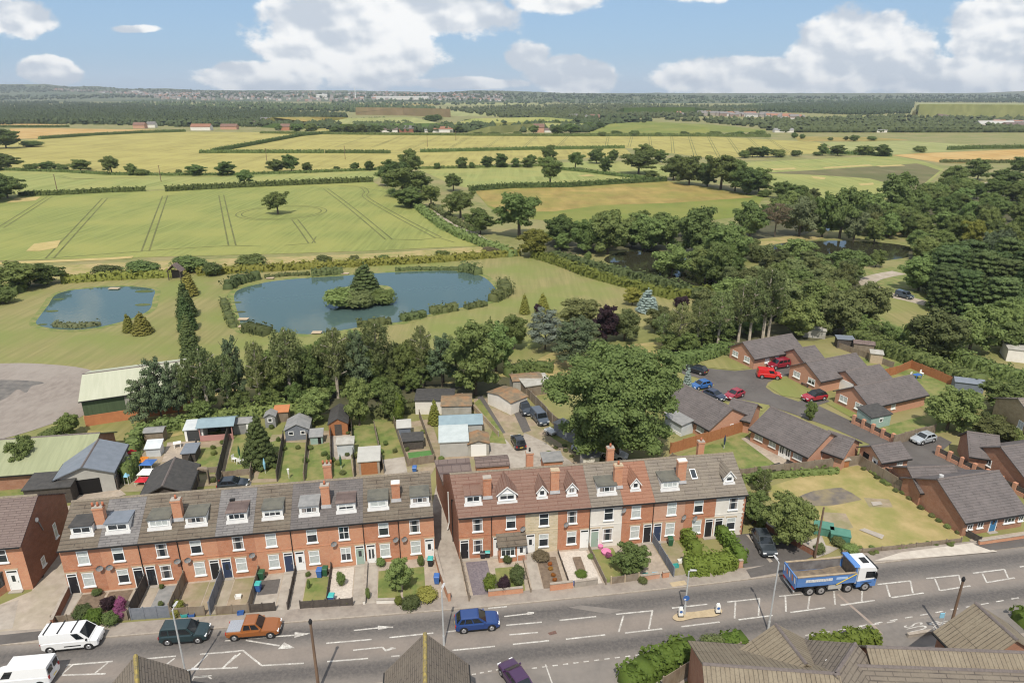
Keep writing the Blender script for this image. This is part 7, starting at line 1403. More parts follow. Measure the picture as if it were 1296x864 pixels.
# planting
def bushpx(k,u,vb,vt,w_,leaf,lab,nm='garden_shrub',grp=None): return tree(k,u,vb,vt,w_,leaf,nm,lab,'shrub',grp)
for a in ((108,785,762,26,'l_reed','feathery grass clump nearest the wall in the first garden'),(122,789,768,26,'l_box','bright green low shrub behind the picket fence'),(141,790,772,24,'l_mid','leafy green shrub at the picket fence corner'),(138,771,752,22,'l_purple','dark purple shrub amid the first garden bed'),(154,770,753,16,'l_pink','pink flowering shrub below the blank brick panel'),(152,782,765,20,'l_pink','second pink shrub beside the black panel fence'),(123,753,743,14,'l_fir','clipped dark shrub under the first window'),
  (227,773,758,18,'l_yel','yellow shrub in the bare earth garden'),(223,780,768,14,'l_gold','golden shrub leaning on the front fence'),(204,767,759,8,'l_olive','small round shrub in the pale gravel'),(205,745,737,7,'l_mid','potted bush beside the gravel garden door'),(391,745,730,5,'l_mid','thin green shrub by the square lawn path'),(432,742,718,13,'l_light','young shrub standing in white gravel'),(441,765,756,8,'l_yel','yellow tuft in white gravel'),(466,758,740,7,'l_mid','shrub strip beside the white wall'),
  (540,757,743,32,'l_gold','flat golden shrub in the corner lawn'),(520,768,754,30,'l_reed','grey green plants trailing over the pale front wall'),(505,765,752,12,'l_yel','yellow flowered plant at the pale wall'),(533,716,700,10,'l_light','pale climber beside the last window'),(482,716,704,14,'l_mid','shrub under the last pair of doors'),(390,729,722,8,'l_mid','small shrub below the white door'),
  (621,748,722,20,'l_box','bright clipped ball shrub behind the low brick wall'),(638,748,726,20,'l_purple','dark red shrub beside the bright clipped ball'),(655,738,712,24,'l_reed','tall grasses below the tiled porch'),(642,712,700,14,'l_olive','wispy plant by the porch post'),(684,707,697,26,'l_brown','reddish flowers below the cream stone front'),(736,728,722,18,'l_box','low clipped box in the paved garden'),(748,706,700,10,'l_mid','plants in the wooden trough'),
  (813,738,728,14,'l_olive','weedy plant behind the low road wall'),(786,708,700,8,'l_pink','pink flowers in the round planter'),(770,706,697,10,'l_pink','pink pot plant beside the sage door'),
  (868,659,636,8,'l_mid','thin climbing plant on the pale brick front'),(963,668,654,14,'l_light','flowery patch beside the white end house'),(1060,690,678,20,'l_olive','weeds behind the green containers'),(1075,698,688,26,'l_mid','weeds at the lot edge by the lorry cab'),(1036,700,686,18,'l_olive','weeds at the foot of the timber pole'),(843,505,497,9,'l_mid','small shrub beside the conservatory') ):
    bushpx('bush',*a[:5],a[5])
for px,w_,h,lb in (([(860,666),(868,684),(882,705)],1.3,1.5,'narrow clipped hedge beside the bare soil garden'),([(866,722),(895,722),(926,714)],2.2,1.5,'thick clipped hedge block on the pavement edge'),([(902,668),(918,688),(939,714)],1.1,1.6,'long neat hedge along the tarmac drive')):
    hedge('hedge',px,w_,h,'l_box',lb,22,.13,rag=.06)
hedge('hedge',[(792,872),(820,852),(850,836),(880,828)],2.2,1.5,'l_box','bright hedge behind the near wooden fence',18,.16); T('bush',900,826,802,40,'l_olive','dark bushy shrub on the near hedge','shrub','shrub'); hedge('hedge',[(915,823),(940,817)],1.6,1.3,'l_box','short bright hedge end by the gable wing',18,.16); hedge('hedge',[(1030,826),(1070,818),(1108,812)],1.6,1.3,'l_box','bright clipped hedge between the near roofs and lay-by',18,.16); T('bush',1056,819,808,14,'l_purple','red brown shrub in the bright near hedge','shrub','shrub')
hedge('hedge',[(1288,790),(1340,784)],2,1.2,'l_box','bright verge hedge at the far end of the lay-by',12,.2)
fence('grey green wooden fence behind the near hedge',[(838,876),(880,850),(935,832)],1.7,'wood',gap=1.9)
sheet('near_lawn',pl([(838,880),(880,856),(932,838),(960,870),(930,900)]),K['lawn'],.06)
# right terrace plots
w2=RW; RD=lambda x:-(6.5+.0*x)
sheet('terrace_front_ground',local(RF,[(0,0),(.4,-6.9),(24,-6.5),(24,0)]),K['slab'],.05)
for nm,q,m_ in (('slate_bed',[(.6,-.6),(2.9,-.6),(3.1,-6.3),(1.0,-6.3)],'slate_gravel'),('garden_bed',[(3.6,-2),(6.4,-2),(6.2,-6.2),(3.4,-6.2)],'lush'),('garden_path',[(7,-.3),(8.1,-.3),(8.0,-6.4),(6.9,-6.4)],'conc'),('garden_bed',[(8.2,-1),(10.3,-1),(10.2,-6.2),(8.1,-6.2)],'soil'),('paving',[(10.8,-.3),(13.8,-.3),(14.2,-6.2),(10.8,-6.2)],'white_gravel'),('front_lawn',[(14.3,-.4),(16.8,-.4),(17.4,-6.1),(14.7,-6.1)],'lush'),('garden_path',[(17.7,-.3),(20.8,-.3),(21,-6.0),(18,-6.0)],'slab'),('garden_bed',[(21.3,-.4),(24.2,-.4),(24.6,-6),(21.6,-6)],'dirt'),('front_lawn',[(24.7,-1.5),(27.2,-1.5),(27.4,-4.6),(25.0,-4.6)],'lush')):
    plot(nm,RF,q,m_,.068)
plot('raised_bed',RF,[(12,-1.6),(12.9,-1.6),(12.9,-3.8),(12,-3.8)],'soil',.25)
sheet('car_drive',pl([(915,680),(942,676),(985,673),(1030,704),(1010,712),(944,722)]),K['drive'],.072)
sheet('drive_edging',pl([(944,677),(947,677),(978,711),(974,712)]),K['kerb'],.078)
F('grey fence between orange roofed and pale brick houses',RF,(6*w2+.1,-.2),(6*w2+.3,-6.0),1.3,'woodgrey',post='woodgrey'); F('low rustic fence beside the paved garden',RF,(4*w2-.1,-.3),(4*w2+.2,-6.2),.8,'wood'); F('old boards along the alley side garden',RF,(.1,-.3),(.5,-6.6),1.1,'wood'); F('low edging fence between porch garden and path',RF,(2*w2-.4,-1.4),(2*w2-.4,-6.2),.5,'wood'); F('low edging fence beside the soil beds',RF,(3*w2,-.5),(3*w2+.1,-6.2),.5,'wooddark')
wall('low brick wall under the clipped ball shrub',[(618,755),(662,750.5)],.75,'brick2'); wall('red brick front wall before the soil beds',[(696,748),(725,744.5)],.9,'brick2'); wall('grey stone front wall of the paved garden',[(727,744),(756,740)],.8,'conc'); fence('pale post and board fence before the round bush',[(773,740),(808,735)],1.0,'wood',post='stonelintel',gap=1.3); wall('low brick wall past the pale posts',[(810,735.5),(834,732)],.7,'brick3'); wall('brick gate pier wall beside the grey fence',[(838,732),(846,730.5)],.8,'brick2')
wall('long brick wall between drive and pole',[(945,652),(975,673),(1031,704)],.8,'brickdark'); wall('short brick pier at the hedge end',[(934,719),(939,718)],1.0,'brick3')
# pots, planters and boxes
def pot(label,u,v,r,h,m,name='planter',cat='planter',inner='soil'):
    mb=MB(); n=12; c=[[(math.cos(i*6.283/n)*q,math.sin(i*6.283/n)*q,z) for i in range(n)] for q,z in ((r*.8,0),(r,h),(r*.85,h),(r*.8,h*.8))]; mb.ring(c,K[m]); o=mb.build(name,None,P(u,v)+Vector((0,0,.07))); return tag(o,label,cat)
pot('round pink planter on the white house lawn',767,701,.55,.35,'pink'); pot('small pink pot near the sage door',760,694,.3,.35,'pink'); pot('terracotta pot below the cream stone front',684,706,.22,.3,'terracotta'); pot('dark pot by the red roofed end house',603,704,.2,.3,'black'); pot('blue door pot beside the roadside bungalow',1257,670,.28,.5,'black'); pot('second pot across the blue door step',1271,667,.28,.5,'black')
for i,(u,v) in enumerate(((696,715),(697,721),(700,729),(702,735))):
    o=tree('bush',u,v,v-5,7,'l_orange','flower_clump',f'{ORD[i]} orange flower clump from the house in the soil bed','flowers','orange flowers in the soil bed')
K_=None
bin_('blue wheelie bin standing in the concrete garden',327.5,748,'bin_blue','teal'); bin_('green wheelie bin against the concrete garden house',332,733,'bin_green','bin_green'); bin_('blue wheelie bin beside the white door',405,730,'bin_blue','bin_blue'); bin_('dark green wheelie bin next to the blue one',412,728,'bin_green','bin_green'); bin_('blue bin with teal lid in white gravel',420,762,'bin_blue','teal',0,.9); bin_('blue wheelie bin on the alley side path',553,738,'bin_blue','bin_blue'); bin_('black bin with teal lid by the last door',545,716,'bin_black','teal'); bin_('blue bin in the back yard behind the end terrace',525,599,'bin_blue','bin_blue'); bin_('green bin by the pale brick house window',848,690,'bin_green','bin_green'); bin_('black bin beside the first red roofed house',611,706,'bin_black','bin_black',0,.8); bin_('black bin with teal lid near the porch wall',617,705,'bin_black','teal',0,.8); bin_('green bin beside the brick outhouse',1100,580,'bin_green','bin_green')
def crate(label,u,v,m,l=.6,d=.4,h=.35):
    mb=MB(); mb.ring([[(-l/2*.9,-d/2*.9,0),(l/2*.9,-d/2*.9,0),(l/2*.9,d/2*.9,0),(-l/2*.9,d/2*.9,0)],[(-l/2,-d/2,h),(l/2,-d/2,h),(l/2,d/2,h),(-l/2,d/2,h)],[(-l/2*.92,-d/2*.9,h),(l/2*.92,-d/2*.9,h),(l/2*.92,d/2*.9,h),(-l/2*.92,d/2*.9,h)],[(-l/2*.85,-d/2*.8,.06),(l/2*.85,-d/2*.8,.06),(l/2*.85,d/2*.8,.06),(-l/2*.85,d/2*.8,.06)]],K[m]); return tag(mb.build('recycling_box',None,P(u,v)+Vector((0,0,.07)),LA),label,'box')
for u,v,m_,lb in ((243,780,'bin_blue','blue recycling box behind the brown front fence'),(234,780,'teal','teal recycling box near the yellow shrub'),(305,778,'bin_blue','blue box by the pale posted fence'),(712,742,'bin_blue','blue box inside the red brick front wall'),(718,741,'teal','teal box inside the red brick front wall'),(728,740,'bin_blue','blue box inside the grey stone wall'),(751,737,'teal','teal box inside the grey stone wall'),(792,733,'bin_blue','blue box behind the pale posts'),(817,730,'teal','teal box behind the low road wall'),(829,729,'cyan','pale box behind the low road wall'),(855,718,'teal','teal box beside the thick hedge'),(861,712,'white','white box beside the thick hedge'),(302,757,'white','white slab left on the bare garden')):
    crate(lb,u,v,m_)
# ---------------------------------------------------------------- back gardens and yards
def cr_(q): return [(p[0]+random.uniform(-1.5,1.5),p[1]+random.uniform(-.7,.7)) for p in q]
for nm,q,m_,z in (('back_lawn',[(255,567),(288,565),(279,600),(244,600)],'lush',.05),('back_lawn',[(298,550),(345,548),(322,598),(284,600)],'lush',.05),('back_lawn',[(360,560),(388,560),(384,612),(352,612)],'lush',.052),('back_lawn',[(393,565),(417,560),(419,608),(386,611)],'lush',.052),('back_lawn',[(420,583),(444,581),(447,607),(421,608)],'lush',.054),('back_lawn',[(446,540),(478,538),(478,572),(448,575)],'lush',.05),('back_lawn',[(470,525),(494,524),(512,578),(484,582)],'lush',.05),('artificial_turf',[(516,573),(545,570),(549,580),(518,583)],'turf',.06),
  ('patio',[(420,548),(443,546),(446,605),(440,606),(438,580),(421,582)],'conc',.053),('yard_slab',[(484,582),(512,578),(516,600),(487,602)],'conc',.056),('back_lawn',[(340,560),(356,556),(349,606),(326,606)],'lush',.051),('patio',[(278,612),(318,606),(318,622),(276,624)],'conc',.056),('patio',[(212,560),(252,558),(245,580),(205,585)],'slab',.056),
  ('earth_yard',[(552,590),(548,560),(600,560),(600,500),(625,490),(645,487),(668,520),(700,545),(740,570),(760,588),(700,600),(600,600)],'dirt',.036),('concrete_yard',[(612,560),(640,556),(665,585),(662,595),(620,592)],'conc',.05),('lane_strip',[(640,500),(652,498),(672,545),(662,548)],'asphalt_patch',.052),('lane_strip',[(604,503),(610,500),(640,548),(630,549)],'asphalt_patch',.052),('weedy_grass',[(600,510),(607,505),(636,548),(641,562),(618,560),(625,540)],'lush',.056),('concrete_track',[(664,548),(690,560),(730,590),(690,596),(660,590),(652,570)],'conc',.05),('weedy_grass',[(684,540),(720,556),(745,572),(742,582),(700,555)],'lush',.055),
  ('garage_forecourt',[(93,628),(150,618),(160,626),(100,640)],'slab',.05),('garden_lawn',[(0,590),(60,590),(75,615),(30,640),(0,645)],'lush',.04),('rough_lawn',[(105,530),(240,528),(232,545),(180,560),(150,565),(130,545),(108,545)],'lawn',.035),
  ('vacant_lot',[(955,622),(1020,601),(1086,589),(1150,628),(1220,675),(1216,684),(1090,699),(1045,690),(1030,655),(990,640)],'dry',.05),('burnt_patch',cr_([(1006,633),(1016,627),(1030,622),(1048,619),(1064,617),(1078,624),(1090,632),(1068,637),(1048,641),(1028,641),(1012,638)]),'burnt',.06),('concrete_slab',[(1087,671),(1094,669),(1119,678),(1116,683)],'conc',.12),('concrete_slab',[(1102,636),(1114,635),(1117,639),(1105,641)],'conc',.12),('bare_patch',[(1040,648),(1070,650),(1080,668),(1060,672),(1044,660)],'dirt',.058),('concrete_pad',[(1012,690),(1045,675),(1068,690),(1050,700),(1034,706)],'conc',.056),('bare_patch',[(1093,630),(1125,632),(1130,642),(1100,642)],'dirt',.058),
  ('close_road',[(846,463),(862,461),(893,466),(930,469.5),(957,467),(1000,463),(1014,466),(1010,474),(985,477),(972,484),(969,490),(980,498),(1010,508),(1040,502),(1050,508),(1035,513),(1080,534),(1130,558),(1190,552),(1205,560),(1190,572),(1240,602),(1225,604),(1150,588),(1100,562),(1050,540),(975,514),(930,510),(880,497),(905,487),(880,477),(866,474)],'drive',.045),
  ('front_lawn',[(886,458),(919,452),(955,465),(930,468.5),(895,465)],'lawn',.06),('front_lawn',[(972,489),(980,480),(998,477),(1040,496),(1012,504),(990,501)],'lawn',.06),('front_lawn',[(1045,510),(1060,509),(1103,524),(1092,537)],'lawn',.06),('front_lawn',[(860,472),(876,478),(902,488),(884,496),(862,490),(850,478)],'lawn',.055),('front_lawn',[(917,510),(940,506),(974,513),(966,520),(930,518)],'lawn',.06),
  ('bungalow_lawn',[(840,590),(868,572),(945,548),(1010,589),(1018,598),(950,612),(880,614)],'lush',.04),('patio',[(938,555),(946,553),(1014,592),(1004,598),(990,594)],'slab',.05),('garden_grass',[(1100,545),(1190,520),(1290,520),(1296,575),(1210,545),(1130,556)],'lush',.035),('garden_grass',[(1075,440),(1130,455),(1240,500),(1190,540),(1130,480),(1085,460)],'lush',.03),('field_strip',[(1080,418),(1140,430),(1240,476),(1300,500),(1300,492),(1150,425)],'lush',.03),('side_garden',[(1070,592),(1095,583),(1140,612),(1146,640),(1130,630)],'dirt',.04),('neat_verge',[(1087,586),(1093,582),(1118,600),(1113,604)],'lush',.06),('side_drive',[(1120,586),(1150,578),(1180,600),(1140,605)],'drive',.05),('bungalow_front_path',[(1226,683),(1300,672),(1300,680),(1235,690)],'slab',.06)):
    if m_=='turf': K.setdefault('turf',mat('artificial_turf',(.09,.20,.06),(.075,.17,.05),2))
    if m_=='burnt': K.setdefault('burnt',mat('burnt_ground',(.12,.105,.095),(.17,.145,.12),1.1,c3=(.24,.195,.11),s3=.45,k3=.8))
    sheet(nm,pl(q),K[m_],z)
for px,h,m_,po,lb in (([(167,571),(157,597),(150,620)],1.7,'wooddark','wooddark','dark fence beside the grey garage'),([(250,567),(240,592),(238,600)],1.4,'wooddark','wooddark','dark fence beside the stepping stone lawn'),([(292,546),(284,580),(276,616)],1.9,'wooddark','wooddark','tallest dark fence between back lawns'),([(322,583),(317,609)],1.4,'wood','wood','short brown fence below the dark conifer'),([(359.5,558),(351,609)],1.6,'wooddark','wooddark','dark fence beside the blue parasol garden'),([(392,528),(385,609)],1.3,'wood','wood','pale thin fence between two long back lawns'),([(418.5,530),(420,606)],1.5,'wooddark','wooddark','dark straight fence beside the patio'),([(445,539),(448.6,604)],1.3,'wooddark','wooddark','dark fence on the patio far side'),([(474,543),(486,599)],1.3,'wood','wood','wood fence beside the brown door garage'),([(494,524),(516,590)],1.5,'wood','wood','weathered fence below the cypress column'),([(531,529),(550,583)],1.4,'wood','wood','weathered fence by the yellow conifer'),([(516,590),(549,585)],1.2,'wood','wood','fence round the artificial turf'),
  ([(282,604),(320,600)],.9,'wood','wood','low trellis across the end of a back lawn'),([(240,600),(276,598)],.9,'wood','wood','low trellis under the arbour'),([(648,483),(672,507),(699,536),(717,551)],1.7,'wood','conc','concrete post panel fence along the garage lane'),([(585,504),(610,530),(631,553)],.9,'stonelintel','conc','pale rail fence slanting up the yard lane'),
  ([(848,574),(895,560),(944,545)],1.7,'woodnew','woodnew','fresh orange brown fence behind the terrace lawn'),([(935,606),(1010,597),(1086,588)],1.5,'wood','wood','long grey fence between lawn and vacant lot'),([(1086,588),(1150,629),(1219,674)],1.6,'wood','wood','diagonal fence beside the big roadside bungalow'),([(1130,563),(1182,549)],1.6,'wood','wood','wooden fence behind the silver hatchback'),([(1115,478),(1133,474),(1152,466),(1205,488)],1.6,'woodnew','woodnew','orange fence round the white patio furniture'),([(840,592),(850,583),(866,590)],1.2,'wood','wood','grey fence scrap beside the terrace lawn'),([(1060,440),(1100,455),(1130,466)],1.2,'wood','wood','grey fence behind the bungalow outbuildings'),([(1219,676),(1240,688)],.9,'wooddark','wooddark','short dark fence at the bungalow wall'),([(100,572),(75,612)],.9,'wood','wood','garden edging fence by the moss green roof') ):
    fence(lb,px,h,m_,po,2.2 if h>1 else 1.6)
def piers(label,px,n):
    a,b=P(*px[0]),P(*px[1]); o=thing('brick_wall',label,'wall',a); d=b-a; L=d.length; an=math.atan2(d.y,d.x)
    m=MB(); m.box(0,L,-.11,.11,-.05,.55,K['brickb']); m.build('wall',o,(0,0,0),an)
    pm=MB(); pm.box(-.22,.22,-.22,.22,-.05,1.45,K['brickb']); pm=pm.mesh('brick_pier'); f=MB(); f.box(.23,L/n-.23,-.03,.03,.56,1.2,K['wooddark']); f=f.mesh('infill_panel')
    for i in range(n+1):
        q=d*(i/n); put('brick_pier',pm,o,q,an)
        if i<n: put('infill_panel',f,o,q,an)
piers('brick wall with dark panels beside the mint house',[(1080,536),(1129,560)],4); piers('brick wall with dark panels above the big bungalow roof',[(1186,576),(1300,632)],7); piers('short brick wall with panels beside the outhouse drive',[(1117,600),(1145,617)],3)
wall('low brick front wall of the roadside bungalow',[(1238,690),(1300,681)],.6,'brick2')
fence('rough wire fence along the vacant lot verge',[(1066,702),(1140,695),(1216,686)],.6,'wood','wood',2.0,.02)
# sheds and outbuildings
o=gable_building('barn','long pale green roofed barn with an orange base wall','barn',P(107,474,6.0),P(236,457,6.0),4.2,6.2,6.2,'green_dark','green_sheet',None,.3,.3)
m_=MB(); m_.box(-.1,o['L']-.1,-6.3,-6.204,-.05,1.7,K['orangewall']); m_.box(-.1,-.004,-6.2,6,-.05,1.7,K['orangewall']); m_.build('base_wall',o); m_=MB(); m_.box(5.6,7.1,-6.29,-6.205,1.72,4.0,K['asbestos']); m_.build('door',o)
o=gable_building('long_shed','long moss green roofed shed at the picture edge','shed',P(-60,561,4.3),P(124,548.5,4.3),2.2,5.6,4.4,'brickb2','greenroof',None,.3,.3)
o=gable_building('grey_garage','grey gabled garage with a wide dark open doorway','garage',P(104.5,590,3.9),P(124,557.5,3.9),2.7,3.1,3.1,'greysheet','slateblue',None,.3,.35)
m_=MB(); m_.box(-.04,-.004,-1.5,1.2,.02,2.1,K['hole']); m_.build('open_doorway',o); m_=MB(); m_.box(-.5,-.06,-1.2,-.5,.0,.8,K['red']); m_.build('mower',o) if False else None
shed('flat dark roofed lean-to shed beside the wide drive',64,638,5.2,3.2,2.2,.35,LA,'wooddark','feltdark','f',None,0,'lean_to','shed')
o=gable_building('open_pergola','black pitched roof open sided pergola behind the terrace','pergola',P(206,614,3.4),P(221,581,3.4),2.2,2.5,2.5,'wooddark','feltdark',None,.3,.35)
shed('half glazed white summer house with clear roof',247,558,3.0,2.6,2.0,.45,LA,'white','poly','f',('glass',2.2,0)); 
o=thing('garden_bar','pink framed garden bar with pale blue roof','pergola',P(275,557),LA)
for x in (-2.2,2.2):
    for y in (0,2.8): m_=MB(); m_.box(x-.07,x+.07,y-.07,y+.07,0,2.2,K['pinkwood'] if 'pinkwood' in K else K.setdefault('pinkwood',mat('pink_timber',(.42,.22,.20)))); m_.build('post',o)
m_=MB(); m_.box(-2.2,2.2,-.04,.04,.02,.9,K['pinkwood']); m_.build('counter',o); m_=MB(); m_.xprism([(-.3,2.2),(-.3,2.28),(1.4,2.9),(3.1,2.28),(3.1,2.2),(1.4,2.8)],-2.6,2.6,K['bluesheet']); m_.build('roof',o); m_=MB(); m_.box(-2.1,2.1,2.75,2.79,.05,2.2,K['wooddark']); m_.build('back_panel',o)
for a in (('grey shed with white door half behind the dark conifer',309,549,3.4,2.4,1.9,.4,LA,'feltgrey','feltgrey','r',('white',.7,.9)),('narrow grey playhouse shed past the dark conifer',343,541,1.8,2.0,2.0,.5,LA,'feltgrey','feltgrey','g',None,1),('small shed with orange brown roof',357,534,2.4,2.0,1.8,.3,LA,'wood','orangewall','f'),('blue grey gabled shed at the lawn end',377,557,3.9,4.2,1.9,.9,LA,'woodgrey','feltgrey','g',None,2),('tiny mint playhouse with sloping roof',401,562,2.0,1.6,1.3,.5,LA,'mintwood','feltgrey','f',('hole',.5,.5)),('brown timber cabin with tall dark grey roof',429,551,3.2,6.0,2.1,.9,LA,'woodnew','feltdark','g',('wooddark',1.2,0)),('open patio shelter with grey sheet roof',438,577,2.6,1.8,2.0,.25,LA,'poly','asbestos','f'),('white roofed garage shed with brown double doors',468,600,3.2,3.8,2.1,.35,LA,'conc','greysheet','f',('woodnew',2.5,0),0),('small blue painted shed beside the cypress',512,555,2.2,2.2,1.9,.3,LA,'slateblue','greysheet','f'),('dark flat roofed shed behind the artificial turf',523,569,3.4,2.6,1.5,.1,LA,'wooddark','feltdark','f'),
  ('white walled workshop with black flat roof',550,524,7.0,4.6,2.5,.2,.02,'render','feltdark','f',None,1),('mossy brown roofed store behind the blue roofed shed',578,530,5.4,5.2,2.4,.5,.05,'asbestos','asbestosm','r'),('pale blue roofed workshop in the back yard',584,556,7.2,3.8,2.6,.8,.1,'greysheet','bluesheet','r'),('grey metal workshop attached to the blue roofed one',575,578,4.6,5.0,2.5,.35,.1,'greysheet','greysheet2','f'),('small garage with white door and rusty roof strip',606,577,3.4,3.6,2.1,.5,.1,'asbestos','asbestosm','g',('white',2.5,0)),('pale rendered garage with mossy roof on the lane',657,521,4.2,6.5,2.3,.5,.75,'render','asbestosm','r',None,0),('brown roofed garage block at the lane head',668,495,6,3.5,2.2,.3,.2,'asbestos','asbestosm','r'),('low carport with grey sheet roof by the ash',682,500,5.6,4.2,2.0,.35,.35,'wood','asbestos','f'),('dark blue storage container beneath the ash',733,560,2.2,5.0,1.9,.15,.72,'woodgrey','feltgrey','f'),('flat roofed outhouse behind the red roofed terrace',624,603,5.0,3.0,1.7,.3,RA,'brick','tplum','r'),('grey roofed outhouse behind the cream stone house',700,597,3.0,2.4,1.7,.2,RA,'brick','feltgrey','f'),('grey felt outhouse by the silver blue car',748,592,2.6,2.2,1.7,.2,RA,'render','feltgrey','f'),
  ('mint painted garden house with dark roof',1113,541,4.6,3.2,2.1,.5,.35,'mintwood','feltdark','f',None,1),('dark garden room behind the far bungalow garage',1069,441,3.6,2.4,2.0,.1,-.2,'wooddark','slateblue','f'),('brown shed behind the second bungalow',1092,447,4.2,2.6,2.0,.4,-.35,'wood','tplum','r'),('pale slatted shed behind the second bungalow',1108,460,2.4,2.0,2.0,.2,-.35,'stonelintel','asbestos','f'),('blue grey shed at the orange fence end',1225,497,5.0,2.6,1.9,.5,-.35,'slateblue','slateblue','r'),('flat roofed grey building among the trees',1300,460,8,6,2.6,.1,-.4,'render','asbestos','f'),('weathered shed roof behind the far bungalow',1030,428,5,2.2,1.8,.2,-.3,'asbestos','asbestos','f'),('wooden log store by the large bungalow gable',1066,592,2.2,1.6,1.2,.1,.2,'woodnew','asbestos','f'),('low greenhouse frame in the cluttered garden',195,578,2.2,1.8,1.4,.5,LA,'poly','poly','f'),('grey covered store in the cluttered garden',166,594,2.0,1.6,1.2,.2,LA,'wood','feltgrey','f'),('dark lean-to roof beside the arbour',240,585,2.0,3.0,1.5,.1,LA,'wooddark','slateblue','f'),('hedge end shed with green felt in the cluttered garden',196,560,3,2,1.8,.3,LA,'wood','feltgrey','r')):
    if 'asbestosm' not in K: K['asbestosm']=mat('mossy_fibre_roof',(.22,.165,.105),(.15,.12,.085),1.5,c3=(.30,.16,.08),s3=.6,k3=.7); K['greysheet2']=mat('light_grey_sheet',(.46,.50,.50),(.40,.44,.44),1,rough=.4)
    shed(*a)
# arbour, parasols, furniture, containers
o=thing('garden_arbour','wooden rose arbour at the end of the stepping stone lawn','arbour',P(258,612),LA)
for x in (-.7,.7): m_=MB(); m_.box(x-.06,x+.06,-.3,.3,0,2.0,K['wood']); m_.build('side_frame',o)
m_=MB()
for i in range(6):
    a0=math.pi*i/6;a1=math.pi*(i+1)/6; m_.yprism([(.78*math.cos(a0),2+.35*math.sin(a0)),(.68*math.cos(a0),2+.27*math.sin(a0)),(.68*math.cos(a1),2+.27*math.sin(a1)),(.78*math.cos(a1),2+.35*math.sin(a1))],-.3,.3,K['wood'])
m_.build('arch_top',o)
def parasol(label,u,v,m,h=2.3):
    o=thing('garden_parasol',label,'parasol',P(u,v)); mb=MB(); mb.tube((0,0,0),(0,0,h),.03,.03,6,K['white']); mb.build('pole',o); mb=MB(); mb.tube((0,0,.7),(0,0,1.5),.09,.17,8,K[m]); mb.tube((0,0,1.5),(0,0,h),.17,.03,8,K[m]); mb.build('canopy',o)
parasol('closed pale blue parasol on a back lawn',336,599,'cyan'); parasol('closed dark green parasol by white chairs',304,582,'bin_green'); parasol('closed white parasol on a long back lawn',366,606,'white',1.6); parasol('closed green parasol on the patio lawn',432,594,'bin_green'); parasol('closed navy parasol behind the orange brown fence',916,568,'door_navy',2.2)
def chair(label,u,v,m,rz,grp=None):
    o=thing('garden_chair',label,'chair',P(u,v)+Vector((0,0,.06)),rz,grp); mb=MB(); mb.box(-.25,.25,-.25,.25,.4,.46,K[m]); mb.build('seat',o); mb=MB(); mb.box(-.25,.25,.22,.27,.47,.95,K[m]); mb.build('backrest',o)
    for x in (-.22,.22):
        for y in (-.22,.22): mb=MB(); mb.box(x-.03,x+.03,y-.03,y+.03,0,.395,K[m]); mb.build('leg',o)
for u,v,rz,lb in ((297,584,1.2,'white garden chair on the parasol side nearer the tall fence'),(303,587,3.1,'white garden chair in front of the green parasol'),(310,585,4.8,'white garden chair on the parasol side nearer the conifer')): chair(lb,u,v,'white',rz,'white chairs round the green parasol')
for u,v,lb in ((1154,478,'white patio chair by the orange fence corner'),(1166,475,'white patio chair nearer the bungalow roof')): chair(lb,u,v,'white',.5)
def table(label,u,v,m,l=1.4,d=.9):
    o=thing('garden_table',label,'table',P(u,v)+Vector((0,0,.06)),.4); mb=MB(); mb.box(-l/2,l/2,-d/2,d/2,.68,.73,K[m]); mb.build('table_top',o)
    for x in (-l/2+.1,l/2-.1):
        for y in (-d/2+.1,d/2-.1): mb=MB(); mb.box(x-.04,x+.04,y-.04,y+.04,0,.675,K[m]); mb.build('leg',o)
table('blue table among white chairs by the orange fence',1160,479,'bin_blue'); table('dark bench table on the bungalow patio',983,595,'black'); table('small table on the slab patio of the cluttered garden',225,566,'white',1.0,.8)
def bench(label,u,v,m,rz):
    o=thing('garden_bench',label,'bench',P(u,v)+Vector((0,0,.06)),rz); mb=MB(); mb.box(-.75,.75,-.25,.25,.4,.46,K[m]); mb.build('seat',o); mb=MB(); mb.box(-.75,.75,.22,.27,.47,.9,K[m]); mb.build('backrest',o)
    for x in (-.65,.65): mb=MB(); mb.box(x-.05,x+.05,-.22,.22,0,.395,K[m]); mb.build('leg',o)
bench('dark bench against the large bungalow wall',999,592,'wooddark',b5.rotation_euler[2]); bench('dark bench under the middle bungalow windows',1019,489,'wooddark',b2.rotation_euler[2]-HP)
def canopy(label,u,v,m,w_,h,rz=0):
    o=thing('market_canopy',label,'canopy',P(u,v),rz); mb=MB(); q=w_/2; mb.ring([[(-q,-q,h*.7),(q,-q,h*.7),(q,q,h*.7),(-q,q,h*.7)],[(-.05,-.05,h),(.05,-.05,h),(.05,.05,h),(-.05,.05,h)]],K[m]); mb.build('cover',o)
    for x in (-q+.06,q-.06):
        for y in (-q+.06,q-.06): mb=MB(); mb.tube((x,y,0),(x,y,h*.7),.03,.03,5,K['white']); mb.build('pole',o)
for a in (('orange cover in the cluttered garden',180,590,'orange',1.5,1.5),('blue cover beside the orange one',189,593,'bin_blue',1.7,1.4),('white sheeted heap below the blue cover',186,602,'white',1.7,.9),('red round cover beside the pergola',181,612,'red',1.4,.9),('pale blue cover near the grey garage hedge',162,612,'cyan',.6,1.6),('dark red cover at the cluttered garden edge',168,580,'red',1.0,1.4)): canopy(*a)
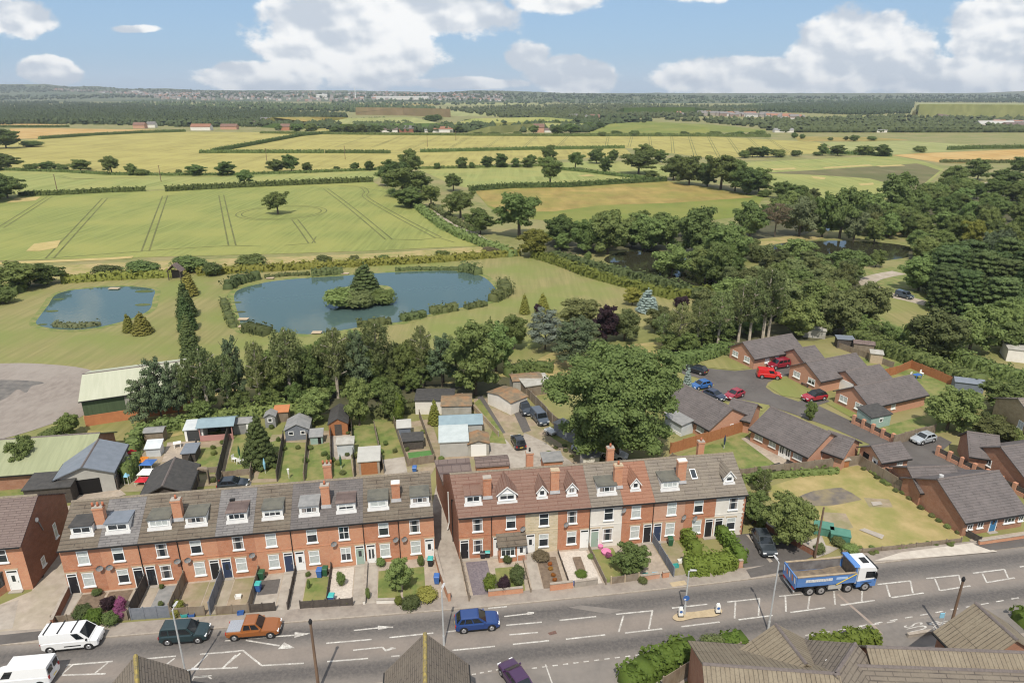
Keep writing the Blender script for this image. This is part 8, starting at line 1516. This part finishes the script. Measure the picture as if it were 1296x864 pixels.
for u,v,lb in ((1041,674,'green steel container nearer the timber pole'),(1062,683,'green steel container nearer the lot edge')):
    o=thing('steel_container',lb,'container',P(u,v),-.35); m_=MB(); m_.box(-1.0,1.0,-.7,.7,.08,1.0,K['container']); m_.build('body',o); m_=MB(); m_.box(-1.05,1.05,-.75,.75,1.002,1.1,K['container']); m_.build('lid',o)
    for x in (-.9,-.3,.3,.9): m_=MB(); m_.box(x-.04,x+.04,-.73,-.702,.1,.95,K['container']); m_.build('side_rib',o)
o=thing('garden_shelter','little brown pitched roof shelter at the head of the conifer row','shelter',P(224,353)); m_=MB(); m_.yprism([(-2.0,2.2),(-2.0,2.35),(0,4.3),(2,2.35),(2,2.2),(0,4.1)],-1.4,1.4,K['tplum']); m_.build('roof',o)
for x in (-1.6,1.6):
    for y in (-1.1,1.1): m_=MB(); m_.box(x-.1,x+.1,y-.1,y+.1,0,2.35,K['wooddark']); m_.build('post',o)
m_=MB(); m_.box(-1.5,1.5,1.0,1.05,.0,2.2,K['wooddark']); m_.build('back_panel',o)
for u,v,l,lb in ((145,366,2.6,'pale jetty stone on the far edge of the small pond'),(308,405,2.2,'white fishing platform first along the large pond end'),(309,414,2.2,'white fishing platform second along the large pond end'),(342,353,2,'pale fishing stage on the far bank of the large pond'),(437,347,2,'pale fishing stage beside the far reed bed'),(401,422,2,'white fishing stage under the birches')):
    o=thing('fishing_platform',lb,'platform',P(u,v)); m_=MB(); m_.box(-l/2,l/2,-.7,.7,.22,.34,K['stonelintel']); m_.build('deck',o)
    for x in (-l/2+.2,l/2-.2): m_=MB(); m_.tube((x,0,-.1),(x,0,.215),.08,.08,6,K['wooddark']); m_.build('post',o)
# ---------------------------------------------------------------- street furniture
def lamp(label,u,vt,x=None,z=None,h=8.0,base=None,arm=.9,az=0):
    p=base; o=thing('street_lamp',label,'street lamp',p,az); m=MB(); m.tube((0,0,0),(0,0,1.1),.11,.10,8,K['galv']); m.tube((0,0,1.1),(0,0,h),.078,.06,8,K['galv']); m.build('pole',o)
    m=MB(); m.tube((0,0,h),(arm*.5,0,h+.08),.035,.03,6,K['galv']); m.build('arm',o); m=MB(); m.ring([[(arm*.35,-.10,h+.05),(arm*.35+.6,-.08,h+.07),(arm*.35+.6,.08,h+.07),(arm*.35,.10,h+.05)],[(arm*.35,-.12,h+.14),(arm*.35+.6,-.09,h+.13),(arm*.35+.6,.09,h+.13),(arm*.35,.12,h+.14)]],K['leadw']); m.build('lamp_head',o); return o
def at_top(u,vt,h):  # where a pole of height h stands so that its head shows at (u,vt)
    p=P(u,vt,h); return Vector((p.x,p.y,.05))
lamp('tall thin street lamp before the dark teal people carrier',0,0,h=7.6,base=at_top(218,771,7.7),az=HP); lamp('slim street lamp on the pavement near the deep blue car',0,0,h=6.0,base=at_top(559,748,6.0),az=HP*.9); lamp('street lamp whose foot hides behind the gable wing',0,0,h=7.6,base=at_top(986,711,7.7),az=HP*1.1)
o=lamp('short lamp post standing on the traffic island',0,0,h=5.0,base=P(866,778)+Vector((0,0,.1)),arm=.3); m_=MB(); m_.tube((0,-.10,2.0),(0,-.13,2.0),.30,.30,16,K['bin_blue']); m_.build('round_blue_sign',o); m_=MB(); m_.poly([(-.16,-.135,1.93),(-.04,-.135,1.82),(.0,-.135,1.86),(-.1,-.135,1.97)],K['white']); m_.poly([(-.2,-.135,1.98),(-.19,-.135,1.8),(-.02,-.135,1.8)],K['white']); m_.build('arrow_symbol',o)
lamp('small lamp post at the bottom edge below the lichen roof',0,0,h=4.5,base=at_top(238,848,4.5),arm=.8)
sheet('traffic_island',cat_rom(pl([(851,783),(858,777),(880,775),(908,771),(914,775),(905,781),(880,783),(860,787)]),4,True),K['tan'],.15)
for u,v,lb in ((861,780.5,'white illuminated bollard by the island lamp post'),(908,776,'white illuminated bollard at the far island end')):
    o=thing('traffic_bollard',lb,'bollard',P(u,v)+Vector((0,0,.12))); m_=MB(); m_.box(-.26,.26,-.2,.2,0,.12,K['black']); m_.build('base',o); m_=MB(); m_.ring([[(-.2,-.14,.12),(.2,-.14,.12),(.2,.14,.12),(-.2,.14,.12)],[(-.2,-.14,.85),(.2,-.14,.85),(.2,.14,.85),(-.2,.14,.85)],[(-.12,-.1,1.05),(.12,-.1,1.05),(.12,.1,1.05),(-.12,.1,1.05)]],K['white']); m_.build('shell',o)
    m_=MB(); m_.tube((0,-.142,.62),(0,-.15,.62),.15,.15,14,K['bin_blue']); m_.build('round_blue_sign',o)
def pole(label,h,base,r=.14,cap=True,name='timber_pole',arms=0):
    o=thing(name,label,'pole',base); m=MB(); m.tube((0,0,-.2),(0,0,h),r,r*.7,9,K['woodpole']); m.build('pole',o)
    if cap: m=MB(); m.tube((0,0,h),(0,0,h+.22),r*.95,r*1.15,9,K['black']); m.tube((0,0,h+.22),(0,0,h+.42),r*1.15,r*.5,9,K['black']); m.build('insulator_cap',o)
    for i in range(arms): m=MB(); m.box(-.8,.8,-.05,.05,h-.5-i*.4,h-.38-i*.4,K['woodpole']); m.build('cross_arm',o)
    return o
pole('brown timber pole beside the near road edge left of the lichen roof',7.0,at_top(393,789,7.0)); pole('timber pole beside the bus lay-by',6.6,at_top(1219,734,6.7)); pole('timber pole at the drive wall behind the lorry',6.4,P(1031,706),.13,False)
for u,vb,h,lb in ((204,230,9,'field power pole standing past the lone hedge trees'),(73,244,9,'field power pole at the tramline field hedge'),(338,206,10,'far power pole in the yellow barley'),(437,202,10,'far power pole beyond the barley hedge'),(541,186,10,'power pole far up the barley'),(577,178,10,'farthest power pole in the barley')):
    p=P(u,vb); pole(lb,h,p,.2,False,'power_pole',1)
m=mat('overhead_wire',(.05,.05,.05)); 
o=thing('bus_stop_sign','bus stop pole with a pale blue flag beside the road lettering','sign',P(1189,804)+Vector((0,0,.05))); m_=MB(); m_.tube((0,0,0),(0,0,2.6),.04,.04,7,K['galv']); m_.build('pole',o); m_=MB(); m_.box(-.45,-.05,-.03,.03,2.0,2.55,K['cyan']); m_.build('flag',o)
# bus sign and hedge tops near the lay-by, kerbstone
wall('kerbed shelter wall of the bus stop',[(1148,806),(1180,801)],.35,'conc'); 
S.render.engine='CYCLES'
dups=[k for k,v in LABELS.items() if len(v)>1 and len({g for _,g in v})>1]
if dups: print('DUP LABELS',dups)
